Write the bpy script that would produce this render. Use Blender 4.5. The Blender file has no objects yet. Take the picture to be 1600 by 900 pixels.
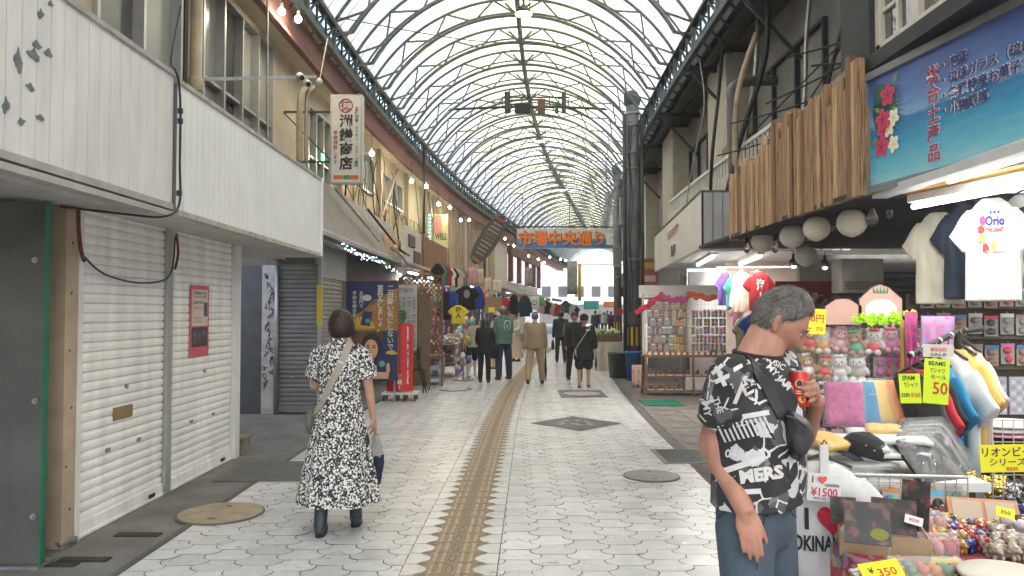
import bpy, bmesh, math, random
import numpy as np
from mathutils import Vector, Matrix, Euler
from mathutils.bvhtree import BVHTree
R = math.radians
sc = bpy.context.scene
COL = sc.collection
random.seed(11)
# ------------------------------------------------------------------ camera, sky, sun, exposure
CAMH, FPX, PITCH = 1.62, 1180.0, R(1.8)
cam_d = bpy.data.cameras.new('camera'); cam = bpy.data.objects.new('camera', cam_d); COL.objects.link(cam)
cam.location = (0, 0, CAMH); cam.rotation_euler = (R(90) + PITCH, 0, 0)
cam_d.sensor_width = 36; cam_d.lens = 36 * FPX / 1600; cam_d.clip_start = 0.05; cam_d.clip_end = 800
sc.camera = cam
w = bpy.data.worlds.new('World'); sc.world = w; w.use_nodes = True
nt = w.node_tree; nt.nodes.clear()
wo = nt.nodes.new('ShaderNodeOutputWorld'); bg = nt.nodes.new('ShaderNodeBackground'); sk = nt.nodes.new('ShaderNodeTexSky')
sk.sky_type = 'NISHITA'; sk.sun_disc = False; sk.sun_elevation = R(58); sk.sun_rotation = R(155)
sk.air_density = 1.3; sk.dust_density = 4.0; sk.ozone_density = 0.6
bg.inputs[1].default_value = 0.15
nt.links.new(sk.outputs[0], bg.inputs[0]); nt.links.new(bg.outputs[0], wo.inputs[0])
sun_d = bpy.data.lights.new('sun', 'SUN'); sun = bpy.data.objects.new('sun', sun_d); COL.objects.link(sun)
sun_d.energy = 1.5; sun_d.angle = R(12); sun_d.color = (1.0, 0.985, 0.96)
sun.rotation_euler = (R(90 - 58), 0, R(25))
vs = sc.view_settings
vs.view_transform = 'Standard'; vs.look = 'None'; vs.gamma = 1.0; vs.use_curve_mapping = False
vs.exposure = 2.2
try:
 sc.cycles.use_denoising = True; sc.cycles.max_bounces = 8; sc.cycles.diffuse_bounces = 5
 sc.cycles.glossy_bounces = 3; sc.cycles.transmission_bounces = 4; sc.cycles.transparent_max_bounces = 12
 sc.cycles.sample_clamp_indirect = 6; sc.cycles.caustics_reflective = False; sc.cycles.caustics_refractive = False
except Exception: pass
# ------------------------------------------------------------------ where a picture point lies
def P(px, py, y):
 dx, dv = (px - 800) / FPX, (450 - py) / FPX
 ry = math.cos(PITCH) - dv * math.sin(PITCH); rz = math.sin(PITCH) + dv * math.cos(PITCH)
 k = y / ry
 return Vector((dx * k, y, CAMH + rz * k))
def c(y):                                   # the street bends to the right
 if y < 10: return 0.0
 if y < 36: return .0031 * (y - 10) ** 2
 return .0031 * 676 + .16 * (y - 36)
def W(x, y, z): return Vector((x + c(y), y, z))
# ------------------------------------------------------------------ materials
MATS = {}
def mat(name, col, rough=.6, metal=0, var=.12, scale=6, bump=0, emit=0, spec=.5, col2=None, stretch=None, alpha=1, trans=0, coat=0, subs=0, bscale=None, ramp=(.3, .72)):
 if name in MATS: return MATS[name]
 m = bpy.data.materials.new(name); m.use_nodes = True; MATS[name] = m
 n = m.node_tree; b = n.nodes['Principled BSDF']; L = n.links.new
 b.inputs['Roughness'].default_value = rough; b.inputs['Metallic'].default_value = metal
 b.inputs['Specular IOR Level'].default_value = spec
 b.inputs['Alpha'].default_value = alpha; b.inputs['Transmission Weight'].default_value = trans
 b.inputs['Coat Weight'].default_value = coat; b.inputs['Subsurface Weight'].default_value = subs
 if subs: b.inputs['Subsurface Radius'].default_value = (.02, .008, .004)
 c3 = tuple(col)[:3]
 if var > 0 or bump or col2:
  tc = n.nodes.new('ShaderNodeTexCoord'); mp = n.nodes.new('ShaderNodeMapping')
  L(tc.outputs['Object'], mp.inputs[0])
  if stretch: mp.inputs['Scale'].default_value = stretch
  nz = n.nodes.new('ShaderNodeTexNoise'); nz.inputs['Scale'].default_value = scale; nz.inputs['Detail'].default_value = 6; nz.inputs['Roughness'].default_value = .62
  L(mp.outputs[0], nz.inputs[0])
  rp = n.nodes.new('ShaderNodeValToRGB'); rp.color_ramp.elements[0].position = ramp[0]; rp.color_ramp.elements[1].position = ramp[1]
  a = col2 if col2 else tuple(max(0, x * (1 - var * 1.6)) for x in c3); z = c3 if col2 else tuple(min(1, x * (1 + var * .8)) for x in c3)
  rp.color_ramp.elements[0].color = (*a, 1); rp.color_ramp.elements[1].color = (*z, 1)
  L(nz.outputs[0], rp.inputs[0]); L(rp.outputs[0], b.inputs['Base Color'])
  if bump:
   bp = n.nodes.new('ShaderNodeBump'); bp.inputs['Strength'].default_value = bump; bp.inputs['Distance'].default_value = .02
   n2 = n.nodes.new('ShaderNodeTexNoise'); n2.inputs['Scale'].default_value = bscale or scale * 4; n2.inputs['Detail'].default_value = 4
   L(mp.outputs[0], n2.inputs[0]); L(n2.outputs[0], bp.inputs['Height']); L(bp.outputs[0], b.inputs['Normal'])
 else: b.inputs['Base Color'].default_value = (*c3, 1)
 if emit:
  b.inputs['Emission Color'].default_value = (*c3, 1); b.inputs['Emission Strength'].default_value = emit
 return m
def plain(name, col, rough=.55, **k): return mat(name, col, rough, var=0, **k)
def island(name, cols, rough=.5, **k):      # one colour picked per loose piece of a mesh
 if name in MATS: return MATS[name]
 m = mat(name, cols[0], rough, var=0, **k); n = m.node_tree; b = n.nodes['Principled BSDF']
 g = n.nodes.new('ShaderNodeNewGeometry'); rp = n.nodes.new('ShaderNodeValToRGB'); rp.color_ramp.interpolation = 'CONSTANT'
 e = rp.color_ramp.elements
 for i, q in enumerate(cols):
  el = e[i] if i < 2 else e.new(i / len(cols))
  el.position = i / len(cols); el.color = (*q, 1)
 n.links.new(g.outputs['Random Per Island'], rp.inputs[0]); n.links.new(rp.outputs[0], b.inputs['Base Color'])
 return m
# ------------------------------------------------------------------ mesh builder
class MB:
 def __init__(s): s.v = []; s.f = []; s.mi = []; s.cur = 0; s.xf = None
 def add(s, vs, fs, m=None):
  o = len(s.v)
  if s.xf is not None: vs = [s.xf @ Vector(q) for q in vs]
  s.v.extend([tuple(q) for q in vs]); s.f.extend([tuple(i + o for i in f) for f in fs]); s.mi.extend([s.cur if m is None else m] * len(fs)); return s
 def box(s, x0, x1, y0, y1, z0, z1, m=None):
  return s.add([(x0,y0,z0),(x1,y0,z0),(x1,y1,z0),(x0,y1,z0),(x0,y0,z1),(x1,y0,z1),(x1,y1,z1),(x0,y1,z1)],
              [(0,3,2,1),(4,5,6,7),(0,1,5,4),(1,2,6,5),(2,3,7,6),(3,0,4,7)], m)
 def hexa(s, b4, t4, m=None):            # eight corners: bottom ring, top ring
  return s.add(list(b4) + list(t4), [(0,3,2,1),(4,5,6,7),(0,1,5,4),(1,2,6,5),(2,3,7,6),(3,0,4,7)], m)
 def bar(s, a, b, w, h=None, up=(0,0,1), m=None):
  a, b = Vector(a), Vector(b); h = h or w; d = (b - a)
  if d.length < 1e-6: return s
  d.normalize(); u = Vector(up)
  if abs(d.dot(u)) > .98: u = Vector((0,1,0))
  x = d.cross(u).normalized() * (w / 2); z = x.cross(d).normalized() * (h / 2)
  return s.hexa([a-x-z, a+x-z, a+x+z, a-x+z], [b-x-z, b+x-z, b+x+z, b-x+z], m)
 def tube(s, pts, r, n=8, m=None, cap=True, closed=False):
  pts = [Vector(p) for p in pts]; k = len(pts); rs = r if isinstance(r, (list, tuple)) else [r] * k
  vs = []; fs = []; prev = None
  for i, p in enumerate(pts):
   t = (pts[(i+1) % k] - pts[i-1]) if closed else (pts[min(i+1, k-1)] - pts[max(i-1, 0)])
   if t.length < 1e-9: t = Vector((0,0,1))
   t.normalize()
   if prev is None:
    u = Vector((0,0,1)) if abs(t.z) < .9 else Vector((1,0,0))
    x = t.cross(u).normalized()
   else:
    x = prev - t * prev.dot(t); x = x.normalized() if x.length > 1e-6 else t.orthogonal().normalized()
   prev = x; yv = t.cross(x)
   for j in range(n):
    a = 2 * math.pi * j / n; vs.append(p + (x * math.cos(a) + yv * math.sin(a)) * rs[i])
  for i in range(k if closed else k - 1):
   for j in range(n):
    a0, a1 = i * n + j, i * n + (j+1) % n; b0, b1 = ((i+1) % k) * n + j, ((i+1) % k) * n + (j+1) % n
    fs.append((a0, a1, b1, b0))
  if cap and not closed: fs.append(tuple(range(n))[::-1]); fs.append(tuple((k-1) * n + j for j in range(n)))
  return s.add(vs, fs, m)
 def cyl(s, a, b, r, r2=None, n=16, m=None): return s.tube([a, b], [r, r if r2 is None else r2], n, m)
 def lathe(s, cx, cy, prof, n=20, m=None):
  vs = []; fs = []
  for (r, z) in prof:
   for j in range(n):
    a = 2*math.pi*j/n; vs.append((cx + r*math.cos(a), cy + r*math.sin(a), z))
  for i in range(len(prof)-1):
   for j in range(n): fs.append((i*n+j, i*n+(j+1)%n, (i+1)*n+(j+1)%n, (i+1)*n+j))
  fs.append(tuple(range(n))[::-1]); fs.append(tuple((len(prof)-1)*n+j for j in range(n)))
  return s.add(vs, fs, m)
 def ell(s, ctr, rad, rot=None, nu=14, nv=9, m=None):
  vs = []; fs = []; ctr = Vector(ctr); rad = rad if hasattr(rad, '__len__') else (rad,)*3
  M3 = rot.to_matrix() if hasattr(rot, 'to_matrix') else rot
  def q(x, y, z):
   p = Vector((x*rad[0], y*rad[1], z*rad[2])); return ctr + (M3 @ p if M3 is not None else p)
  vs.append(q(0,0,-1))
  for i in range(1, nv):
   t = -math.pi/2 + math.pi*i/nv
   for j in range(nu):
    a = 2*math.pi*j/nu; vs.append(q(math.cos(t)*math.cos(a), math.cos(t)*math.sin(a), math.sin(t)))
  vs.append(q(0,0,1)); top = len(vs)-1
  for j in range(nu): fs.append((0, 1+(j+1)%nu, 1+j)); fs.append((top, 1+(nv-2)*nu+j, 1+(nv-2)*nu+(j+1)%nu))
  for i in range(nv-2):
   for j in range(nu): fs.append((1+i*nu+j, 1+i*nu+(j+1)%nu, 1+(i+1)*nu+(j+1)%nu, 1+(i+1)*nu+j))
  return s.add(vs, fs, m)
 def poly(s, pts, thick, m=None):        # pts planar ring of vectors, thick an offset vector
  pts = [Vector(p) for p in pts]; t = Vector(thick); k = len(pts)
  vs = pts + [p + t for p in pts]
  fs = [tuple(range(k))[::-1], tuple(range(k, 2*k))] + [(i, (i+1) % k, k + (i+1) % k, k + i) for i in range(k)]
  return s.add(vs, fs, m)
 def grid(s, fn, nu, nv, m=None, thick=None):
  vs = [Vector(fn(i/nu, j/nv)) for j in range(nv+1) for i in range(nu+1)]; k = nu+1
  fs = [(j*k+i, j*k+i+1, (j+1)*k+i+1, (j+1)*k+i) for j in range(nv) for i in range(nu)]
  if thick is not None:
   t = Vector(thick); o = len(vs); vs = vs + [v + t for v in vs]
   fs = fs + [tuple(q + o for q in f[::-1]) for f in fs]
   ring = [i for i in range(k)] + [j*k+nu for j in range(1, nv+1)] + [nv*k+i for i in range(nu-1, -1, -1)] + [j*k for j in range(nv-1, 0, -1)]
   for a, b in zip(ring, ring[1:] + ring[:1]): fs.append((b, a, a+o, b+o))
  return s.add(vs, fs, m)
 def mesh(s, name, mats, smooth=False):
  me = bpy.data.meshes.new(name); me.from_pydata(s.v, [], s.f)
  for q in (mats if isinstance(mats, (list, tuple)) else [mats]): me.materials.append(q)
  me.polygons.foreach_set('material_index', s.mi)
  if smooth: me.polygons.foreach_set('use_smooth', [True] * len(s.f))
  me.update(); return me
 def build(s, name, mats, parent=None, smooth=False, loc=None, label=None):
  me = s.mesh(name, mats, smooth); o = bpy.data.objects.new(name, me); COL.objects.link(o)
  if parent is not None: attach(o, parent)
  if loc is not None: o.location = loc
  if label: o['label'] = label
  return o
def attach(o, parent):                      # geometry is made in world coordinates: keep it where it is
 o.parent = parent
 o.matrix_parent_inverse = Matrix.LocRotScale(parent.location, parent.rotation_euler, parent.scale).inverted() if parent.parent is None else Matrix.Identity(4)
 if parent.parent is not None:
  q = parent.parent; o.matrix_parent_inverse = Matrix.Identity(4)
  # a part keeps identity transform, so its children do as well
def tag(o, label, cat, group=None, kind=None):
 o['label'] = label; o['category'] = cat
 if group: o['group'] = group
 if kind: o['kind'] = kind
 return o
def thing(name, label, cat, loc=(0,0,0), group=None):
 o = bpy.data.objects.new(name, None); COL.objects.link(o); o.location = loc; o.empty_display_size = .1
 return tag(o, label, cat, group)
def struct(o): o['kind'] = 'structure'; return o
def copy_tree(o, loc, rotz=None, label=None):
 r = o.copy(); COL.objects.link(r); r.location = loc
 if rotz is not None: r.rotation_euler = (0, 0, rotz)
 if label: r['label'] = label
 for ch in list(o.children):
  q = ch.copy(); COL.objects.link(q); q.parent = r; q.matrix_parent_inverse = ch.matrix_parent_inverse.copy()
  for g in list(ch.children):
   d = g.copy(); COL.objects.link(d); d.parent = q; d.matrix_parent_inverse = g.matrix_parent_inverse.copy()
 return r
# ------------------------------------------------------------------ lettering
_T = {}
def text_poly(body, bold=.0, ext=0.0):
 key = (body, bold, ext)
 if key in _T: return _T[key]
 cu = bpy.data.curves.new('lettering', 'FONT'); cu.body = body; cu.size = 1; cu.offset = bold; cu.resolution_u = 2; cu.extrude = ext
 o = bpy.data.objects.new('lettering', cu); COL.objects.link(o)
 dg = bpy.context.evaluated_depsgraph_get(); me = bpy.data.meshes.new_from_object(o.evaluated_get(dg))
 v = np.array([q.co[:] for q in me.vertices]).reshape(-1, 3); f = [tuple(p.vertices) for p in me.polygons]
 bpy.data.objects.remove(o); bpy.data.curves.remove(cu); bpy.data.meshes.remove(me)
 _T[key] = (v, f); return v, f
def write(mb, body, o, ux, uy, size, width=None, bold=.02, center=True, vertical=False, off=.003, m=None, slant=0):
 """lay lettering on the plane o + ux*x + uy*y (unit vectors); vertical stacks one character per line"""
 o, ux, uy = Vector(o), Vector(ux).normalized(), Vector(uy).normalized(); nrm = ux.cross(uy).normalized()
 if vertical:
  chars = list(body); step = width / len(chars) if width else size * 1.05
  for i, ch in enumerate(chars):
   if ch == ' ': continue
   write(mb, ch, o - uy * step * (i + .5), ux, uy, size, None, bold, True, False, off, m)
  return
 v, f = text_poly(body, bold)
 if not len(v): return
 lo, hi = v.min(0), v.max(0); sx = size
 if width: sx = width / max(1e-6, hi[0] - lo[0])
 cx, cy = (lo[0] + hi[0]) / 2 if center else lo[0], (lo[1] + hi[1]) / 2
 if vertical is False and center is True and len(body) == 1 and ord(body) > 0x2fff: cx, cy = .5, .38
 pts = [o + ux * ((q[0] - cx) * sx + slant * (q[1] - cy) * size) + uy * ((q[1] - cy) * size) + nrm * off for q in v]
 mb.add(pts, f, m)
def remeshed(mb, name, mats, voxel, smooth=2, parent=None, factor=.5, label=None):
 """one continuous skin over overlapping closed volumes"""
 o = mb.build('tmp', mats if isinstance(mats, (list, tuple)) else [mats])
 md = o.modifiers.new('r', 'REMESH'); md.mode = 'VOXEL'; md.voxel_size = voxel; md.use_smooth_shade = True
 if smooth:
  s2 = o.modifiers.new('s', 'SMOOTH'); s2.factor = factor; s2.iterations = smooth
 dg = bpy.context.evaluated_depsgraph_get(); me = bpy.data.meshes.new_from_object(o.evaluated_get(dg))
 old = o.data; bpy.data.objects.remove(o); bpy.data.meshes.remove(old)
 me.name = name; me.materials.clear()
 for q in (mats if isinstance(mats, (list, tuple)) else [mats]): me.materials.append(q)
 me.polygons.foreach_set('use_smooth', [True] * len(me.polygons))
 r = bpy.data.objects.new(name, me); COL.objects.link(r)
 if parent is not None: attach(r, parent)
 if label: r['label'] = label
 return r
def seeded(s): random.seed(s)
def U(a, b): return random.uniform(a, b)
# ------------------------------------------------------------------ shared materials
m_white = mat('white_paint', (.66,.66,.63), .5, var=.10, scale=3, bump=.05)
m_steel = mat('galvanised_steel', (.33,.34,.34), .42, metal=.7, var=.2, scale=8)
m_green = mat('green_black_steel', (.035,.055,.05), .55, var=.3, scale=4)
m_truss = mat('truss_grey_green', (.14,.17,.155), .6, var=.25, scale=4)
m_red = mat('red_oxide_paint', (.17,.058,.048), .65, var=.4, scale=2, stretch=(1,.3,1))
m_beige = mat('beige_plaster', (.58,.50,.37), .8, var=.16, scale=1.6, bump=.15, bscale=40)
m_dark = plain('near_black', (.012,.012,.013), .6)
m_black = mat('black_cloth', (.014,.014,.017), .9, var=.3, scale=20)
m_conc = mat('street_concrete', (.15,.145,.135), .75, var=.28, scale=2.5, bump=.25, bscale=60)
m_grout = mat('paving_joint', (.09,.09,.086), .9, var=.3)
m_glass = plain('window_glass', (.10,.12,.12), .08, spec=.6)
m_alu = mat('aluminium_frame', (.42,.42,.41), .4, metal=.5, var=.1)
m_wood = mat('brown_wood', (.20,.10,.05), .6, var=.35, scale=5, stretch=(9,9,1), bump=.2)
m_cable = plain('black_cable', (.015,.015,.015), .5)
m_rubber = plain('black_rubber', (.02,.02,.02), .7)
# ------------------------------------------------------------------ ground and paving
def ribbon(mb, xa, xb, y0, y1, z, step=1.0, m=None):
 n = max(1, int((y1 - y0) / step))
 mb.grid(lambda u, v: W(xa + (xb - xa) * u, y0 + (y1 - y0) * v, z), 1, n, m)
g = MB(); g.box(-160, 160, -40, 400, -.3, -.012); struct(g.build('ground', mat('ground_soil', (.2,.2,.19), .9)))
g = MB(); ribbon(g, -6.5, 8.5, -14, 130, -.006, 2); struct(g.build('roadside_concrete', m_conc))
def edge_r(y): return 1.62 + .033 * y if y < 24 else 2.4
g = MB(); g.grid(lambda u, v: (lambda y: W(-2.42 + (edge_r(y) + 2.42) * u, y, -.002))(-14 + 144 * v), 1, 144); struct(g.build('paving_bed', m_grout))
TW, TF, TD, GAP = .312, .168, .213, .0029      # tile: widest, flat side, depth
def tile_ring(cx, cy):
 h, a, b = TD / 2, TF / 2, TW / 2; pts = []
 def arc(p, q, bulge):
  p, q = np.array(p), np.array(q); d = q - p; nrm = np.array([d[1], -d[0]])
  return [tuple(p + d * t + nrm * bulge * 4 * t * (1 - t)) for t in (0, .2, .4, .6, .8)]
 s = 1 - GAP / .1
 pts += [(-a, -h)]
 pts += arc((a, -h), (b, 0), .22) + arc((b, 0), (a, h), -.22) + arc((a, h), (-a, h), 0)[:1] + arc((-a, h), (-b, 0), -.22) + arc((-b, 0), (-a, -h), .22)
 return [(cx + x * s, cy + y * (1 - GAP / .1)) for x, y in pts]
tiles = MB()
pitch = (TW + TF) / 2
STRIP = .30                                    # half width of the strip and its border
def strip_x(y):                                # where the tactile strip runs, in street coordinates
 x = -.52 + .0265 * y
 if y > 20: x -= .022 * (y - 20)
 return x
k = 0
for i in range(-13, 20):
 cx0 = i * pitch - .2
 for j in range(-8, 150):
  cy = j * TD + (TD / 2 if i % 2 else 0) + .08
  if cy < 1.2 or cy > 32: continue
  sx = strip_x(cy)
  ring = tile_ring(cx0, cy)
  def clip(ring, lim, keep_less):
   out = []
   for (x0, y0), (x1, y1) in zip(ring, ring[1:] + ring[:1]):
    a_, b_ = (lim - x0, lim - x1) if keep_less else (x0 - lim, x1 - lim)
    if a_ >= 0: out.append((x0, y0))
    if (a_ >= 0) != (b_ >= 0):
     t = a_ / (a_ - b_); out.append((x0 + (x1 - x0) * t, y0 + (y1 - y0) * t))
   return out
  ring = clip(clip(ring, edge_r(cy) - .004, True), -2.416, False)
  if ring and cx0 < sx: ring = clip(ring, sx - STRIP - .004, True)
  elif ring: ring = clip(ring, sx + STRIP + .004, False)
  if len(ring) < 3: continue
  z = U(.0015, .0035); tl = U(-.0015, .0015)
  tiles.add([W(x, y, z + tl * (x - cx0) / .15) for x, y in ring], [tuple(range(len(ring)))])
for side in (-1, 1):                           # straight pieces along the strip, rims and far field
 n = 400
 for j in range(6, 150):
  y0 = j * TD + .004; y1 = (j + 1) * TD - .004; xs = strip_x((y0 + y1) / 2)
  tiles.grid(lambda u, v: W(strip_x(y0 + (y1-y0)*v) + side * (.12 + (STRIP - .002 - .12) * u), y0 + (y1 - y0) * v, .003), 1, 1)
y = 32
while y < 120:
 x = -2.4
 while x < 2.3:
  tiles.add([W(x+.01, y+.01, .002), W(x+.59, y+.01, .002), W(x+.59, y+.79, .002), W(x+.01, y+.79, .002)], [(0,1,2,3)]); x += .6
 y += .8
def paving_mat():
 m = bpy.data.materials.new('white_paving_tile'); m.use_nodes = True; n = m.node_tree; L = n.links.new; b = n.nodes['Principled BSDF']
 g = n.nodes.new('ShaderNodeNewGeometry'); rp = n.nodes.new('ShaderNodeValToRGB')
 rp.color_ramp.elements[0].color = (.48,.485,.48,1); rp.color_ramp.elements[1].color = (.61,.615,.61,1)
 L(g.outputs['Random Per Island'], rp.inputs[0])
 tc = n.nodes.new('ShaderNodeTexCoord')
 def noise(scale, det, lo, hi, a, z):
  nz = n.nodes.new('ShaderNodeTexNoise'); nz.inputs['Scale'].default_value = scale; nz.inputs['Detail'].default_value = det; nz.inputs['Roughness'].default_value = .65
  L(tc.outputs['Object'], nz.inputs[0]); r = n.nodes.new('ShaderNodeMapRange')
  r.inputs[1].default_value = lo; r.inputs[2].default_value = hi; r.inputs[3].default_value = a; r.inputs[4].default_value = z
  L(nz.outputs[0], r.inputs[0]); return r
 cur = rp.outputs[0]
 for q in (noise(.9, 6, .3, .7, .85, 1.05), noise(7, 7, .34, .62, .87, 1.03), noise(70, 3, .3, .7, .92, 1.05)):
  mx = n.nodes.new('ShaderNodeVectorMath'); mx.operation = 'SCALE'; L(cur, mx.inputs[0]); L(q.outputs[0], mx.inputs['Scale']); cur = mx.outputs[0]
 vo = n.nodes.new('ShaderNodeTexVoronoi'); vo.inputs['Scale'].default_value = 4.5; L(tc.outputs['Object'], vo.inputs[0])
 sc2 = n.nodes.new('ShaderNodeSeparateColor'); L(vo.outputs['Color'], sc2.inputs[0])
 rad = n.nodes.new('ShaderNodeMath'); rad.operation = 'MULTIPLY'; rad.inputs[1].default_value = .12; L(sc2.outputs[0], rad.inputs[0])
 lt = n.nodes.new('ShaderNodeMath'); lt.operation = 'LESS_THAN'; L(vo.outputs['Distance'], lt.inputs[0]); L(rad.outputs[0], lt.inputs[1])
 gm = n.nodes.new('ShaderNodeMath'); gm.operation = 'MULTIPLY_ADD'; gm.inputs[1].default_value = -.5; gm.inputs[2].default_value = 1; L(lt.outputs[0], gm.inputs[0])
 mx = n.nodes.new('ShaderNodeVectorMath'); mx.operation = 'SCALE'; L(cur, mx.inputs[0]); L(gm.outputs[0], mx.inputs['Scale']); cur = mx.outputs[0]
 L(cur, b.inputs['Base Color'])
 rr = noise(5, 5, .3, .7, .24, .42); L(rr.outputs[0], b.inputs['Roughness']); b.inputs['Specular IOR Level'].default_value = .5
 bp = n.nodes.new('ShaderNodeBump'); bp.inputs['Strength'].default_value = .25; bp.inputs['Distance'].default_value = .004
 q = noise(40, 5, .2, .8, 0, 1); L(q.outputs[0], bp.inputs['Height']); L(bp.outputs[0], b.inputs['Normal'])
 return m
struct(tiles.build('paving', paving_mat()))
# the brown tactile strip with scalloped edges, raised bars and a cusped seam down the middle
m_tact = mat('brown_tactile_tile', (.26,.19,.125), .6, var=.16, scale=14, bump=.1, col2=(.18,.135,.09))
m_tbar = mat('ochre_tactile_bar', (.37,.275,.16), .55, var=.2, scale=16)
ts = MB(); tb = MB(); tg = MB()
for j in range(6, 200):
 y0, y1 = j * TD, (j + 1) * TD; xs = strip_x((y0 + y1) / 2)
 if y0 > 40: break
 L_ = []; R_ = []
 for q in range(7):
  t = q / 6; bl = .145 + .085 * (abs(2 * t - 1) ** 2.2)
  L_.append(W(strip_x(y0 + TD*t) - bl, y0 + .003 + (TD - .006) * t, .006)); R_.append(W(strip_x(y0 + TD*t) + bl, y0 + .003 + (TD - .006) * t, .006))
 ts.add(L_ + R_[::-1], [tuple(range(14))[::-1]])
 for sx in (-.118, -.062, .062, .118):
  tb.box(-.0115, .0115, y0 + .012, y1 - .012, .005, .0115)
  for i in range(-8, 0):
   vx, vy, vz = tb.v[i]; tb.v[i] = tuple(W(strip_x(vy) + sx + vx, vy, vz))
 if y0 < 16:
  for s2 in (-1, 1):
   tg.tube([W(strip_x(y0) + s2 * (.004 + .02 * math.sin(math.pi * t)) * 1.0, y0 + TD * (.15 + .7 * t), .0066) for t in (0, .25, .5, .75, 1)], .0022, 4)
   tb.poly([W(strip_x(y0) + s2 * .205, y0 + .012, .0065), W(strip_x(y0) + s2 * .165, y0 + .02, .0065), W(strip_x(y0) + s2 * .165, y0 + .045, .0065)][::s2], (0, 0, .004))
o = ts.build('tactile_strip', m_tact); struct(o); tb.build('raised_bars', m_tbar, o); tg.build('seam_joint', plain('seam_line', (.1,.065,.04)), o)
# kerb lines beside the white field
g = MB()
for x, w_ in ((-2.42, .05),): ribbon(g, x - w_, x, 0, 60, .006, 1)
for v in range(0, 48): g.add([W(edge_r(v*.5), v*.5, .007), W(edge_r(v*.5) + .10, v*.5, .007), W(edge_r(v*.5+.5) + .10, v*.5+.5, .007), W(edge_r(v*.5+.5), v*.5+.5, .007)], [(0,1,2,3)])
struct(g.build('kerb_strip', mat('dark_kerb_stone', (.085,.082,.078), .8, var=.25, scale=5)))
g = MB()
for i in range(40):
 y = 5 + i * .62
 for x in (0, 1, 2):
  y0 = y + (.3 if x % 2 else 0); xa = edge_r(y) + .14 + x * .55
  g.add([W(xa, y0, .004), W(xa+.53, y0, .004), W(xa+.53, y0+.59, .004), W(xa, y0+.59, .004)], [(0,1,2,3)])
struct(g.build('brown_pavers', mat('brown_paver', (.15,.13,.115), .75, var=.3, scale=7, bump=.15)))
# covers let into the paving
def manhole(x, y, r, col, label, body):
 a = MB(); a.lathe(x, y, [(r, .0), (r, .012), (r-.012, .014)], 40)
 o = a.build('manhole_cover', plain('cover_rim', (.10,.09,.08), .6)); tag(o, label, 'manhole cover')
 b = MB(); b.lathe(x, y, [(r-.016, .006), (r-.016, .0165), (r*.5, .017)], 40); b.build('cover_plate', body, o)
 d = MB(); d.box(x - .03, x + .03, y - r*.62, y - r*.55, .015, .0185); d.build('lift_slot', m_dark, o); d = MB(); d.box(x - .02, x + .02, y + r*.5, y + r*.6, .015, .0185); d.build('lift_slot', m_dark, o)
manhole(-2.33, 6.1, .335, None, 'round tan manhole cover beside the white roller shutter', mat('tan_cover', (.30,.25,.17), .65, var=.2, scale=9, bump=.3))
manhole(1.37, 7.48, .275, None, 'plain round grey brown manhole cover in the white paving on the right', mat('grey_cover', (.20,.185,.165), .55, var=.2, scale=9, bump=.3))
a = MB(); a.add([(.93,10.28,.0075),(1.6,11,.0075),(.93,11.72,.0075),(.26,11,.0075)], [(0,1,2,3)])
o = tag(a.build('mosaic_inlay', mat('dark_slate_mosaic', (.05,.055,.06), .45, var=.5, scale=12)), 'dark diamond shaped mosaic inlay with pale flower design in the paving', 'mosaic')
a = MB(); seeded(5)
for q in range(9):
 an = q * .7; rr = .08 + .21 * U(0, 1); cx, cy = .93 + rr * math.cos(an) * .9, 11 + rr * math.sin(an)
 pts = [(cx + math.cos(t) * (.05 + .03 * math.cos(3*t + q)), cy + math.sin(t) * (.06 + .03 * math.cos(3*t + q)), 0.0105) for t in [i * math.pi / 7 for i in range(14)]]
 a.add(pts, [tuple(range(14))])
a.build('flower_design', mat('mosaic_ochre', (.36,.32,.22), .5, var=.4, scale=20), o)
a = MB(); a.box(.93, 1.82, 14.3, 15.6, -.01, .009)
o = tag(a.build('inspection_cover', mat('grey_cover_plate', (.10,.10,.10), .5, var=.3)), 'square dark inspection cover with pale oval centre near the walking couple', 'manhole cover')
a = MB(); a.lathe(1.38, 14.95, [(.36,.006),(.36,.0125),(.2,.013)], 36); a.build('cover_plate', mat('pale_cover', (.4,.38,.33), .6, var=.2), o)
def plate(x0, x1, y0, y1, name, label, m, bars):
 a = MB(); a.box(x0, x1, y0, y1, -.01, .010); o = tag(a.build(name, m), label, 'drain cover')
 if bars < 3: return
 b = MB(); n = bars
 for i in range(n):
  yy = y0 + .05 + (y1 - y0 - .1) * i / (n - 1); b.box(x0 + .05, x1 - .05, yy - .008, yy + .008, .009, .016)
 b.build('tread_bars', mat('plate_bars', (.11,.11,.11), .45, metal=.4, var=.2), o)
plate(1.62, 2.6, 8.1, 8.92, 'drain_grating', 'grey ribbed steel grating at the edge of the white paving', mat('grating_grey', (.13,.13,.13), .5, var=.2, metal=.3), 16)
plate(-2.86, -1.98, 7.25, 8.2, 'drain_grating', 'dark grey floor plate beside the end of the white shutters', mat('plate_dark', (.10,.10,.098), .6, var=.25), 2)
for (x, y, s) in ((-2.72, 5.55, .3), (-2.95, 4.9, .3), (-2.8, 5.0, .2)):
 a = MB(); a.box(x - .16, x + .16, y - .04, y + .04, -.01, .004); tag(a.build('drain_slot', m_dark), 'narrow dark drain slot in the concrete gutter by the shutters', 'drain', 'drain slots in the gutter')
a = MB(); a.box(2.3, 2.98, 13.0, 13.85, -.005, .016); tag(a.build('green_mat', mat('green_mat_pile', (.0,.13,.075), .9, var=.2, scale=60, bump=.4)), 'green rubber mat on the floor in front of the souvenir rack', 'mat')
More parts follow.
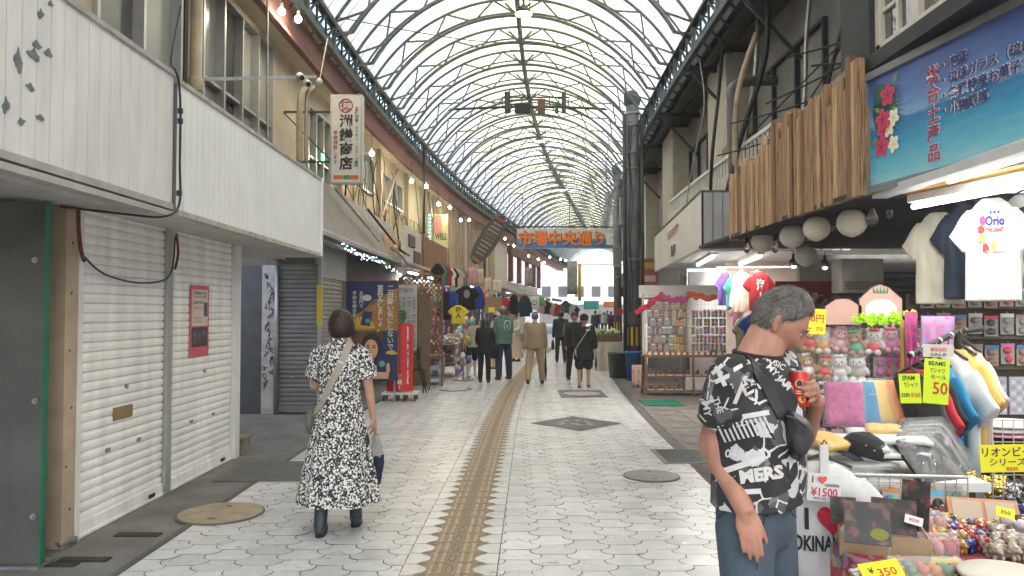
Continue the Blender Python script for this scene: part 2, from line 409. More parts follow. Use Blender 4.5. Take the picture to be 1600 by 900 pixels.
# ------------------------------------------------------------------ the vaulted arcade roof
A_, RISE, ZS = 3.15, 1.80, 6.70
RAD = (A_*A_ + RISE*RISE) / (2*RISE); ZC = ZS + RISE - RAD; TH = math.asin(A_ / RAD)
def arch(t, dr=0): a = -TH + 2 * TH * t; return ((RAD + dr) * math.sin(a), ZC + (RAD + dr) * math.cos(a))
def sheet_mat(name, col, col2):
 m = bpy.data.materials.new(name); m.use_nodes = True; n = m.node_tree; n.nodes.clear(); L = n.links.new
 out = n.nodes.new('ShaderNodeOutputMaterial'); tr = n.nodes.new('ShaderNodeBsdfTranslucent'); df = n.nodes.new('ShaderNodeBsdfDiffuse'); mx = n.nodes.new('ShaderNodeMixShader')
 tc = n.nodes.new('ShaderNodeTexCoord'); mp = n.nodes.new('ShaderNodeMapping'); mp.inputs['Scale'].default_value = (.8, 1.6, .8); nz = n.nodes.new('ShaderNodeTexNoise'); nz.inputs['Scale'].default_value = .9; nz.inputs['Detail'].default_value = 7; nz.inputs['Roughness'].default_value = .65
 rp = n.nodes.new('ShaderNodeValToRGB'); rp.color_ramp.elements[0].position = .3; rp.color_ramp.elements[1].position = .62
 rp.color_ramp.elements[0].color = (*col2, 1); rp.color_ramp.elements[1].color = (*col, 1)
 L(tc.outputs['Object'], mp.inputs[0]); L(mp.outputs[0], nz.inputs[0]); L(nz.outputs[0], rp.inputs[0]); L(rp.outputs[0], tr.inputs[0]); L(rp.outputs[0], df.inputs[0])
 mx.inputs[0].default_value = .18; L(tr.outputs[0], mx.inputs[1]); L(df.outputs[0], mx.inputs[2]); L(mx.outputs[0], out.inputs[0]); return m
m_sh1 = sheet_mat('clear_roof_sheet', (.60,.59,.575), (.46,.45,.44)); m_sh2 = sheet_mat('yellowed_roof_sheet', (.60,.575,.435), (.50,.47,.315))
roof = thing('arcade_roof', 'long vaulted translucent roof on dark green steel arches over the shopping street', 'roof', (0, 0, 6.5))
YA, YB, STEP = -3.4, 78.0, 1.65
sh = MB(); NU = 26; y = YA; seeded(3)
while y < YB:
 a_, b_ = 5 + random.randint(-1, 2), 21 + random.randint(-2, 1)
 if random.random() < .12: a_, b_ = 30, 0
 for i in range(NU):
  mi = 1 if a_ <= i < b_ else 0
  xa, za = arch(i/NU, .05); xb, zb = arch((i+1)/NU, .05)
  sh.add([W(xa, y+.012, za), W(xb, y+.012, zb), W(xb, y+STEP-.012, zb), W(xa, y+STEP-.012, za)], [(0,1,2,3)], mi)
 y += STEP
sh.build('roof_sheet', [m_sh1, m_sh2], roof, smooth=True)
y = YA; seam = MB(); k = 0
m_seam = plain('seam_brown', (.14,.11,.08), .7)
while y < YB + .1:
 a = MB(); N = 28
 up = [W(arch(i/N)[0], y, arch(i/N)[1]) for i in range(N+1)]
 lo_t = [i/N for i in range(N+1)]; DR = -.36
 lo = [W(arch(t, DR)[0], y + .02, arch(t, DR)[1]) for t in lo_t]
 a.tube(up, .032, 6); a.tube(lo, .038, 6)
 nz = 7
 for q in range(nz):                       # web
  t0, t1, tm = q / nz, (q+1) / nz, (q + .5) / nz
  p0 = W(arch(t0)[0], y, arch(t0)[1]); p1 = W(arch(t1)[0], y, arch(t1)[1]); pm = W(arch(tm, DR)[0], y + .02, arch(tm, DR)[1])
  a.bar(p0, pm, .035); a.bar(pm, p1, .035)
 for s in (0, 1):
  e = arch(s, DR); a.bar(W(arch(s)[0], y, 6.2), W(arch(s)[0], y, arch(s)[1]), .07, .07); a.bar(W(e[0], y, e[1]), W(arch(s)[0], y, e[1] - .04), .05)
 a.build('arch_truss', m_truss, roof)
 yi = y + STEP / 2                          # light intermediate rib under the sheet
 seam.tube([W(arch(i/N, .02)[0], yi, arch(i/N, .02)[1]) for i in range(N+1)], .024, 6)
 for dy in (.42,):
  for yy in (y + dy, y + STEP - dy): seam.tube([W(arch(i/14, .045)[0], yy, arch(i/14, .045)[1]) for i in range(15)], .006, 3)
 y += STEP; k += 1
seam.build('sheet_rib', m_truss, roof)
a = MB(); y = YA
while y < YB:
 p0, p1 = W(0, y, 8.28), W(0, y + STEP, 8.28)
 a.bar(p0, p1, .10, .10); a.bar(W(0, y, 8.12), W(0, y+STEP, 8.12), .07, .06)
 a.bar(W(-.28, y, 8.40), W(0, y+.02, 8.13), .04); a.bar(W(.28, y, 8.40), W(0, y+.02, 8.13), .04); a.bar(p0, W(0, y, 8.1), .05)
 y += STEP
a.build('ridge_beam', m_truss, roof)
for s in (-1, 1):                              # lattice girders along both eaves
 a = MB(); wallp = a; y = YA; x = s * A_
 while y < YB:
  for z, h in ((6.16, .10), (6.66, .09)): a.bar(W(x, y, z), W(x, y+STEP, z), .09, h)
  a.bar(W(x + s*.35, y, 6.18), W(x + s*.35, y+STEP, 6.18), .08, .08)
  wallp.bar(W(x + s*.20, y, 6.40), W(x + s*.20, y+STEP, 6.40), .02, .44)
  for q in range(3):
   ya, yb = y + STEP*q/3, y + STEP*(q+1)/3
   a.bar(W(x, ya, 6.18), W(x, yb, 6.62) , .035); a.bar(W(x, ya, 6.62), W(x, ya, 6.18), .035)
   a.bar(W(x, ya, 6.16), W(x + s*.35, yb, 6.18), .03)
   a.bar(W(x + s*.35, ya, 6.18), W(x, yb, 6.62), .03)
  y += STEP
 a.build('eave_girder', m_green, roof)
 a = MB(); a.grid(lambda u, v: W(s * (A_ + .03 + .10 * u), YA + (YB - YA) * v, 6.80 - .12 * u), 1, 80, thick=(0,0,.02)); a.build('gutter', plain('gutter_grey', (.16,.17,.17), .6), roof)
a = MB(); a.grid(lambda u, v: W(-3.30 - .06*(v>2), -3.4 + 79 * v, 5.66 + .60 * u), 1, 60, thick=(-.06,0,0)); a.build('red_fascia', m_red, roof)
a = MB(); a.grid(lambda u, v: W(-3.30, -3.4 + 79 * v, 5.64 + .06 * u), 1, 60, thick=(.06,0,0)); a.build('red_lip', m_red, roof)
a = MB(); a.grid(lambda u, v: W(-3.4 - .5 * u, -3.4 + 79 * v, 5.72), 1, 60, thick=(0,0,.03)); a.build('left_soffit', m_beige, roof)
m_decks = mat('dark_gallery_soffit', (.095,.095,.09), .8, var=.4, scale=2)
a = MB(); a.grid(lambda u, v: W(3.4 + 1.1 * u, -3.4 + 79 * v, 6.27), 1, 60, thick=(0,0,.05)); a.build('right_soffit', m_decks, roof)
a = MB()
for i in range(16):
 y = 4 + i * 3.3
 a.bar(W(3.15, y, 6.12), W(4.2, y, 6.12), .08, .10); a.bar(W(3.3, y, 6.05), W(4.1, y, 5.2), .05); a.bar(W(3.5, y-.9, 6.2), W(3.5, y+2, 6.2), .05); a.bar(W(3.8, y-.9, 6.2), W(3.8, y+2, 6.2), .05)
a.build('gallery_bracket', m_green, roof)
# columns on the right
def column(y, x, r, label):
 p = W(x, y, 0); t = thing('steel_column', label, 'column', p, 'tall steel columns carrying the arcade roof')
 a = MB(); a.cyl(p, p + Vector((0,0,7.0)), r, n=28); a.build('shaft', mat('column_blue_grey', (.15,.16,.175), .5, var=.3, scale=3), t, smooth=True)
 a = MB(); a.lathe(p.x, p.y, [(r+.02, 6.85), (r+.05, 6.95), (r+.05, 7.15), (r*.9, 7.2)], 28); a.build('collar', m_green, t)
 for z in (2.9, 5.2, 5.6, 6.3, 6.6):
  a = MB(); a.lathe(p.x, p.y, [(r+.004, z), (r+.018, z+.01), (r+.018, z+.05), (r+.004, z+.06)], 28); a.build('band', m_steel, t)
 a = MB(); a.lathe(p.x, p.y, [(r+.008, 0), (r+.008, 1.28)], 28); a.build('black_guard', plain('guard_black', (.02,.02,.02), .6), t)
 a = MB(); n = 9
 for i in range(n):
  for z0, z1 in ((.05, .62), (.78, 1.24)):
   a0, a1 = 2*math.pi*i/n, 2*math.pi*(i+.45)/n; q = [(p.x + (r+.014)*math.cos(a0+(a1-a0)*k/3), p.y + (r+.014)*math.sin(a0+(a1-a0)*k/3)) for k in range(4)]
   a.add([(u, v, z0) for u, v in q] + [(u, v, z1) for u, v in q], [(k, k+1, k+5, k+4) for k in range(3)])
 a.build('yellow_stripe', plain('warning_yellow', (.62,.40,.02), .5), t)
 return t, p
ct, cp = column(19, 2.80, .165, 'thick dark column with yellow and black stripes beside the souvenir rack')
column(28.5, 2.93, .15, 'farther slimmer dark column with a round red sign')
a = MB(); a.cyl(cp + Vector((-.22,-.1,0)), cp + Vector((-.22,-.1,6.6)), .05, n=10); a.cyl(cp + Vector((.22,-.1,0)), cp + Vector((.22,-.1,6.6)), .045, n=10); a.build('conduit', m_green, ct, smooth=True)
a = MB()
for i in range(2): a.tube([cp + Vector((.175*math.cos(-2.2 + i*.25), .175*math.sin(-2.2+i*.25), z)) + Vector((.03*math.sin(z*3+i), 0, 0)) for z in np.arange(1.6, 6.8, .4)], .012, 5)
a.build('cable', m_cable, ct)
# ================================================================== left side of the street
def wallseg(mb, x, y0, y1, z0, z1, t, m=None, step=1.6):
 n = max(1, int(math.ceil((y1 - y0) / step)))
 for i in range(n):
  a, b = y0 + (y1 - y0) * i / n, y0 + (y1 - y0) * (i+1) / n
  mb.hexa([W(x, a, z0), W(x + t, a, z0), W(x + t, b, z0), W(x, b, z0)], [W(x, a, z1), W(x + t, a, z1), W(x + t, b, z1), W(x, b, z1)], m)
def on_plane(o, u, n):                        # local frame: x along u, y along the outward normal, z up
 u, n = Vector(u).normalized(), Vector(n).normalized(); q = Matrix.Identity(4)
 q.col[0][:3] = u; q.col[1][:3] = n; q.col[2][:3] = (0,0,1); q.col[3][:3] = Vector(o); return q
m_shut = mat('white_shutter_slats', (.82,.82,.79), .42, var=.13, scale=2.2, bump=.22, bscale=3, stretch=(2.5,2.5,.4))
m_shutd = mat('grey_shutter_slats', (.20,.20,.20), .5, var=.15, scale=3)
m_ochre = plain('brass_letter_slot', (.30,.20,.08), .45, metal=.4)
def shutter(parent, o, u, n, wid, hgt, m, slat=.072, slot=False, locks=True, rails=True, label=None):
 X = on_plane(o, u, n); a = MB(); a.xf = X
 prof = []; z = .10
 while z < hgt:
  prof += [(z, .0), (z + slat*.10, .013), (z + slat*.5, .017), (z + slat*.86, .012), (z + slat*.93, -.004)]; z += slat
 prof.append((hgt, 0)); vs = []; fs = []
 for (zz, d) in prof: vs += [(0, d, min(zz, hgt)), (wid, d, min(zz, hgt))]
 for i in range(len(prof)-1): fs.append((2*i, 2*i+1, 2*i+3, 2*i+2))
 a.add(vs, fs); a.box(0, wid, -.05, -.03, .02, hgt)
 p = a.build('roller_shutter', m, parent, label=label)
 b = MB(); b.xf = X; b.box(.004, wid-.004, -.01, .028, .0, .105); b.box(.004, wid-.004, .028, .036, .0, .02); b.build('bottom_rail', m, p)
 if slot:
  b = MB(); b.xf = X; b.box(wid*.5-.16, wid*.5+.11, .012, .03, .78, .86); b.box(wid*.5-.17, wid*.5+.12, .012, .024, .77, .87); b.build('letter_slot', m_ochre, p)
 if locks:
  for k in (.32, .68):
   b = MB(); b.xf = X; b.box(wid*k-.028, wid*k+.028, .012, .026, .545, .575); b.build('latch', m_steel, p)
  b = MB(); b.xf = X; b.cyl((wid*.52, .01, 1.02), (wid*.52, .028, 1.02), .018, n=12); b.build('lock', m_steel, p)
  b = MB(); b.xf = X; b.box(wid*.8, wid*.8+.1, .03, .04, .03, .06); b.build('pull_slot', m_dark, p)
 return p
bA = thing('shop_building', 'closed shop with white boarded fascia, white roller shutters and cream upper floor', 'building', (-3.4, 6, 0))
# shutters in the street face
shutter(bA, (-3.12, 5.40, 0.0), (0,1,0), (1,0,0), 1.34, 2.36, m_shut, slot=True)
shutter(bA, (-3.12, 6.86, 0.0), (0,1,0), (1,0,0), 1.50, 2.36, m_shut)
m_tan = mat('tan_jamb', (.42,.33,.24), .7, var=.15, scale=3)
for (y0, y1, m) in ((5.2, 5.36, m_tan), (6.75, 6.855, m_alu), (8.365, 8.50, m_white)):
 a = MB(); a.box(-3.2, -3.075 if y0 < 8 else -3.05, y0, y1, 0, 2.36); a.build('door_post', m, bA)
a = MB(); a.box(-3.072, -3.062, 5.345, 5.395, 0, 2.36); a.build('guide_rail', m_white, bA)
for z in (.25, .55, .95, 1.35, 1.75, 2.1):
 a = MB(); a.cyl((-3.076, 5.27 + .03*math.sin(z*9), z), (-3.07, 5.27 + .03*math.sin(z*9), z), .008, n=8); a.build('screw_hole', m_dark, bA)
a = MB(); a.tube([(-3.07, 5.36, .02), (-3.09, 5.3, .03), (-3.1, 5.2, .02)], .03, 6); a.build('footing_debris', m_conc, bA)
# wall beside and behind
a = MB(); a.box(-9, -3.3, 8.5, 8.62, 0, 3.2); a.box(-3.35, -3.2, 5.1, 8.5, 0, 2.6); a.box(-9, -3.3, 4.95, 5.05, 0, 3.2); a.build('lower_wall', mat('grey_plaster', (.20,.20,.19), .85, var=.2), bA)
# fascia boards
def boards(y0, y1, x, z0, z1, mats, name, wid=.128, label=None, drop=0):
 a = MB(); y = y0; i = 0
 while y < y1 - .02:
  e = min(y + wid, y1); a.box(x - .03, x + U(0, .0015), y + .003, e - .003, z0, z1); y = e
 a.box(x - .05, x - .008, y0, y1, z0, z1, 1); a.box(x - .05, x + .018, y0, y1, z1, z1 + .035, 2); a.box(x - .05, x + .014, y0, y1, z0 - .045, z0, 2)
 return a.build(name, mats, bA, label=label)
seeded(7)
m_board = mat('white_boarding', (.80,.81,.815), .5, var=.16, scale=1.8, bump=.25, bscale=3, stretch=(1,3,.7), col2=(.62,.625,.625))
m_board2 = mat('newer_white_boarding', (.84,.86,.88), .45, var=.06, scale=1.5)
m_groove = plain('board_groove', (.14,.14,.14), .8); m_edge = mat('fascia_edge', (.42,.41,.39), .5, var=.2)
fa = boards(-3.0, 5.86, -2.65, 2.46, 3.46, [m_board, m_groove, m_edge], 'fascia_boards', label='older stained fascia boards with peeled grey patches')
fb = boards(5.90, 10.3, -2.63, 2.42, 3.42, [m_board2, m_groove, mat('chipped_edge', (.5,.46,.42), .6, var=.3, scale=9)], 'fascia_boards', wid=.122, label='cleaner fascia boards with a chipped lower edge')
a = MB(); a.box(-2.70, -2.60, 10.3, 10.36, 2.38, 3.46); a.box(-3.2, -2.63, 10.31, 10.36, 2.38, 3.46); a.build('fascia_end', m_board2, bA)
# peeled paint
for (px, py, w_, h_) in ((55,22,9,16),(70,6,7,10),(45,86,14,20),(97/2,140/2,11,14),(68,166/2,9,14),(40,272/2,9,13),(20,190/2,10,40),(3,330/2,10,26),(28,380/2,12,12),(57,368/2,10,10)):
 D = -2.648 * FPX / (px - 800); q = P(px, py, D); k = D / FPX
 ph = U(0, 6); n = 20; a = MB()
 a.poly([Vector((-2.648, q.y + math.cos(t) * w_ * k * 2.3 * U(.72, 1.2) * (.7 + .3 * math.sin(2*t + ph)) * .5, q.z + math.sin(t) * h_ * k * .55 * (.8 + .3 * math.cos(3*t + ph)))) for t in [i*2*math.pi/n for i in range(n)]], (.0035, 0, 0))
 a.build('peeled_patch', mat('grey_primer', (.10,.11,.125), .7, var=.35, scale=14, col2=(.20,.21,.22)), fa)
a = MB(); a.box(-6, -2.64, -3, 10.3, 2.36, 2.40); a.box(-3.0, -2.72, -3, 5.0, 2.33, 2.36)
a.build('soffit', mat('cream_soffit', (.50,.49,.46), .6, var=.2, scale=1.5), bA)
# upper floor
a = MB(); XW = -3.66
def holes(mb, x, y0, y1, z0, z1, t, wins, m=None):   # wall with rectangular openings (ya, yb, za, zb)
 ys = sorted({y0, y1, *[q for w_ in wins for q in w_[:2]]})
 for ya, yb in zip(ys, ys[1:]):
  mid = (ya + yb) / 2; hit = [w_ for w_ in wins if w_[0] < mid < w_[1]]
  z = z0
  for w_ in sorted(hit, key=lambda q: q[2]):
   if w_[2] > z: wallseg(mb, x, ya, yb, z, w_[2], t, m)
   z = w_[3]
  if z < z1: wallseg(mb, x, ya, yb, z, z1, t, m)
winsA = [(6.5, 8.2, 3.42, 5.62), (8.75, 11.35, 3.2, 5.62), (13.2, 14.7, 3.5, 5.3)]
holes(a, XW, -3, 17, 2.46, 5.74, -.16, winsA); a.build('upper_wall', m_beige, bA)
m_frost = mat('frosted_glass', (.30,.31,.28), .25, var=.15, scale=1.2)
m_frost2 = mat('dark_glass', (.06,.065,.065), .12, var=.3, scale=1)
def window(parent, x, y0, y1, z0, z1, nx, nz, glass, d=.05, fw=.05, fm=None, side=1, dark=()):
 a = MB(); wallseg(a, x - side*.12, y0, y1, z0, z0 + fw, side*(.12 + d)); wallseg(a, x - side*.12, y0, y1, z1 - fw, z1, side*(.12 + d)); 
 for i in range(nx+1):
  yy = y0 + (y1 - y0 - fw) * i / nx; wallseg(a, x - side*.12, yy, yy + fw, z0 + fw, z1 - fw, side*(.12 + d))
 for j in range(1, nz):
  zz = z0 + (z1 - z0) * j / nz; wallseg(a, x - side*.10, y0 + fw, y1 - fw, zz - fw*.4, zz + fw*.4, side*.12)
 f = a.build('window', fm or m_alu, parent)
 for i in range(nx):
  b = MB(); ya, yb = y0 + (y1-y0)*i/nx, y0 + (y1-y0)*(i+1)/nx
  wallseg(b, x - side*.075 , ya, yb, z0, z1, side*.01); b.build('pane', m_frost2 if i in dark else glass, f)
 return f
window(bA, XW, *winsA[0], 2, 1, m_frost, dark=(0,)); window(bA, XW, *winsA[1], 4, 2, m_frost, dark=(1,)); window(bA, XW, *winsA[2], 3, 2, m_frost)
a = MB(); a.tube([W(XW + .09, 8.45, 2.5), W(XW + .09, 8.45, 5.7)], .065, 12); a.lathe(XW+.09, 8.45, [(.07,4.1),(.078,4.11),(.078,4.25),(.07,4.26)], 12); a.build('downpipe', mat('cream_pipe', (.45,.37,.27), .5, var=.15), bA, smooth=True)
a = MB(); a.box(XW, XW+.06, 8.22, 8.3, 3.42, 5.7); a.build('dark_conduit', m_dark, bA)
# the grey board standing at the left edge of the picture
t = thing('plywood_board', 'tall grey board with green edge standing beside the white shutters', 'board', (-4.2, 4.86, 0))
a = MB(); a.box(-6.0, -3.0, 4.84, 4.87, .02, 2.33); a.build('panel', mat('dull_grey_board', (.085,.085,.078), .7, var=.3, scale=1.5), t)
a = MB(); a.box(-2.998, -2.984, 4.83, 4.88, .02, 2.33); a.build('edge_strip', mat('green_edge', (.01,.12,.06), .5, var=.2), t)
for z in (.32, 1.05, 1.95):
 a = MB(); a.cyl((-3.04 - .02*(z>1.5), 4.815, z), (-3.04 - .02*(z>1.5), 4.842, z), .011, n=8); a.cyl((-3.04- .02*(z>1.5), 4.832, z), (-3.04- .02*(z>1.5), 4.843, z), .019, n=14); a.build('bolt', m_steel, t)
a = MB(); a.box(-6, -2.98, 4.80, 4.98, -.004, .016); a.build('floor_track', m_steel, t)
# the small step beside shutters, and side passage with grey shutters
a = MB(); a.box(-3.28, -3.02, 8.56, 8.86, .17, .2); a.box(-3.26, -3.22, 8.58, 8.84, 0, .17); a.box(-3.08, -3.04, 8.58, 8.84, 0, .17)
tag(a.build('low_step', mat('worn_step', (.25,.22,.18), .8, var=.3)), 'small worn step bench at the foot of the last white shutter', 'step')
bB = thing('shop_building', 'shop with dark grey roller shutters under a sloping grey wall and cream upper floor', 'building', (-3.6, 13, 0))
shutter(bB, (-3.72, 12.1, 0.02), (1,0,0), (0,-1,0), .62, 2.36, m_shutd, label='narrow dark grey shutter facing along the street')
shutter(bB, (-5.6, 12.12, 0.02), (1,0,0), (0,-1,0), 1.28, 2.36, m_shutd, locks=False, label='dark grey shutter at the back of the passage with blue spray paint')
a = MB(); a.box(-3.98, -3.76, 12.02, 12.12, 0, 2.36); p = a.build('graffiti_panel', mat('dirty_white_panel', (.42,.41,.39), .6, var=.2, scale=6), bB)
a = MB(); seeded(21)
for i in range(26):
 x, z = -3.87 + U(-.07, .07), .45 + i * .07; pts = []
 for k in range(7): pts.append((x + U(-.045, .045), 12.016, z + U(-.06, .06)))
 a.tube(pts, .0055, 4)
a.build('graffiti', plain('graffiti_ink', (.03,.03,.04), .6), p)
a = MB(); a.box(-4.32, -3.98, 12.05, 12.15, 0, 2.36); a.build('blue_doorpost', mat('doorpost_dark', (.07,.075,.08), .6, var=.2), bB)
a = MB()
for (x0, z0, s) in ((-4.7, 1.3, .3), (-4.9, .9, .25)): a.tube([(x0 + s*math.sin(k*1.7), 12.09, z0 + s*math.cos(k*1.1)) for k in range(6)], .02, 5)
a.build('spray_paint', plain('spray_blue', (.02,.07,.16), .6), bB)
a = MB(); a.cyl((-3.74, 12.0, 0), (-3.74, 12.0, 2.36), .035, n=10); a.build('steel_post', m_steel, bB, smooth=True)
a = MB(); a.box(-3.10, -3.04, 12.04, 12.10, 0, 2.9); a.box(-3.112, -3.036, 12.03, 12.11, 1.4, 2.05, 1); a.build('corner_post', [m_alu, plain('post_yellow', (.5,.4,.05), .5)], bB)
shutter(bB, W(-3.12, 12.12, .02), (0,1,0), (1,0,0), 1.6, 2.15, mat('mid_grey_shutter', (.30,.29,.28), .5, var=.12, scale=3), label='grey shutter facing the street under the awning')
a = MB(); a.box(-6, -3.14, 12.13, 12.3, 0, 3.4); wallseg(a, -3.2, 13.75, 22, 0, 3.0, -.2); a.build('lower_wall', mat('brown_grey_wall', (.12,.11,.10), .8, var=.25), bB)
a = MB(); wallseg(a, -3.10, 12.1, 13.9, 2.18, 3.05, -.08); a.build('light_panel', mat('grey_backlit_panel', (.34,.33,.31), .5, var=.12), bB)
# upper wall of B with pilasters and small windows
winsB = [(17.4, 18.5, 4.45, 5.35), (19.6, 21.9, 4.5, 5.25)]
a = MB(); holes(a, XW, 17, 24.5, 2.46, 5.74, -.16, winsB)
for y in (15.3, 16.4, 18.9, 22.3): wallseg(a, XW, y, y+.22, 2.6, 5.72, .12)
for y in np.arange(19.2, 24.4, .55): wallseg(a, XW, y, y+.045, 2.6, 4.44, .05)
a.build('upper_wall', mat('ochre_plaster', (.50,.42,.29), .8, var=.14, scale=1.6, bump=.1, bscale=30), bB)
window(bB, XW, *winsB[0], 1, 1, m_frost); window(bB, XW, *winsB[1], 3, 1, m_frost, dark=(2,))
# sloping grey wall over the awning
m_sl = mat('grey_render_slab', (.34,.32,.295), .85, var=.14, scale=2.5, bump=.25, bscale=50)
a = MB(); a.grid(lambda u, v: W(-3.05 + .25*(1-u), 11.2 + 6.7 * v, 2.75 + (.98 - .06*v) * u + .0), 4, 14, thick=(-.12,0,0)); a.build('sloping_wall', m_sl, bB)
a = MB()
for (y0, y1, mi) in ((11.3, 12.7, 0), (12.7, 14.6, 1), (14.6, 16.3, 2), (16.3, 18.6, 3)):
 f = lambda u, v, y0=y0, y1=y1, mi=mi: W(-2.94 + .10*(1-u), y0 + (y1-y0)*v, 2.86 + (.36 + .12*(mi==3))*u)
 a.grid(f, 1, 3, mi, thick=(.006,0,0))
a.build('colour_panel', [mat('faded_blue', (.055,.11,.17), .7, var=.2), mat('faded_pink', (.38,.15,.14), .7, var=.2), mat('faded_teal', (.19,.27,.23), .7, var=.2), mat('faded_orange', (.52,.30,.17), .7, var=.15)], bB)
a = MB(); a.tube([W(-2.88, 12.2, 3.62), W(-2.76, 15.2, 3.05)], .03, 6); a.build('awning_arm', m_alu, bB)
a = MB(); a.tube([W(-2.86, 14.6, 3.6), W(-2.76, 17.4, 3.05), W(-2.72, 18.3, 2.98)], .028, 6); a.build('awning_arm', m_dark, bB)
a = MB(); a.tube([W(-2.72, 16.6, 3.02), W(-2.68, 18.6, 2.68)], .026, 6); a.ell(W(-2.72, 16.6, 3.02), .08); a.build('awning_motor', m_alu, bB)
# roller awning box with string lights
aw = thing('shop_awning', 'white rolled awning frame with strings of small lights above the grey shutter', 'awning', W(-2.8, 13, 2.8))
a = MB(); a.grid(lambda u, v: W(-3.0 + .25*u, 10.7 + 5.6 * v, 2.90 - .10*u), 2, 8, thick=(0,0,.03)); a.build('cover', m_white, aw)
a = MB()
for k in range(8): a.bar(W(-2.74, 10.7 + .7*k, 2.76), W(-2.74, 11.4 + .7*k, 2.76), .07, .06)
a.build('front_bar', m_alu, aw)
a = MB()
for k in range(8): a.tube([W(-2.80, 10.7 + .7*k, 2.66), W(-2.80, 11.4 + .7*k, 2.66)], .05, 8)
a.build('roller', mat('rolled_canvas', (.22,.21,.20), .8, var=.2), aw)
led_b, led_w, led_g = plain('led_blue', (.25,.3,1), emit=3), plain('led_white', (.9,.9,1), emit=4), plain('led_green', (.3,1,.6), emit=2)
def string_lights(pts, n, label):
 t = thing('string_lights', label, 'lights', pts[0]); a = MB(); L_ = []
 for i in range(n):
  q = i / (n-1) * (len(pts)-1); k = min(int(q), len(pts)-2); p = pts[k].lerp(pts[k+1], q-k); p = p + Vector((U(-.02,.03), 0, U(-.08,.02))); L_.append(p)
  b = MB(); b.ell(p, .011, nu=6, nv=4); b.build('small_bulb', (led_b, led_w, led_g)[i % 3], t)
 a.tube(L_, .003, 4); a.build('wire', m_cable, t)
string_lights([W(-2.69, 11.9, 2.74), W(-2.69, 13.2, 2.62), W(-2.68, 14.8, 2.66), W(-2.6, 17.2, 2.42)], 60, 'sagging string of tiny blue and white lights along the rolled awning')
string_lights([W(-2.42, 16.8, 2.42), W(-2.45, 18.5, 2.36), W(-2.5, 20.5, 2.5)], 34, 'string of tiny blue white lights above the lattice fence')
# brown-plaque sign wall and brown fascia
bC = thing('shop_building', 'row of open clothing stalls under brown and white fascias with ribbed cream upper floor', 'building', W(-3.5, 24, 0))
a = MB(); wallseg(a, -2.72, 17.95, 20.05, 2.7, 3.68, -.12); sg = a.build('white_fascia', mat('fascia_white', (.60,.58,.55), .6, var=.1), bC)
m_plq = mat('brown_plaque', (.13,.075,.05), .6, var=.3)
for (y0, y1, z0, z1) in ((18.2, 19.0, 3.22, 3.5), (18.9, 19.8, 2.85, 3.15)):
 a = MB(); wallseg(a, -2.716, y0, y1, z0, z1, .03); pl = a.build('plaque', m_plq, sg)
a = MB(); wallseg(a, -2.70, 20.2, 24.6, 2.72, 3.66, -.12); a.build('brown_fascia', mat('brown_fascia', (.24,.115,.06), .7, var=.12, scale=2), bC)
a = MB(); wallseg(a, -2.66, 20.06, 20.18, 2.4, 3.74, -.12); a.build('fascia_post', m_wood, bC)
winsC = [(24.9, 26.3, 4.3, 5.3), (27.5, 28.9, 4.3, 5.3), (30.2, 31.6, 4.3, 5.3), (33.3, 34.7, 4.3, 5.3), (36.6, 38, 4.3, 5.3)]
a = MB(); holes(a, XW, 24.5, 40, 2.46, 5.74, -.16, winsC)
for y in np.arange(24.6, 40, .62): wallseg(a, XW, y, y+.06, 2.6, 5.72, .10)
for y in (27, 32, 37): wallseg(a, XW, y, y+.4, 2.6, 5.72, .16)
a.build('upper_wall', mat('ribbed_cream_wall', (.47,.39,.28), .8, var=.14, scale=1.6), bC)
for w_ in winsC: window(bC, XW, *w_, 2, 1, m_frost)
a = MB(); wallseg(a, -4.6, 18.0, 45, 0, 3.2, -.2); a.build('back_wall', mat('stall_back', (.20,.17,.15), .8, var=.3), bC)
a = MB(); wallseg(a, -4.6, 18.0, 45, 2.75, 2.8, 2.0); a.build('stall_ceiling', mat('stall_ceiling', (.45,.44,.42), .7, var=.1), bC)
a = MB(); a.box(-5.2, -3.2, 17.9, 18.05, 0, 2.75); a.build('side_wall', mat('stall_side', (.62,.60,.56), .7, var=.1), bC)
bD = thing('shop_building', 'far row of stalls with grey and orange awnings and red pillared upper floor', 'building', W(-3.5, 48, 0))
a = MB(); wallseg(a, -4.6, 45, 58, 0, 3.2, -.2); wallseg(a, XW, 40, 44, 2.46, 5.9, -.16); wallseg(a, XW, 44, 58, 2.46, 3.4, -.16); wallseg(a, XW - 2, 42, 58, 2.4, 6, -.1); a.build('back_wall', mat('far_wall_cream', (.55,.50,.42), .8, var=.12), bD)
a = MB(); wallseg(a, XW, 44, 58, 5.0, 5.5, .25); a.build('red_beam', m_red, bD)
for y in (44.2, 47.5, 51, 54.5, 57.5):
 a = MB(); wallseg(a, XW + .02, y, y+.42, 3.4, 5.0, .25); a.build('red_pillar', m_red, bD)
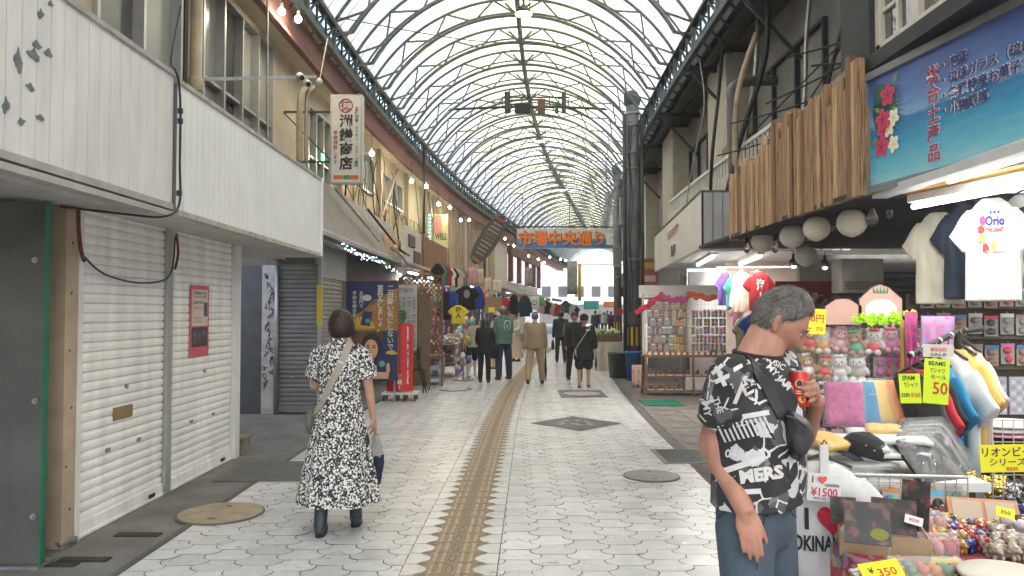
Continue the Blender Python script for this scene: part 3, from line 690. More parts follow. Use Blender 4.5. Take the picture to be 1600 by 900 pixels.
# far end: pale houses closing the view
for (x0, x1, y, h, col, lab) in ((-9, 3, 100, 8, (.62,.61,.58), 'pale building across the end of the arcade'), (3.2, 13, 104, 6.5, (.66,.64,.58), 'cream building with flat roof beyond the arcade'), (13.2, 26, 100, 9, (.7,.7,.7), 'grey building at the far right beyond the arcade')):
 t = thing('far_building', lab, 'building', W(0, y, 0) + Vector((x0, 0, 0))); a = MB(); p = W(0, y, 0)
 a.box(p.x + x0, p.x + x1, y, y + 6, 0, h); a.box(p.x + x0 - .1, p.x + x1 + .1, y - .2, y + 6, h, h + .3); a.build('wall', mat('wall_' + lab[:5].strip(), col, .8, var=.08), t)
 for i in range(int((x1 - x0) / 2.2)):
  a = MB(); xx = p.x + x0 + .6 + i * 2.2; a.box(xx, xx + 1.2, y - .05, y + .05, 3.6, 5.0); a.build('window', m_frost2, t)
 a = MB(); a.box(p.x + x0 + .3, p.x + x1 - .3, y - .06, y - .01, 0, 2.6); a.build('shop_opening', mat('shop_dark', (.10,.09,.08), .7, var=.4, scale=2), t)
# ================================================================== right side of the street
m_navy = mat('dark_slate_wall', (.030,.034,.042), .7, var=.3, scale=2)
m_plank = mat('scorched_cedar', (.43,.25,.125), .65, scale=5, stretch=(20,20,.9), ramp=(.36,.58), col2=(.085,.042,.019), bump=.25)
m_plank2 = mat('pale_cedar', (.56,.37,.19), .65, scale=4, stretch=(12,12,.8), ramp=(.34,.56), col2=(.20,.11,.05), bump=.2)
rA = thing('shop_building', 'dark walled souvenir shop with white lattice window above its sea blue sign', 'building', (2.6, 3, 0))
a = MB(); a.box(2.52, 2.9, -3, 5.06, 3.22, 7.0); a.box(2.42, 2.9, 5.06, 5.5, 2.45, 7.0); a.box(2.40, 2.52, -3, 5.06, 3.24, 3.34); a.build('upper_wall', m_navy, rA)
a = MB(); a.box(2.46, 2.54, 1.2, 5.05, 3.36, 3.41); a.box(2.46, 2.54, 5.0, 5.06, 3.36, 5.2); a.box(2.46, 2.54, 4.52, 4.6, 3.41, 5.2); a.box(2.46, 2.54, 3.5, 3.58, 3.41, 5.2)
for yy in (4.78, 4.24, 3.9): a.box(2.475, 2.53, yy, yy + .03, 3.41, 5.2)
for z in (3.62, 3.86, 4.1, 4.34): a.box(2.478, 2.528, 2.2, 5.0, z, z + .025)
f = a.build('lattice_window', mat('cream_frame', (.62,.58,.50), .5, var=.08), rA)
a = MB(); a.box(2.50, 2.515, 1.2, 5.0, 3.41, 5.2); a.build('pane', plain('mirror_glass', (.25,.24,.22), .04, metal=.85), f)
# sea blue sign, canted outwards
SO = Vector((2.40, 5.03, 0)); SU = Vector((.144, -1, 0)).normalized(); SN = Vector((-1, -.144, 0)).normalized()
def S(s, z, d=0): return SO + SU * s + SN * d + Vector((0, 0, z))
sign = thing('shop_sign', 'wide blue sea scene signboard listing souvenirs in Japanese over the T-shirt shop', 'sign', SO)
def sea_mat():
 m = bpy.data.materials.new('sea_print'); m.use_nodes = True; n = m.node_tree; L = n.links.new; b = n.nodes['Principled BSDF']
 tc = n.nodes.new('ShaderNodeTexCoord'); sp = n.nodes.new('ShaderNodeSeparateXYZ'); L(tc.outputs['Object'], sp.inputs[0])
 nz = n.nodes.new('ShaderNodeTexNoise'); nz.inputs['Scale'].default_value = 5; nz.inputs['Detail'].default_value = 6
 mp = n.nodes.new('ShaderNodeMapping'); mp.inputs['Scale'].default_value = (1, 1, 6); L(tc.outputs['Object'], mp.inputs[0]); L(mp.outputs[0], nz.inputs[0])
 ad = n.nodes.new('ShaderNodeMath'); ad.operation = 'MULTIPLY_ADD'; ad.inputs[1].default_value = .16; L(nz.outputs[0], ad.inputs[0]); L(sp.outputs[2], ad.inputs[2])
 mr = n.nodes.new('ShaderNodeMapRange'); mr.inputs[1].default_value = 2.50; mr.inputs[2].default_value = 3.30; L(ad.outputs[0], mr.inputs[0])
 rp = n.nodes.new('ShaderNodeValToRGB'); e = rp.color_ramp.elements
 e[0].position = 0; e[0].color = (.36,.62,.66,1); e[1].position = 1; e[1].color = (.035,.075,.27,1)
 for p_, q in ((.14,(.16,.50,.60)), (.34,(.05,.32,.52)), (.50,(.02,.16,.36)), (.53,(.20,.36,.58)), (.68,(.09,.19,.45))): x = e.new(p_); x.color = (*q, 1)
 L(mr.outputs[0], rp.inputs[0]); L(rp.outputs[0], b.inputs['Base Color']); b.inputs['Roughness'].default_value = .35; return m
a = MB(); a.hexa([S(0,2.45), S(2.6,2.45), S(2.6,2.45,-.08), S(0,2.45,-.08)], [S(0,3.17), S(2.6,3.17), S(2.6,3.17,-.08), S(0,3.17,-.08)]); a.build('panel', sea_mat(), sign)
m_fr = mat('sign_frame_grey', (.22,.23,.24), .45, metal=.3, var=.2)
a = MB()
for z, d in ((2.43, 0), (3.19, 0)): a.bar(S(-.04, z), S(2.6, z), .05, .05)
a.bar(S(-.03, 2.4), S(-.03, 3.21), .05, .05); a.build('frame', m_fr, sign)
m_wh = plain('sign_white', (.78,.78,.76), .5); m_mag = plain('sign_magenta', (.33,.03,.10), .5); m_ink = plain('sign_navy_ink', (.04,.04,.16), .5)
a = MB(); b = MB(); up = Vector((0,0,1))
write(a, '総合土産品', S(.62, 3.08), SU, up, .112, .58, .05, vertical=True, off=.004); write(b, '総合土産品', S(.62, 3.08), SU, up, .112, .58, .016, vertical=True, off=.007)
a2 = MB()
for i, tx in enumerate(('・泡盛', '・琉球ガラス（琉球ガ', '・各種特産お菓子', '・小物類等')):
 z = 3.045 - i * .088
 write(a, tx, S(.70, z), SU, up, .074, None, .056, center=False, off=.004); a2 = MB(); write(a2, tx, S(.70, z), SU, up, .074, None, .024, center=False, off=.007); a2.build('navy_lettering', m_ink, sign)
a.build('white_outline', m_wh, sign); b.build('magenta_lettering', m_mag, sign)
a = MB()                                       # printed palm fronds and flowers
for (cs, cz, a0, a1, n, ln) in ((.05, 3.13, -88, -18, 20, .42), (.02, 2.98, -70, 10, 16, .40)):
 for k in range(n):
  an = R(a0 + (a1 - a0) * k / (n - 1)); l = ln * (1 - .5 * abs(k / (n-1) - .5)); p = lambda r, w_: S(cs + r*math.cos(an) - w_*math.sin(an), cz + r*math.sin(an) + w_*math.cos(an), .0025)
  a.add([p(.02, 0), p(l*.5, .008), p(l, 0), p(l*.5, -.008)], [(0,1,2,3)])
a.build('palm_print', plain('palm_green', (.04,.13,.11), .5), sign)
def blossom(cs, cz, r, m1, m2, name, np_=5, rot=0):
 a = MB()
 for k in range(np_):
  an = rot + 2*math.pi*k/np_; pts = []
  for q in range(12):
   t = 2*math.pi*q/12; lx, ly = r*.55 + r*.48*math.cos(t), r*.36*math.sin(t)
   pts.append(S(cs + lx*math.cos(an) - ly*math.sin(an), cz + lx*math.sin(an) + ly*math.cos(an), .0045 + k*.0004))
  a.add(pts, [tuple(range(12))], 0)
  a.add([S(cs + x*math.cos(an) - yy*math.sin(an), cz + x*math.sin(an) + yy*math.cos(an), .0068) for x, yy in ((.0,-r*.05),(r*.62,-r*.02),(r*.62,r*.02),(0,r*.05))], [(0,1,2,3)], 1)
 a.build(name, [m1, m2], sign)
m_hib, m_hibd, m_plum, m_pyel = plain('hibiscus_pink', (.58,.05,.13), .5), plain('hibiscus_dark', (.25,.01,.04), .5), plain('plumeria_white', (.80,.78,.66), .5), plain('plumeria_yellow', (.75,.48,.06), .5)
for cs, cz in ((.20, 3.02), (.145, 2.87), (.13, 2.70), (.16, 2.80)): blossom(cs, cz, .075, m_hib, m_hibd, 'hibiscus_print', rot=cs*20)
for cs, cz in ((.255, 2.86), (.205, 2.80), (.25, 2.69)): blossom(cs, cz, .058, m_plum, m_pyel, 'plumeria_print', rot=cs*33)
a = MB()
for cs, cz, an in ((.25,3.08,.8),(.12,2.93,2.6),(.24,2.93,-.7),(.09,2.76,3.6),(.2,2.72,.4),(.18,2.95,1.4)):
 p = lambda r, w_: S(cs + r*math.cos(an) - w_*math.sin(an), cz + r*math.sin(an) + w_*math.cos(an), .0038)
 a.add([p(0,0), p(.03,.018), p(.075,0), p(.03,-.018)], [(0,1,2,3)])
a.build('leaf_print', plain('leaf_green', (.16,.34,.05), .5), sign)
# near shop ceiling with tubes
a = MB(); a.box(2.42, 2.52, -1, 5.05, 2.38, 2.43); a.box(2.86, 6.0, -1, 5.2, 2.50, 2.56)
for k in range(60): a.box(2.86, 3.5, 1.0 + k*.07, 1.035 + k*.07, 2.485, 2.50)
a.build('ceiling', mat('shop_ceiling_white', (.55,.56,.58), .5, var=.1), rA)
m_tube = plain('fluorescent_tube', (1.0, .98, .93), .4, emit=5.5); m_tubew = plain('tube_warm', (1.0,.86,.62), .4, emit=10)
def tube_lamp(p0, p1, label, shade=None, warm=False, power=0, group='fluorescent shop lamps'):
 p0, p1 = Vector(p0), Vector(p1); t = thing('fluorescent_lamp', label, 'lamp', (p0+p1)/2, group)
 a = MB(); a.bar(p0 + up*.05, p1 + up*.05, .09, .05); a.build('housing', m_white, t)
 if shade: a = MB(); a.bar(p0 + up*.085, p1 + up*.085, .26, .012); a.build('reflector', shade, t)
 a = MB(); a.tube([p0, p1], .016, 10); a.build('glowing_tube', m_tubew if warm else m_tube, t, smooth=True)
 if power:
  l = bpy.data.lights.new('tube_light', 'AREA'); l.shape = 'RECTANGLE'; l.size = (p1-p0).length; l.size_y = .05; l.energy = power; l.color = (1,.95,.88) if not warm else (1,.85,.65)
  o = bpy.data.objects.new('tube_light', l); COL.objects.link(o); o.location = (p0+p1)/2 - up*.022
  d = (p1-p0).normalized(); z = up; y = z.cross(d); o.rotation_euler = Matrix((d, y, z)).transposed().to_euler(); attach(o, t)
tube_lamp((2.56, 4.40, 2.385), (2.50, 3.1, 2.385), 'white fluorescent tube under the blue sea sign', power=3.5)
tube_lamp((2.64, 4.95, 2.31), (2.90, 3.7, 2.31), 'fluorescent tube under an orange reflector above the hanging T-shirts', shade=plain('orange_reflector', (.75,.38,.06), .5), power=1.6)
tube_lamp((3.6, 4.6, 2.44), (3.6, 3.4, 2.44), 'fluorescent tube deep inside the T-shirt shop ceiling', power=6)
# the rough plank screen with lanterns
rB = thing('shop_building', 'open souvenir shop with rough cedar plank screen above its dark soffit', 'building', (3.2, 6.5, 0))
seeded(12); a = MB(); y = 5.03; i = 0
while y < 8.05:
 wd = U(.032, .095); top = 3.24 - .03*(y-5) + .06*math.sin(y*2.3) + U(-.12, .10) + (.0 if y > 5.2 else .18)
 if y < 5.1: top = 3.33
 a.box(2.335 - U(0, .02), 2.375, y + .002, min(y + wd, 8.06) - .002, 2.40 + (y-5)*.004, top, random.choice((0,0,0,1,2))); y += wd; i += 1
a.box(2.36, 2.40, 5.03, 8.06, 2.5, 3.0, 0)
pl = a.build('plank_screen', [m_plank, m_plank2, mat('dark_cedar', (.30,.16,.075), .65, scale=5, stretch=(26,26,1.0), col2=(.07,.035,.016), bump=.25)], rB)
a = MB(); a.box(2.34, 3.3, 8.06, 8.10, 2.38, 3.1); a.build('screen_return', m_plank2, rB)
a = MB(); a.box(2.33, 6.0, 5.2, 9.4, 2.405, 2.44) ; a.build('soffit', m_navy, rB)
a = MB(); a.bar((2.42, 5.3, 3.30), (2.42, 7.3, 3.12), .06, .12); a.bar((2.5, 5.1, 3.42), (2.5, 8, 3.1), .03, .03); a.build('old_timber', mat('grey_timber', (.33,.27,.20), .8, var=.3, scale=6), rB)
for yy in (6.2, 6.6, 7.0, 7.2):
 a = MB(); a.box(2.42, 2.5, yy, yy + .07, 2.9, 3.34 - (yy-6)*.12); a.build('pale_stud', mat('pale_stud', (.5,.47,.42), .7, var=.2), rB)
# interior of that shop
a = MB(); a.box(3.62, 7.0, 9.5, 9.6, 0, 2.34); a.build('rear_wall', mat('shop_rear_grey', (.26,.25,.24), .7, var=.2), rB)
a = MB(); a.box(5.2, 5.3, 4.9, 9.5, 0, 2.34); a.build('side_wall', mat('shop_side', (.3,.29,.28), .7, var=.2), rB)
shutter(rB, (4.55, 9.48, .02), (1,0,0), (0,-1,0), 1.3, 2.1, m_shutd, locks=False, slat=.09)
a = MB(); a.box(3.30, 4.1, 9.42, 9.47, .9, 2.0); p = a.build('red_panel', mat('dark_red_panel', (.16,.018,.02), .6, var=.35, scale=3), rB)
a = MB(); seeded(4)
for k in range(60): a.ell((U(3.55, 4.1), 9.41, U(1.55, 1.85)), (U(.02,.05), .01, U(.01,.035)), nu=7, nv=4)
a.build('leaf_pattern', mat('grey_leaf_print', (.30,.28,.22), .7, var=.4, scale=9), p)
a = MB(); write(a, '琉球菓子', (3.42, 9.414, 1.95), (1,0,0), up, .075, .30, .03, vertical=True); a.build('lettering', m_wh, p)
a = MB(); a.box(3.40, 3.475, 9.416, 9.42, 1.62, 1.97); a.build('name_slip', m_dark, p)
t = thing('air_conditioner', 'white air conditioner unit high on the rear wall beneath the lanterns', 'air conditioner', (4.2, 9.2, 1.98))
a = MB(); a.box(3.98, 4.48, 9.1, 9.40, 1.85, 2.26); a.build('body', m_white, t)
for k in range(3):
 a = MB(); a.box(4.0, 4.46, 9.07, 9.1, 1.89 + k*.035, 1.9 + k*.035 + .012); a.build('louvre', m_alu, t)
a = MB(); a.box(4.28, 4.9, 9.05, 9.3, .8, 1.86); tag(a.build('wooden_cabinet', mat('cabinet_brown', (.10,.055,.035), .6, var=.3, scale=3)), 'brown wooden cabinet against the grey shutter at the back of the shop', 'cabinet')
# lanterns and bulbs under the screen
m_paper = mat('lantern_paper', (.66,.62,.52), .8, var=.06, scale=4, trans=0)
def lantern(px, py, r_px, D, label):
 ctr = P(px, py, D); r = r_px * D / FPX; t = thing('paper_lantern', label, 'lantern', ctr, 'round paper lanterns under the plank screen')
 prof = [(r*.18, -r*.985)]; n = 15
 for i in range(1, n*2): th = -math.pi/2*.93 + math.pi*.93*i/(2*n); prof.append((r*math.cos(th) * (1.0 if i % 2 else .968), r*.96*math.sin(th)))
 prof.append((r*.18, r*.985)); a = MB(); a.lathe(ctr.x, ctr.y, [(q[0], ctr.z + q[1]) for q in prof], 44); a.build('paper_shade', m_paper, t)
 a = MB(); a.tube([ctr + up*r*.97, Vector((ctr.x, ctr.y, 2.41))], .005, 5); a.build('cord', m_cable, t)
 a = MB(); a.lathe(ctr.x, ctr.y, [(r*.2, ctr.z + r*.95), (r*.2, ctr.z + r*1.02)], 16); a.build('wire_ring', m_steel, t)
for v in ((1331,348,23,5.8,'nearest and largest paper lantern, beside the bare bulbs'), (1276,357,20.5,6.2,'second paper lantern from the blue sign, plump and cream'), (1238,369,19.5,6.9,'third paper lantern along the plank screen edge'), (1192,377,18,7.8,'farthest grey looking paper lantern at the left end of the row'), (1259,400,17,7.9,'shaded paper lantern hanging lowest behind the others')): lantern(*v)
m_bulb = plain('clear_bulb', (.75,.74,.68), .06, trans=.85); m_lit = plain('lit_bulb', (1,.86,.62), .4, emit=9)
def bulb(px, py, D, top, label, lit=False, s=1.0, group='bare bulbs under the plank screen', shade=False, glow=0):
 q = P(px, py, D); t = thing('hanging_bulb', label, 'bulb', q, group)
 a = MB(); a.lathe(q.x, q.y, [(.002, q.z-.055*s), (.022*s, q.z-.045*s), (.034*s, q.z-.015*s), (.030*s, q.z+.012*s), (.015*s, q.z+.05*s), (.013*s, q.z+.06*s)], 14); a.build('glass', m_lit if lit else m_bulb, t, smooth=True)
 a = MB(); a.cyl((q.x, q.y, q.z+.055*s), (q.x, q.y, q.z+.115*s), .017*s, n=10); a.build('socket', m_dark, t)
 a = MB(); a.tube([(q.x, q.y, q.z+.11*s), (q.x, q.y, top)], .005, 5); a.build('cord', m_cable, t)
 if shade: a = MB(); a.lathe(q.x, q.y, [(.07*s, q.z-.03*s), (.075*s, q.z-.03*s), (.03*s, q.z+.06*s), (.02*s, q.z+.06*s)], 16); a.build('shade', m_steel, t, smooth=True)
bulb(1363, 340, 5.7, 2.41, 'long clear filament bulb hanging right of the largest lantern', s=1.25)
bulb(1390, 333, 5.8, 2.35, 'small bulb on a bent white holder near the blue sign', s=.8)
bulb(1302, 352, 6.9, 2.35, 'clear bulb half hidden behind the largest lantern', s=1.1)
bulb(1211, 386, 7.4, 2.35, 'clear bulb between the two leftmost lanterns', s=1.1)
bulb(1167, 388, 8.0, 2.35, 'dim bulb at the left end under the plank screen', s=1.0)
bulb(1289, 414, 9.0, 2.33, 'lit spot bulb under a small metal shade before the red panel', lit=True, shade=True)
bulb(1240, 412, 8.8, 2.33, 'small spot bulb with metal shade beside the red T-shirt', lit=True, shade=True)
# pale shop with the white fascia
rC = thing('shop_building', 'souvenir shop with white corrugated fascia and balcony with white railing', 'building', W(3.2, 12, 0))
m_fw = mat('fascia_pale', (.60,.60,.57), .45, var=.08, scale=2)
def FX(y): return 2.42 + .085 * (y - 9.6)
a = MB(); a.hexa([(FX(9.6), 9.6, 2.44), (FX(9.6)+.06, 9.6, 2.44), (FX(15.4)+.06, 15.4, 2.44), (FX(15.4), 15.4, 2.44)], [(FX(9.6), 9.6, 3.14), (FX(9.6)+.06, 9.6, 3.14), (FX(15.4)+.06, 15.4, 3.14), (FX(15.4), 15.4, 3.14)])
sgn = a.build('white_fascia', m_fw, rC)
a = MB(); fu = Vector((.085, 1, 0)).normalized() * -1
write(a, 'おみやげ館', (FX(12.4) - .01, 12.4, 2.93), fu, up, .17, 1.35, .03, off=.006); a.build('red_lettering', plain('sign_crimson', (.33,.01,.05), .5), sgn)
a = MB(); write(a, '晃月', (FX(12.4) - .01, 12.4, 2.62), fu, up, .19, .55, .04, off=.006); a.build('black_lettering', m_dark, sgn)
a = MB(); x = FX(9.6) + .02
while x < 4.2: a.box(x, x + .105, 9.58 - .012 * (int(x*10) % 2), 9.62, 2.40, 3.14); x += .125
a.box(FX(9.6), 4.3, 9.60, 9.64, 2.40, 3.14); a.build('ribbed_end_panel', mat('grey_ribbed_panel', (.31,.31,.31), .5, var=.1), rC)
a = MB(); a.hexa([(FX(9.6), 9.6, 3.14), (5, 9.6, 3.14), (5.5, 15.4, 3.14), (FX(15.4), 15.4, 3.14)], [(FX(9.6)-.02, 9.58, 3.17), (5, 9.58, 3.17), (5.5, 15.4, 3.17), (FX(15.4)-.02, 15.4, 3.17)]); a.build('fascia_cap', m_fr, rC)
a = MB(); a.hexa([(FX(9.6)+.07, 9.7, 2.5), (6, 9.7, 2.5), (6, 15.4, 2.5), (FX(15.4)+.07, 15.4, 2.5)], [(FX(9.6)+.07, 9.7, 2.54), (6, 9.7, 2.54), (6, 15.4, 2.54), (FX(15.4)+.07, 15.4, 2.54)]); a.build('ceiling', MATS['shop_ceiling_white'], rC)
a = MB(); a.box(3.9, 6.2, 16.6, 16.75, 0, 2.5); a.box(5.6, 5.7, 9.6, 16.6, 0, 2.5)
a.build('rear_wall', mat('shop_rear_pale', (.55,.55,.53), .6, var=.1), rC)
a = MB(); a.box(3.75, 5.2, 13.2, 13.26, 0, 2.5); a.build('pink_partition', mat('pinkish_wall', (.52,.42,.37), .7, var=.08), rC)
a = MB(); wallseg(a, 3.28, 9.4, 16.4, 3.17, 3.72, .10); a.build('balcony_parapet', mat('parapet_cream', (.55,.53,.47), .7, var=.15), rC)
a = MB(); wallseg(a, 3.30, 9.4, 16.4, 3.98, 4.03, .06)
for yy in np.arange(9.4, 16.4, .17): wallseg(a, 3.315, yy, yy + .035, 3.72, 3.99, .03)
a.build('balcony_railing', m_white, rC)
a = MB(); wallseg(a, 4.15, 5.5, 40, 3.1, 6.3, .15); a.build('upper_wall', mat('grey_upper_wall', (.23,.225,.21), .85, var=.25, scale=1.5), rC)
for (y0, y1, col) in ((13.2, 14.6, 0), (18.6, 20.4, 0), (25, 26, 0)):
 a = MB(); wallseg(a, 3.75, y0, y1, 3.1, 6.2, .4); a.build('pilaster', mat('cream_pilaster', (.46,.44,.37), .8, var=.15), rC)
window(rC, 4.13, 9.8, 12.8, 4.1, 5.5, 3, 1, m_frost2, side=-1, fm=m_navy); window(rC, 4.13, 15.2, 18.2, 4.1, 5.5, 3, 1, m_frost2, side=-1, fm=m_navy)
a = MB(); a.box(3.5, 3.9, 12.0, 12.5, 4.0, 4.32); tag(a.build('cardboard_box', mat('cardboard', (.28,.17,.09), .8, var=.1)), 'brown cardboard box standing on the balcony', 'box')
a = MB(); a.box(3.5, 3.95, 11.9, 12.6, 3.2, 4.0); a.build('balcony_bench', m_conc, rC)
tube_lamp((3.0, 11.2, 2.44), (3.3, 13.4, 2.44), 'bright fluorescent tube behind the white fascia, nearest the street', power=14)
tube_lamp((3.6, 10.9, 2.42), (3.9, 12.9, 2.42), 'bright fluorescent tube above the purple and red T-shirts', power=12)
# farther right-hand buildings, mostly behind the columns
rD = thing('shop_building', 'dim narrow shop front behind the dark columns', 'building', W(3.4, 24, 0))
a = MB(); wallseg(a, 3.6, 16.8, 23, 0, 3.1, .15); wallseg(a, 3.3, 23, 57, 0, 3.0, .15); wallseg(a, 4.15, 40, 57, 3.0, 6.3, .15); wallseg(a, 3.05, 23, 57, 2.5, 3.0, .2); a.build('wall', mat('dim_wall', (.17,.165,.16), .8, var=.3), rD)
t = thing('colourful_banner', 'orange and pink vertical shop banner beside the thick column', 'banner', W(3.2, 20.4, 1.9))
a = MB(); a.box(3.42, 3.92, 20.3, 20.34, 1.95, 3.05); a.build('cloth', mat('orange_banner', (.48,.18,.07), .7, var=.2, scale=3, col2=(.42,.08,.14)), t)
a = MB()
for z, mi in ((2.85, 0), (2.5, 1), (2.15, 0)): a.box(3.48, 3.86, 20.285, 20.3, z - .07, z + .09, mi)
a.build('printed_block', [plain('banner_yellow', (.6,.45,.1), .6), plain('banner_white', (.7,.6,.6), .6)], t)
# ================================================================== people
def skin_mat(name, col):
 m = mat(name, col, .5, var=.15, scale=13, bump=.06, bscale=120, subs=.08); return m
m_skin_t = skin_mat('tanned_skin', (.40,.195,.13)); m_skin_l = skin_mat('light_skin', (.50,.29,.20))
def cloth(name, col, **k): return mat(name, col, .85, var=k.pop('var', .12), scale=k.pop('scale', 5), bump=k.pop('bump', .55), bscale=k.pop('bscale', 8), stretch=k.pop('stretch', (1,1,.45)), **k)
def cone(mb, p0, r0, p1, r1, n=12, k=5):
 """tapered limb with rounded ends"""
 p0, p1 = Vector(p0), Vector(p1); d = (p1 - p0); L_ = d.length; d.normalize(); pts = []; rs = []
 for t in (-.95, -.6, 0): pts.append(p0 + d*r0*t); rs.append(r0*math.sqrt(max(.02, 1 - t*t)))
 for i in range(1, k): t = i/k; pts.append(p0.lerp(p1, t)); rs.append(r0 + (r1-r0)*t)
 for t in (0, .6, .95): pts.append(p1 + d*r1*t); rs.append(r1*math.sqrt(max(.02, 1 - t*t)))
 mb.tube(pts, rs, n)
def loft(mb, rings, n=28, fold=None, pw=2.0, m=None):
 """closed stack of rings (centre, rx, ry, yaw)"""
 vs = []; fs = []
 for k, (ctr, rx, ry, *yw) in enumerate(rings):
  yw = yw[0] if yw else 0; ctr = Vector(ctr)
  for j in range(n):
   a = 2*math.pi*j/n; q = fold(k / (len(rings)-1), a) if fold else 1
   ca, sa = math.cos(a), math.sin(a); x = rx*q*math.copysign(abs(ca)**(2/pw), ca); y = ry*q*math.copysign(abs(sa)**(2/pw), sa)
   vs.append(ctr + Vector((x*math.cos(yw) - y*math.sin(yw), x*math.sin(yw) + y*math.cos(yw), 0)))
 for i in range(len(rings)-1):
  for j in range(n): fs.append((i*n+j, i*n+(j+1)%n, (i+1)*n+(j+1)%n, (i+1)*n+j))
 fs.append(tuple(range(n))[::-1]); fs.append(tuple((len(rings)-1)*n+j for j in range(n))); mb.add(vs, fs, m)
def head_pt(d, grow=0.0, male=True):
 """point of the head's surface in direction d (face looks along -y)"""
 g = lambda v, s: math.exp(-(v/s)**2)
 x, y, z = d.x*.077, d.y*.098, d.z*.119
 lo = max(0, -d.z)
 x *= 1 - (.30 if male else .36)*lo**1.3
 if y > 0: y *= 1 - .42*lo**.9
 else: y *= 1 - .05*lo
 if d.z > 0: x *= 1 + .05*d.z*(1-d.z)
 f = max(0, -d.y)**.7
 dy = 0
 dy -= .024*g(x, .0125 + .004*(z < -.02))*(g(z+.024, .017) + .55*g(z-.004, .022))*f     # nose
 dy -= .006*g(z-.032, .010)*g(x, .045)*f                                             # brow
 dy += .010*(g(x-.032,.016)+g(x+.032,.016))*g(z-.010,.012)*f                         # eye sockets
 dy -= .006*g(z+.060,.007)*g(x,.022)*f - .003*g(z+.066,.003)*g(x,.022)*f             # lips
 dy -= .005*g(z+.074,.006)*g(x,.018)*f
 dy -= .009*g(z+.102,.016)*g(x,.024)*f                                               # chin
 dy -= .004*(g(x-.042,.018)+g(x+.042,.018))*g(z+.018,.018)*f                         # cheekbones
 p = Vector((x, y+dy, z)); return p + d*grow
def head(mb, M4, s=1.0, nu=48, nv=40, male=True, ears=True):
 vs = []; fs = []
 for i in range(nv+1):
  t = -math.pi/2 + math.pi*i/nv
  for j in range(nu):
   a = 2*math.pi*j/nu; d = Vector((math.cos(t)*math.cos(a), math.cos(t)*math.sin(a), math.sin(t))); vs.append(M4 @ (head_pt(d, 0, male)*s))
 for i in range(nv):
  for j in range(nu): fs.append((i*nu+j, i*nu+(j+1)%nu, (i+1)*nu+(j+1)%nu, (i+1)*nu+j))
 mb.add(vs, fs)
 if ears:
  for sd in (-1, 1):
   ro = (M4.to_3x3() @ Euler((R(-12), 0, R(sd*-20))).to_matrix())
   mb.ell(M4 @ (Vector((sd*.077, .012, -.008))*s), (.010*s, .019*s, .032*s), ro, 12, 9)
   mb.ell(M4 @ (Vector((sd*.076, .004, -.034))*s), (.008*s, .010*s, .012*s), ro, 8, 6)
def hair(name, m, M4, s, parent, front=.062, low=-.05, vol=.016, male=True, long=0, wave=0, voxel=.007, side=-.01, top=.0):
 """hair as a shell: outside the scalp where hair grows, tucked under the skin elsewhere"""
 mb = MB(); vs = []; fs = []; nu, nv = 56, 40
 for i in range(nv+1):
  t = -math.pi/2 + math.pi*i/nv
  for j in range(nu):
   a = 2*math.pi*j/nu; d = Vector((math.cos(t)*math.cos(a), math.cos(t)*math.sin(a), math.sin(t))); p = head_pt(d, 0, male)
   fr = max(0, min(1, (-d.y - .05)/.5)); sdw = abs(d.x)
   line = low + (front - low)*fr + (side - low)*max(0, min(1, 1 - abs(d.y + .1)/.55))*(1-fr)
   k = max(-1, min(1, (p.z - line)/.012))
   th = (vol + top*max(0, d.z)**2)*(.35 + .65*max(0, k)) if k > 0 else -.012
   th += wave*math.sin(a*17 + t*9)*max(0, k) + wave*.6*math.sin(a*31 - t*14)*max(0, k)
   vs.append(M4 @ ((p + d*th)*s))
 for i in range(nv):
  for j in range(nu): fs.append((i*nu+j, i*nu+(j+1)%nu, (i+1)*nu+(j+1)%nu, (i+1)*nu+j))
 mb.add(vs, fs)
 if long:
  rings = []
  for i in range(9):
   t = i/8; rings.append((M4 @ (Vector((0, .055 + .035*t, .06 - t*(long + .06)))*s), (.085 + .02*math.sin(t*3) - .035*t)*s, (.045 - .012*t)*s, M4.to_euler().z))
  loft(mb, rings[::-1], 20)
 return remeshed(mb, name, m, voxel, 1, parent)
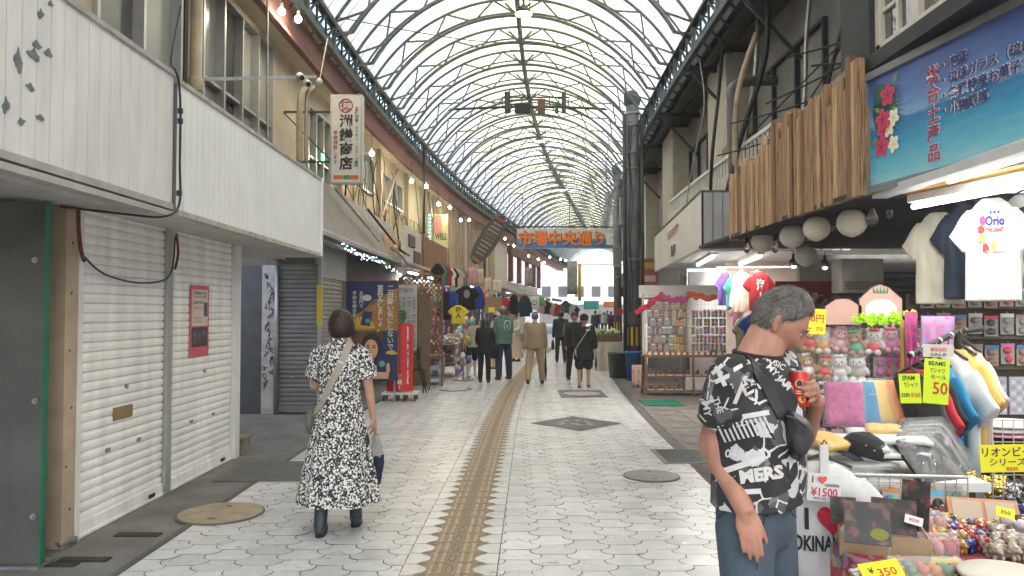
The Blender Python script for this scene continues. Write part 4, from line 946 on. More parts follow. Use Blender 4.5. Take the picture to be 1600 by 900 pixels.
def hand(mb, wrist, d, nrm, side, s=1.0, curl=(18,22,14), spread=4, thumb=25):
 """palm, four jointed fingers and a thumb; d points to the fingers, nrm out of the palm, side +1/-1 picks the thumb edge"""
 wrist, d, nrm = Vector(wrist), Vector(d).normalized(), Vector(nrm); nrm = (nrm - d*nrm.dot(d)).normalized(); lat = d.cross(nrm).normalized()*side
 M3 = Matrix((lat, d, nrm)).transposed()
 mb.ell(wrist + d*.048*s, (.041*s, .058*s, .0155*s), M3, 14, 10); cone(mb, wrist - d*.01*s, .026*s, wrist + d*.03*s, .024*s)
 for i, (off, ln, r) in enumerate(((.030,.075,.0088),(.010,.084,.0092),(-.011,.078,.0088),(-.030,.060,.0078))):
  p = wrist + d*(.088 - .006*abs(i-1.2))*s + lat*off*s*.93; an = 0; sp = R(spread*(1.5-i)); dd = (d*math.cos(sp) + lat*math.sin(sp)).normalized()
  pts = [p - d*.02*s, p]; rs = [r*s, r*s]
  for k, fr in enumerate((.46,.30,.24)):
   an += R(curl[k]); v = dd*math.cos(an) + nrm*math.sin(an); p = p + v*ln*fr*s; pts.append(p); rs.append(r*s*(1 - .10*(k+1)))
  for a_, b_, ra, rb in zip(pts, pts[1:], rs, rs[1:]): cone(mb, a_, ra, b_, rb, 9, 2)
 b0 = wrist + d*.022*s + lat*.026*s; v = (d*.72 + lat*(.62 if thumb > 7 else .22) + nrm*math.sin(R(thumb))).normalized(); b1 = b0 + v*.042*s; v2 = (d*.92 + lat*.25 + nrm*math.sin(R(thumb+18))).normalized(); b2 = b1 + v2*.030*s; b3 = b2 + v2*.022*s
 cone(mb, b0, .0145*s, b1, .0115*s, 9, 2); cone(mb, b1, .0112*s, b2, .0098*s, 9, 2); cone(mb, b2, .0098*s, b3, .008*s, 9, 2)
def rebase(o, loc):
 me = o.data; me.transform(Matrix.Translation(-Vector(loc))); o.location = loc; return o
def joints(H, pose):
 k = H/1.75; J = {}; lean = R(pose.get('lean', 2)); fw = Vector((0,-1,0))
 J['pelvis'] = Vector((0,0,.95*k)); ax = Vector((0, -math.sin(lean), math.cos(lean)))
 J['waist'] = J['pelvis'] + ax*.13*k; J['chest'] = J['pelvis'] + ax*.34*k; J['neck'] = J['pelvis'] + ax*.53*k
 hp = R(pose.get('pitch', 5)); J['head'] = J['neck'] + Vector((0, -.025*k - .05*k*math.sin(hp), .148*k))
 for s, n in ((-1,'R'), (1,'L')):
  sh = J['pelvis'] + ax*.475*k + Vector((s*pose.get('shw', .18)*k, 0, 0)); J['sh'+n] = sh
  sw, out, el, *ein = pose.get('arm'+n, (0, 6, 12)); ein = ein[0] if ein else 0; sw, out, el, ein = R(sw), R(out), R(el), R(ein)
  d = Vector((s*math.sin(out), -math.sin(sw)*math.cos(out), -math.cos(sw)*math.cos(out))); J['el'+n] = sh + d*.285*k
  sw2 = sw + el; d2 = Vector((s*math.sin(out*.5 - ein), -math.sin(sw2)*math.cos(ein), -math.cos(sw2)*math.cos(ein))).normalized(); J['wr'+n] = J['el'+n] + d2*.25*k; J['hd'+n] = d2
  hip = J['pelvis'] + Vector((s*.092*k, 0, -.04*k)); J['hip'+n] = hip
  sw, kn = (R(q) for q in pose.get('leg'+n, (0, 2))); ou = pose.get('stance', 1)*.02*s*k
  d = Vector((0, -math.sin(sw), -math.cos(sw))); J['kn'+n] = hip + d*.43*k + Vector((ou,0,0)); d2 = Vector((0, -math.sin(sw-kn), -math.cos(sw-kn))); J['an'+n] = J['kn'+n] + d2*.40*k + Vector((ou*.4,0,0)); J['ft'+n] = sw - kn
 dz = min(J['anR'].z, J['anL'].z) - .085*k                                # stand on the ground
 for q in J:
  if isinstance(J[q], Vector) and q[:2] != 'hd': J[q].z -= dz
 return J, k
def person(label, loc, yaw, H=1.68, pose=None, skin=m_skin_l, male=True, build=1.0, voxel=.010, top=None, bottom=None, shoes=None, hair_=None, group=None, extras=None):
 """a whole figure: one body mesh; clothing, hair and shoes as its children"""
 pose = pose or {}; J, k = joints(H, pose); loc = Vector(loc); X = Matrix.Translation(loc) @ Matrix.Rotation(R(yaw), 4, 'Z')
 b = build; mb = MB(); mb.xf = X
 def torso(mb, t, z0=None, z1=None, belly=1.0, flare=0, sh=1.0):
  P0, P1, C_, N = J['pelvis'], J['waist'], J['chest'], J['neck']; rg = []
  if z0 is not None: rg.append((P0 + Vector((0,0,z0*k)), (.162*b + t + flare)*k, (.112*b + t + flare)*k))
  rg += [(P0, (.162*b+t)*k, (.112*b+t)*k), (P1, (.138*b*belly+t)*k, (.105*b*belly+t)*k), (P1.lerp(C_, .5), (.15*b+t)*k, (.115*b*belly+t)*k), (C_, (.168*b*sh+t)*k, (.118*b+t)*k), (C_.lerp(N, .55), (.172*b*sh+t)*k, (.098*b+t)*k), (C_.lerp(N, .82), (.12*b+t)*k, (.075*b+t)*k), (N, (.062+t)*k, (.062+t)*k)]
  loft(mb, rg, 26, pw=2.25)
 torso(mb, 0, -.06)
 hd = Matrix.Translation(J['head']) @ Euler((R(pose.get('pitch',5)), R(pose.get('tilt',0)), R(pose.get('turn',0))), 'ZYX').to_matrix().to_4x4()
 cone(mb, J['neck'] - Vector((0,0,.03*k)), .060*k, J['head'] - Vector((0,-.012*k,.06*k)), .052*k)
 head(mb, hd, k*1.0, male=male)
 for s, n in ((-1,'R'), (1,'L')):
  cone(mb, J['sh'+n], .052*k*b, J['el'+n], .040*k); cone(mb, J['el'+n], .041*k, J['wr'+n], .027*k)
  hn = pose.get('palm'+n, (-s, 0, 0)); hand(mb, J['wr'+n], J['hd'+n], hn, s if True else 1, k, pose.get('curl', (20,24,16)))
  cone(mb, J['hip'+n], .082*k*b, J['kn'+n], .056*k); cone(mb, J['kn'+n], .055*k, J['an'+n], .038*k)
  fa = J['an'+n]; cone(mb, fa + Vector((0,.02,-.045))*k, .036*k, fa + Vector((0,-.13,-.055))*k, .028*k)
 body = remeshed(mb, 'person', skin, voxel, 2); rebase(body, loc); tag(body, label, 'person', group)
 HM = X @ hd
 if top:
  mb = MB(); mb.xf = X; t = top.get('t', .016); torso(mb, t, top.get('hem', -.10), belly=top.get('belly', 1.06), flare=top.get('flare', .005), sh=1.02)
  fr = top.get('sleeve', 1.0); w_ = top.get('sw', .016)
  for s, n in ((-1,'R'), (1,'L')):
   e = J['el'+n]; sh = J['sh'+n]
   if fr <= .5: cone(mb, sh, (.056*b+w_)*k, sh.lerp(e, fr*2), (.048*b+w_*1.6)*k)
   else: cone(mb, sh, (.056*b+w_)*k, e, (.046+w_)*k); cone(mb, e, (.047+w_)*k, e.lerp(J['wr'+n], (fr-.5)*2), (.036+w_)*k)
  if top.get('hood'): loft(mb, [(J['neck'] + Vector((0,.05,-.07))*k, .12*k, .075*k), (J['neck'] + Vector((0,.06,-.01))*k, .125*k, .085*k), (J['neck'] + Vector((0,.045,.05))*k, .10*k, .075*k)], 20)
  if top.get('collar'): loft(mb, [(J['neck'] - Vector((0,0,.05*k)), .085*k, .082*k), (J['neck'] + Vector((0,0,.03*k)), .07*k, .072*k)], 20)
  remeshed(mb, top.get('name', 'jacket'), top['m'], max(voxel, .010), 3, body)
 if bottom:
  kind = bottom.get('kind', 'trousers'); mb = MB(); mb.xf = X; t = bottom.get('t', .014)
  if kind == 'skirt':
   n0, z1 = bottom.get('folds', 9), bottom['z']; rg = []
   for i in range(9): q = i/8; z = J['waist'].z + (z1 - J['waist'].z)*q; rg.append((Vector((0, J['pelvis'].y*0, z)), (.145*b + t + bottom.get('wide', .12)*q**1.2)*k, (.115*b + t + bottom.get('wide', .12)*q**1.2)*k))
   loft(mb, rg[::-1], 72, fold=lambda q, a: 1 + .05*(1-q)*math.sin(a*n0 + 1.3*math.sin(a*2)))
   remeshed(mb, 'skirt', bottom['m'], max(voxel, .011), 1, body)
  else:
   loft(mb, [(J['pelvis'] + Vector((0,0,-.10*k)), (.13*b+t)*k, (.105*b+t)*k), (J['pelvis'], (.165*b+t)*k, (.115*b+t)*k), (J['waist'], (.142*b+t)*k, (.108*b+t)*k)], 24)
   fr = bottom.get('len', 1.0)
   for n in 'RL':
    h, kn, an = J['hip'+n], J['kn'+n], J['an'+n]; lw = bottom.get('lw', .0)
    if fr <= .5: cone(mb, h, (.086*b+t)*k, h.lerp(kn, fr*2), (.062+t+lw)*k)
    else: cone(mb, h, (.086*b+t)*k, kn, (.060+t+lw)*k); cone(mb, kn, (.060+t+lw)*k, kn.lerp(an, (fr-.5)*2) , (.044+t+lw)*k)
   remeshed(mb, 'shorts' if fr < .5 else 'trousers', bottom['m'], max(voxel, .010), 3, body)
 if shoes:
  for n in 'RL':
   mb = MB(); mb.xf = X; fa = J['an'+n]; ro = Euler((J['ft'+n]*.6, 0, 0)).to_matrix()
   for q, rx, ry, rz in (((0,-.05,-.05), .043, .135, .035), ((0,.03,-.035), .040, .06, .05)): mb.ell(fa + ro @ Vector(q)*k, (rx*k, ry*k, rz*k), ro, 14, 8)
   if shoes.get('boot'): cone(mb, fa + Vector((0,.01,-.02))*k, .052*k, fa.lerp(J['kn'+n], shoes['boot']) , .056*k)
   sh_ = remeshed(mb, 'boot' if shoes.get('boot') else 'shoe', shoes['m'], .009, 1, body)
   sb = MB(); sb.xf = X; pts = []
   for j in range(18):
    a = 2*math.pi*j/18; pts.append(fa + ro @ Vector((.045*math.cos(a), -.05 + .137*math.sin(a), -.085))*k)
   sb.poly(pts, ro @ Vector((0,0,.022*k))); sb.build('sole', shoes.get('sole', m_rubber), sh_)
 if hair_: hair('hair', hair_['m'], HM, k, body, male=male, **{q: v for q, v in hair_.items() if q not in ('m', 'cap')})
 return body, J, X, HM, k
def strands(parent, target, m, HM, n, ln, wid, seed, comb=(0,-.3,-.6), lift=.25):
 me = target.data; off = target.matrix_world.translation if target.parent is None else Vector(); random.seed(seed); mb = MB(); ps = [p for p in me.polygons if (HM.inverted() @ p.center).z > -.12]; C3 = HM.to_3x3(); k = 0
 for _ in range(n):
  p = random.choice(ps); q = p.center.copy() + Vector((U(-.004,.004), U(-.004,.004), U(-.004,.004))); nn = p.normal; d = C3 @ (Vector(comb) + Vector((U(-.35,.35), U(-.35,.35), U(-.35,.35)))); d = d - nn*d.dot(nn)
  if d.length < 1e-4: continue
  d = (d.normalized() + nn*U(-.05, lift)).normalized(); s = d.cross(nn).normalized()*wid*.5; L_ = ln*U(.5,1.2); a_, b_, e = q - nn*.001, q + d*L_*.55 + nn*.001, q + d*L_ - nn*.003*U(0,1)
  mb.add([a_ - s, a_ + s, b_ + s*.8, b_ - s*.8, e], [(0,1,2,3), (3,2,4)])
 return mb.build('hair_strands', m, target)
def eyes(HM, k, parent, brow=None, mouth=None):
 for s in (-1, 1):
  a = MB(); a.ell(HM @ (Vector((s*.031, -.0815, .009))*k), (.0115*k, .007*k, .0065*k), HM.to_3x3(), 12, 8); e = a.build('eye', plain('eye_white', (.36,.33,.30), .3), parent, smooth=True)
  a = MB(); a.ell(HM @ (Vector((s*.031, -.0885, .010))*k), (.0055*k, .0025*k, .0055*k), HM.to_3x3(), 10, 6); a.build('iris', plain('iris_dark', (.02,.015,.012), .2), e, smooth=True)
  if brow:
   a = MB(); a.tube([HM @ (Vector((s*x, -y_, z))*k) for x, y_, z in ((.014,.097,.030),(.028,.096,.036),(.044,.086,.033))], [.003*k,.0035*k,.002*k], 6); a.build('eyebrow', brow, parent)
 a = MB(); a.ell(HM @ (Vector((0, -.0905, -.064))*k), (.021*k, .008*k, .0065*k), HM.to_3x3(), 14, 8); a.build('lips', mouth or plain('lip_red', (.34,.12,.10), .4), parent, smooth=True)
def drape_path(bvh, pts, off, origin):
 out = []
 for p in pts:
  q, n, i, d = bvh.find_nearest(p); out.append((q + n*off, n))
 return out
def strap(name, m, pts, wid, thick, parent, target, toward=None):
 bv = BVHTree.FromPolygons([target.matrix_world @ v.co if False else (v.co + target.location) for v in target.data.vertices], [tuple(p.vertices) for p in target.data.polygons])
 P_ = [Vector(p) for p in pts]; dense = []
 for a_, b_ in zip(P_, P_[1:]):
  for i in range(8): dense.append(a_.lerp(b_, i/8))
 dense.append(P_[-1]); s_ = []
 for p in dense:
  q, n, i, d = bv.find_nearest(p); s_.append([q + n*(thick*.5 + .004), n])
 for _ in range(3):
  for i in range(1, len(s_)-1): s_[i][0] = (s_[i-1][0] + s_[i][0]*2 + s_[i+1][0])/4; s_[i][1] = (s_[i-1][1] + s_[i][1] + s_[i+1][1]).normalized()
 mb = MB(); vs = []; fs = []
 for i, (p, n) in enumerate(s_):
  t = (s_[min(i+1, len(s_)-1)][0] - s_[max(i-1, 0)][0]).normalized(); l = t.cross(n).normalized()*wid/2
  h = n*thick/2; vs += [p-l-h, p+l-h, p+l+h, p-l+h]
 for i in range(len(s_)-1):
  o = i*4
  for j in range(4): fs.append((o+j, o+(j+1)%4, o+4+(j+1)%4, o+4+j))
 fs += [(0,3,2,1), tuple(len(vs)-4+j for j in range(4))]; mb.add(vs, fs); return mb.build(name, m, parent), s_
m_hair_bk = mat('black_hair', (.016,.013,.012), .45, var=.3, scale=30, stretch=(1,1,.15), bump=.3)
m_hair_br = mat('dark_brown_hair', (.04,.022,.014), .45, var=.4, scale=30, stretch=(1,1,.15), bump=.3)
m_hair_gr = mat('greying_hair', (.20,.18,.16), .5, scale=38, stretch=(1,1,.5), col2=(.055,.048,.043), bump=.5, bscale=120)
# ------------------------------------------------------------------ the man in the foreground
MD = 2.70; ML = Vector((.865, MD, 0)); MY = 48
def wp(px, py, D): return P(px, py, D)
def graphic_mat():
 m = bpy.data.materials.new('graphic_print_jersey'); m.use_nodes = True; n = m.node_tree; L = n.links.new; b = n.nodes['Principled BSDF']; b.inputs['Roughness'].default_value = .85
 tc = n.nodes.new('ShaderNodeTexCoord'); mp = n.nodes.new('ShaderNodeMapping'); mp.inputs['Rotation'].default_value = (.3,.6,.35); L(tc.outputs['Object'], mp.inputs[0])
 nz0 = n.nodes.new('ShaderNodeTexNoise'); nz0.inputs['Scale'].default_value = 9; L(mp.outputs[0], nz0.inputs[0])
 av = n.nodes.new('ShaderNodeVectorMath'); av.operation = 'MULTIPLY_ADD'; av.inputs[1].default_value = (.05,.05,.05); L(nz0.outputs['Color'], av.inputs[0]); L(mp.outputs[0], av.inputs[2])
 v = n.nodes.new('ShaderNodeTexVoronoi'); v.inputs['Scale'].default_value = 19; v.distance = 'MANHATTAN'; L(av.outputs[0], v.inputs[0])
 sp = n.nodes.new('ShaderNodeSeparateColor'); L(v.outputs['Color'], sp.inputs[0])
 rp = n.nodes.new('ShaderNodeValToRGB'); rp.color_ramp.interpolation = 'CONSTANT'; e = rp.color_ramp.elements
 e[0].color = (.020,.021,.022,1); e[1].position = .40; e[1].color = (.085,.085,.085,1)
 for p_, q in ((.56,.03),(.68,.17),(.76,.022),(.92,.52)): x = e.new(p_); x.color = (q,q,q,1)
 L(sp.outputs[0], rp.inputs[0])
 # scrawled line work
 v2 = n.nodes.new('ShaderNodeTexVoronoi'); v2.feature = 'DISTANCE_TO_EDGE'; v2.inputs['Scale'].default_value = 13; L(av.outputs[0], v2.inputs[0])
 lt = n.nodes.new('ShaderNodeMath'); lt.operation = 'LESS_THAN'; lt.inputs[1].default_value = .04; L(v2.outputs['Distance'], lt.inputs[0])
 gt = n.nodes.new('ShaderNodeMath'); gt.operation = 'GREATER_THAN'; gt.inputs[1].default_value = .5; L(sp.outputs[1], gt.inputs[0])
 mu = n.nodes.new('ShaderNodeMath'); mu.operation = 'MULTIPLY'; L(lt.outputs[0], mu.inputs[0]); L(gt.outputs[0], mu.inputs[1])
 mx = n.nodes.new('ShaderNodeMix'); mx.data_type = 'RGBA'; mx.inputs[7].default_value = (.58,.57,.54,1); L(mu.outputs[0], mx.inputs[0]); L(rp.outputs[0], mx.inputs[6])
 L(mx.outputs[2], b.inputs['Base Color'])
 bp = n.nodes.new('ShaderNodeBump'); bp.inputs['Strength'].default_value = .35; bp.inputs['Distance'].default_value = .02; nz = n.nodes.new('ShaderNodeTexNoise'); nz.inputs['Scale'].default_value = 11; nz.inputs['Distortion'].default_value = .6; L(tc.outputs['Object'], nz.inputs[0]); L(nz.outputs[0], bp.inputs['Height']); L(bp.outputs[0], b.inputs['Normal'])
 return m
yw = R(MY); fwd = Vector((math.sin(yw), -math.cos(yw), 0)); rgt = Vector((-math.cos(yw), -math.sin(yw), 0))   # his right
def mp_(f, r, z): return ML + fwd*f + rgt*r + Vector((0,0,z))
shR, shL = mp_(.0, .185, 1.405), mp_(.02, -.185, 1.41)
elR = shR + Vector((-.035, .13, -.255)); wrR = elR + Vector((.065, -.17, -.185))
hdR = (Vector((.022, -.05, -.19))).normalized()
CAN = P(1249.5, 608, 2.64)
wrL = CAN + Vector((.075, .045, -.045)); elL = wrL + Vector((.03, .20, -.16))
neck = mp_(.015, 0, 1.46); hc = P(1216, 503, MD + .02)
HM = Matrix.Translation(hc) @ Matrix.Rotation(R(80), 4, 'Z') @ Matrix.Rotation(R(39), 4, 'X')
torso_r = [(mp_(0,0,.86), .158, .108, yw), (mp_(0,0,.95), .172, .122, yw), (mp_(.01,0,1.06), .165, .128, yw), (mp_(.012,0,1.17), .168, .128, yw), (mp_(.01,0,1.28), .182, .126, yw), (mp_(.0,0,1.37), .180, .105, yw), (mp_(.0,0,1.43), .125, .082, yw), (mp_(.01,0,1.47), .075, .070, yw)]
mb = MB(); loft(mb, torso_r, 32, pw=2.3)
cone(mb, neck - up*.04, .064, hc + Vector((-.028, .0, -.055)), .060, 16); cone(mb, neck - up*.02 + Vector((-.03,0,0)), .06, hc + Vector((-.05,0,-.03)), .052, 16)
head(mb, HM, 1.0, 72, 60)
cone(mb, shR, .060, elR, .046, 16); cone(mb, elR.lerp(shR, .25), .046, elR.lerp(wrR, .3), .048, 16); cone(mb, elR, .047, wrR, .033, 16)
cone(mb, shL, .058, elL, .044, 16); cone(mb, elL, .044, wrL, .030, 16)
hand(mb, wrR, hdR, (.15, .97, .1), 1, 1.0, (9,14,10), 1.0, 6)
# left hand closed round the can: fingers come from his side and wrap across the front of it
palm = CAN + Vector((.047, .006, -.006)); hand_pts = []
mb.ell(palm + Vector((.006,.012,-.004)), (.017, .036, .043), Euler((0, R(-8), R(18))), 14, 10); cone(mb, wrL, .028, palm + Vector((.004,.02,-.03)), .026)
for i in range(4):
 z = .030 - i*.0215; r_ = .0405; rr = (.0092,.0096,.0092,.0082)[i]; ln = (100, 112, 104, 82)[i]; pts = []
 for q in range(6): an = R(12 - ln*q/5); pts.append(CAN + Vector(((r_ + rr*.5)*math.cos(an), (r_ + rr*.5)*math.sin(an), z - .004*q/5)))
 for a_, b_, k in zip(pts, pts[1:], range(5)): cone(mb, a_, rr*(1 - .05*k), b_, rr*(1 - .05*(k+1)), 10, 2)
cone(mb, palm + Vector((-.004,.03,.015)), .014, CAN + Vector((.022,.046,.028)), .0115); cone(mb, CAN + Vector((.022,.046,.028)), .0115, CAN + Vector((-.012,.045,.036)), .009)
hipR, hipL = mp_(0,.09,.88), mp_(0,-.09,.88); knR, knL = mp_(.02,.11,.48), mp_(.03,-.12,.48); anR, anL = mp_(-.01,.12,.09), mp_(.0,-.13,.09)
for h_, k_, a_ in ((hipR,knR,anR), (hipL,knL,anL)): cone(mb, h_, .085, k_, .058); cone(mb, k_, .056, a_, .038); cone(mb, a_ - up*.05, .034, a_ + fwd*.13 - up*.06, .026)
man = remeshed(mb, 'person', m_skin_t, .0055, 2, factor=.4); rebase(man, ML)
tag(man, 'man in a black and white graphic T-shirt and jeans looking down at a red can', 'person')
eyes(HM, 1.0, man, brow=m_hair_gr)
hr = hair('hair', m_hair_gr, HM, 1.0, man, front=.078, low=-.070, vol=.008, wave=.0022, side=.005, top=.016, voxel=.0048)
strands(man, hr, m_hair_gr, HM, 5200, .026, .0011, 3, (0,.15,-.75), .22); strands(man, hr, m_hair_bk, HM, 1500, .024, .001, 4, (0,.15,-.75), .35); strands(man, hr, plain('silver_hair', (.36,.34,.31), .45), HM, 1100, .024, .0009, 6, (0,.15,-.75), .35)
# T-shirt
mb = MB(); s_ = .021
rg = [(c_ , rx + s_, ry + s_, y_) for c_, rx, ry, y_ in torso_r]
rg = [(mp_(.0,0,.945), .172 + .018, .128 + .016, yw)] + rg[2:7] + [(mp_(.008,0,1.462), .089, .084, yw)]
loft(mb, rg, 64, pw=2.25, fold=lambda q, a: 1 + (.020*math.sin(a*5 + q*6) + .012*math.sin(a*9 - q*9))*max(0, 1 - q*1.5) + .010*math.sin(q*17 + a*2)*max(0, 1-q))
eR = shR.lerp(elR, .80); cone(mb, shR, .077, shR.lerp(elR, .45), .074, 20); 
dR = (elR - shR).normalized(); mb.tube([shR, shR + dR*.06, shR + dR*.13, shR + dR*.185], [.074, .079, .079, .076], 24)
cone(mb, shL, .074, shL.lerp(elL, .55), .068, 20); cone(mb, mp_(0,.13,1.41), .066, shR, .070); cone(mb, mp_(0,-.13,1.41), .066, shL, .068)
tee = remeshed(mb, 't_shirt', graphic_mat(), .007, 3, man)
mb = MB(); mb.tube([mp_(.012 + .0775*math.sin(a), .0, 1.462) + rgt*.081*math.cos(a) + up*(-.012*math.sin(a) + .004) for a in [i*2*math.pi/28 for i in range(28)]], .011, 8, closed=True); mb.build('neckband', m_black, tee, smooth=True)
# lettering printed on the shirt: flat letters wrapped onto the cloth
bvT = BVHTree.FromPolygons([v.co for v in tee.data.vertices], [tuple(p.vertices) for p in tee.data.polygons])
def printed(shapes, px, py, ang, name, m, off=.0022):
 mb = MB(); e = Vector((0, 0, CAMH)); u = Vector((1,0,0)); v = up; ca, sa = math.cos(R(ang)), math.sin(R(ang)); k = MD / FPX
 base = P(px, py, MD)
 for vs_, fs_ in shapes:
  bm = bmesh.new(); vv = [bm.verts.new((q[0], q[1], 0)) for q in vs_]
  for f in fs_:
   try: bm.faces.new([vv[i] for i in f])
   except Exception: pass
  bmesh.ops.subdivide_edges(bm, edges=[ed for ed in bm.edges if ed.calc_length() > 14], cuts=2, use_grid_fill=True)
  bmesh.ops.triangulate(bm, faces=bm.faces); pts = []; ok = []
  for q in bm.verts:
   w_ = base + u*((q.co.x*ca - q.co.y*sa)*k) + v*((q.co.x*sa + q.co.y*ca)*k); d = (w_ - e).normalized(); h, nn, i, ds = bvT.ray_cast(e, d)
   ok.append(h is not None); pts.append((h - d*off + nn*.0006) if h is not None else w_)
  mb.add(pts, [tuple(q.index for q in f.verts) for f in bm.faces if all(ok[q.index] for q in f.verts)]); bm.free()
 if mb.f: mb.build(name, m, tee)
def glyphs(tx, size, bold=.02, squash=1):
 v_, f_ = text_poly(tx, bold); c_ = (v_.min(0) + v_.max(0))/2
 return [([((q[0]-c_[0])*size*squash, (q[1]-c_[1])*size) for q in v_], f_)]
def rect(x0, y0, x1, y1, sk=0): return ([(x0,y0),(x1,y0),(x1+sk,y1),(x0+sk,y1)], [(0,1,2,3)])
m_prt = plain('print_white', (.60,.59,.56), .8); m_prg = plain('print_grey', (.22,.22,.22), .8); m_prk = plain('print_black', (.018,.018,.02), .85)
printed([rect(-33,-9,33,12,4)], 1172, 601, 26, 'printed_block', m_prk, .0014)
printed(glyphs('EA!', 25, .045), 1176, 603, 26, 'printed_lettering', m_prt)
printed([rect(-42,-13,42,13,3)], 1190, 741, 8, 'printed_block', m_prk, .0014)
printed(glyphs('MERS', 27, .05, 1.08), 1190, 741, 8, 'printed_lettering', m_prt)
printed(glyphs('04', 18, .02), 1142, 709, -8, 'printed_lettering', m_prt)
printed(glyphs('MY JAM', 15, .02), 1216, 590, -48, 'printed_lettering', m_prt)
printed(glyphs('MUSIC', 13, .02), 1210, 566, -30, 'printed_lettering', m_prt)
printed(glyphs('THE', 14, .02), 1122, 633, -72, 'printed_lettering', m_prt); printed(glyphs('MY', 16, .02), 1105, 640, -80, 'printed_lettering', m_prt)
for i in range(11): printed([rect(-1.6, -13, 1.6, 13, -10)], 1133 + i*7.2, 678 - i*1.5, 4, 'printed_stripe', m_prt)
printed([rect(-40,-19,42,18,-12)], 1168, 671, 4, 'printed_block', m_prk, .0012)
printed([rect(-3.2,-33,3.2,33,17)], 1152, 598, -8, 'printed_slash', m_prt); printed([rect(-18,-3,20,3.5,2)], 1161, 570, 30, 'printed_slash', m_prt)
printed([rect(-34,-4,34,5,2)], 1160, 727, 18, 'printed_slash', m_prt); printed([rect(-20,-4,22,4)], 1180, 648, 10, 'printed_slash', m_prt); printed([rect(-14,-3,16,3)], 1182, 657, 8, 'printed_slash', m_prg)
printed([rect(-12,-3.5,12,3.5), rect(-3.5,-12,3.5,12)], 1128, 592, 25, 'printed_cross', m_prt); printed([rect(-11,-3,11,3), rect(-3,-11,3,11)], 1121, 577, 40, 'printed_cross', m_prt)
printed([rect(-8,-5,9,5,4)], 1146, 545, -28, 'printed_patch', m_prt); printed([rect(-14,-4,14,4)], 1175, 768, 3, 'printed_patch', m_prt); printed([rect(-10,-2,10,2)], 1106, 628, 8, 'printed_patch', m_prt)
# jeans
m_jean = mat('washed_denim', (.085,.115,.145), .85, scale=2.6, col2=(.028,.045,.064), bump=.35, bscale=14, stretch=(1,1,.5))
mb = MB(); loft(mb, [(mp_(0,0,.80), .135, .10, yw), (mp_(0,0,.88), .168, .122, yw), (mp_(0,0,.98), .172, .124, yw)], 32, pw=2.3)
for h_, k_, a_ in ((hipR,knR,anR), (hipL,knL,anL)): cone(mb, h_, .102, k_, .074, 20); cone(mb, k_, .074, a_ + up*.01, .062, 20)
jn = remeshed(mb, 'jeans', m_jean, .009, 3, man)
m_sm = plain('denim_seam', (.03,.045,.07), .9)
bvJ = BVHTree.FromPolygons([v.co for v in jn.data.vertices], [tuple(p.vertices) for p in jn.data.polygons])
def seamline(name, pts, r=.0028):
 out = []
 for a_, b_ in zip(pts, pts[1:]):
  for i in range(6):
   p = P(a_[0] + (b_[0]-a_[0])*i/6, a_[1] + (b_[1]-a_[1])*i/6, MD); d = (p - cam.location).normalized(); h, nn, _, _ = bvJ.ray_cast(cam.location, d)
   if h is not None: out.append(h + nn*.001)
 if len(out) > 2: a = MB(); a.tube(out, r, 5); a.build(name, m_sm, jn)
seamline('fly_seam', [(1196,782),(1194,815),(1184,845)]); seamline('pocket_seam', [(1152,785),(1135,800),(1118,812)]); seamline('pocket_seam', [(1225,785),(1240,805),(1252,812)]); seamline('inseam', [(1184,848),(1182,899)])
for px, py in ((1201,788),(1200,797),(1199,806)):
 h, nn, _, _ = bvJ.ray_cast(cam.location, (P(px, py, MD) - cam.location).normalized())
 if h is not None: a = MB(); a.ell(h, .006, nu=8, nv=6); a.build('button', m_dark, jn)
for n_, a_ in (('shoe', anR), ('shoe', anL)):
 mb = MB(); mb.ell(a_ + fwd*.06 - up*.05, (.045,.135,.035), Euler((0,0,yw))); mb.ell(a_ - up*.03, (.042,.06,.05), Euler((0,0,yw))); remeshed(mb, n_, m_black, .01, 1, man)
# watch-like band is absent; the red can he holds
can = thing('drink_can', 'red drink can with pale round emblem held by the man', 'can', CAN - up*.061)
a = MB(); a.lathe(CAN.x, CAN.y, [(.024,CAN.z-.061),(.030,CAN.z-.059),(.0325,CAN.z-.052),(.0325,CAN.z+.050),(.027,CAN.z+.060),(.0262,CAN.z+.0615)], 32); a.build('shell', mat('can_red', (.52,.035,.02), .28, metal=.35, var=.08, scale=12), can, smooth=True)
a = MB(); a.lathe(CAN.x, CAN.y, [(.0255,CAN.z+.058),(.027,CAN.z+.0635),(.0245,CAN.z+.0625),(.006,CAN.z+.059)], 32); a.build('lid', m_alu, can, smooth=True)
a = MB(); 
def can_disc(zc, an0, r, mi, rr=.0329):
 pts = []
 for i in range(20): t = 2*math.pi*i/20; an = R(an0) + r*math.cos(t)/rr; pts.append((CAN.x + rr*math.cos(an), CAN.y + rr*math.sin(an), CAN.z + zc + r*math.sin(t)))
 a.add(pts, [tuple(range(20))], mi)
can_disc(.022, -112, .014, 0); can_disc(.022, -112, .010, 1, .0333); can_disc(-.032, -98, .012, 2)
for z in (-.006, -.013): 
 pts = [(CAN.x + .0331*math.cos(R(q)), CAN.y + .0331*math.sin(R(q))) for q in range(-135, -80, 9)]
 a.add([(x, y, CAN.z+z) for x, y in pts] + [(x, y, CAN.z+z+.0035) for x, y in pts], [(i, i+1, i+1+len(pts), i+len(pts)) for i in range(len(pts)-1)], 0)
a.build('emblem', [plain('can_cream', (.62,.55,.42), .4), plain('can_black', (.03,.02,.02), .4), plain('can_gold', (.55,.38,.08), .4)], can)
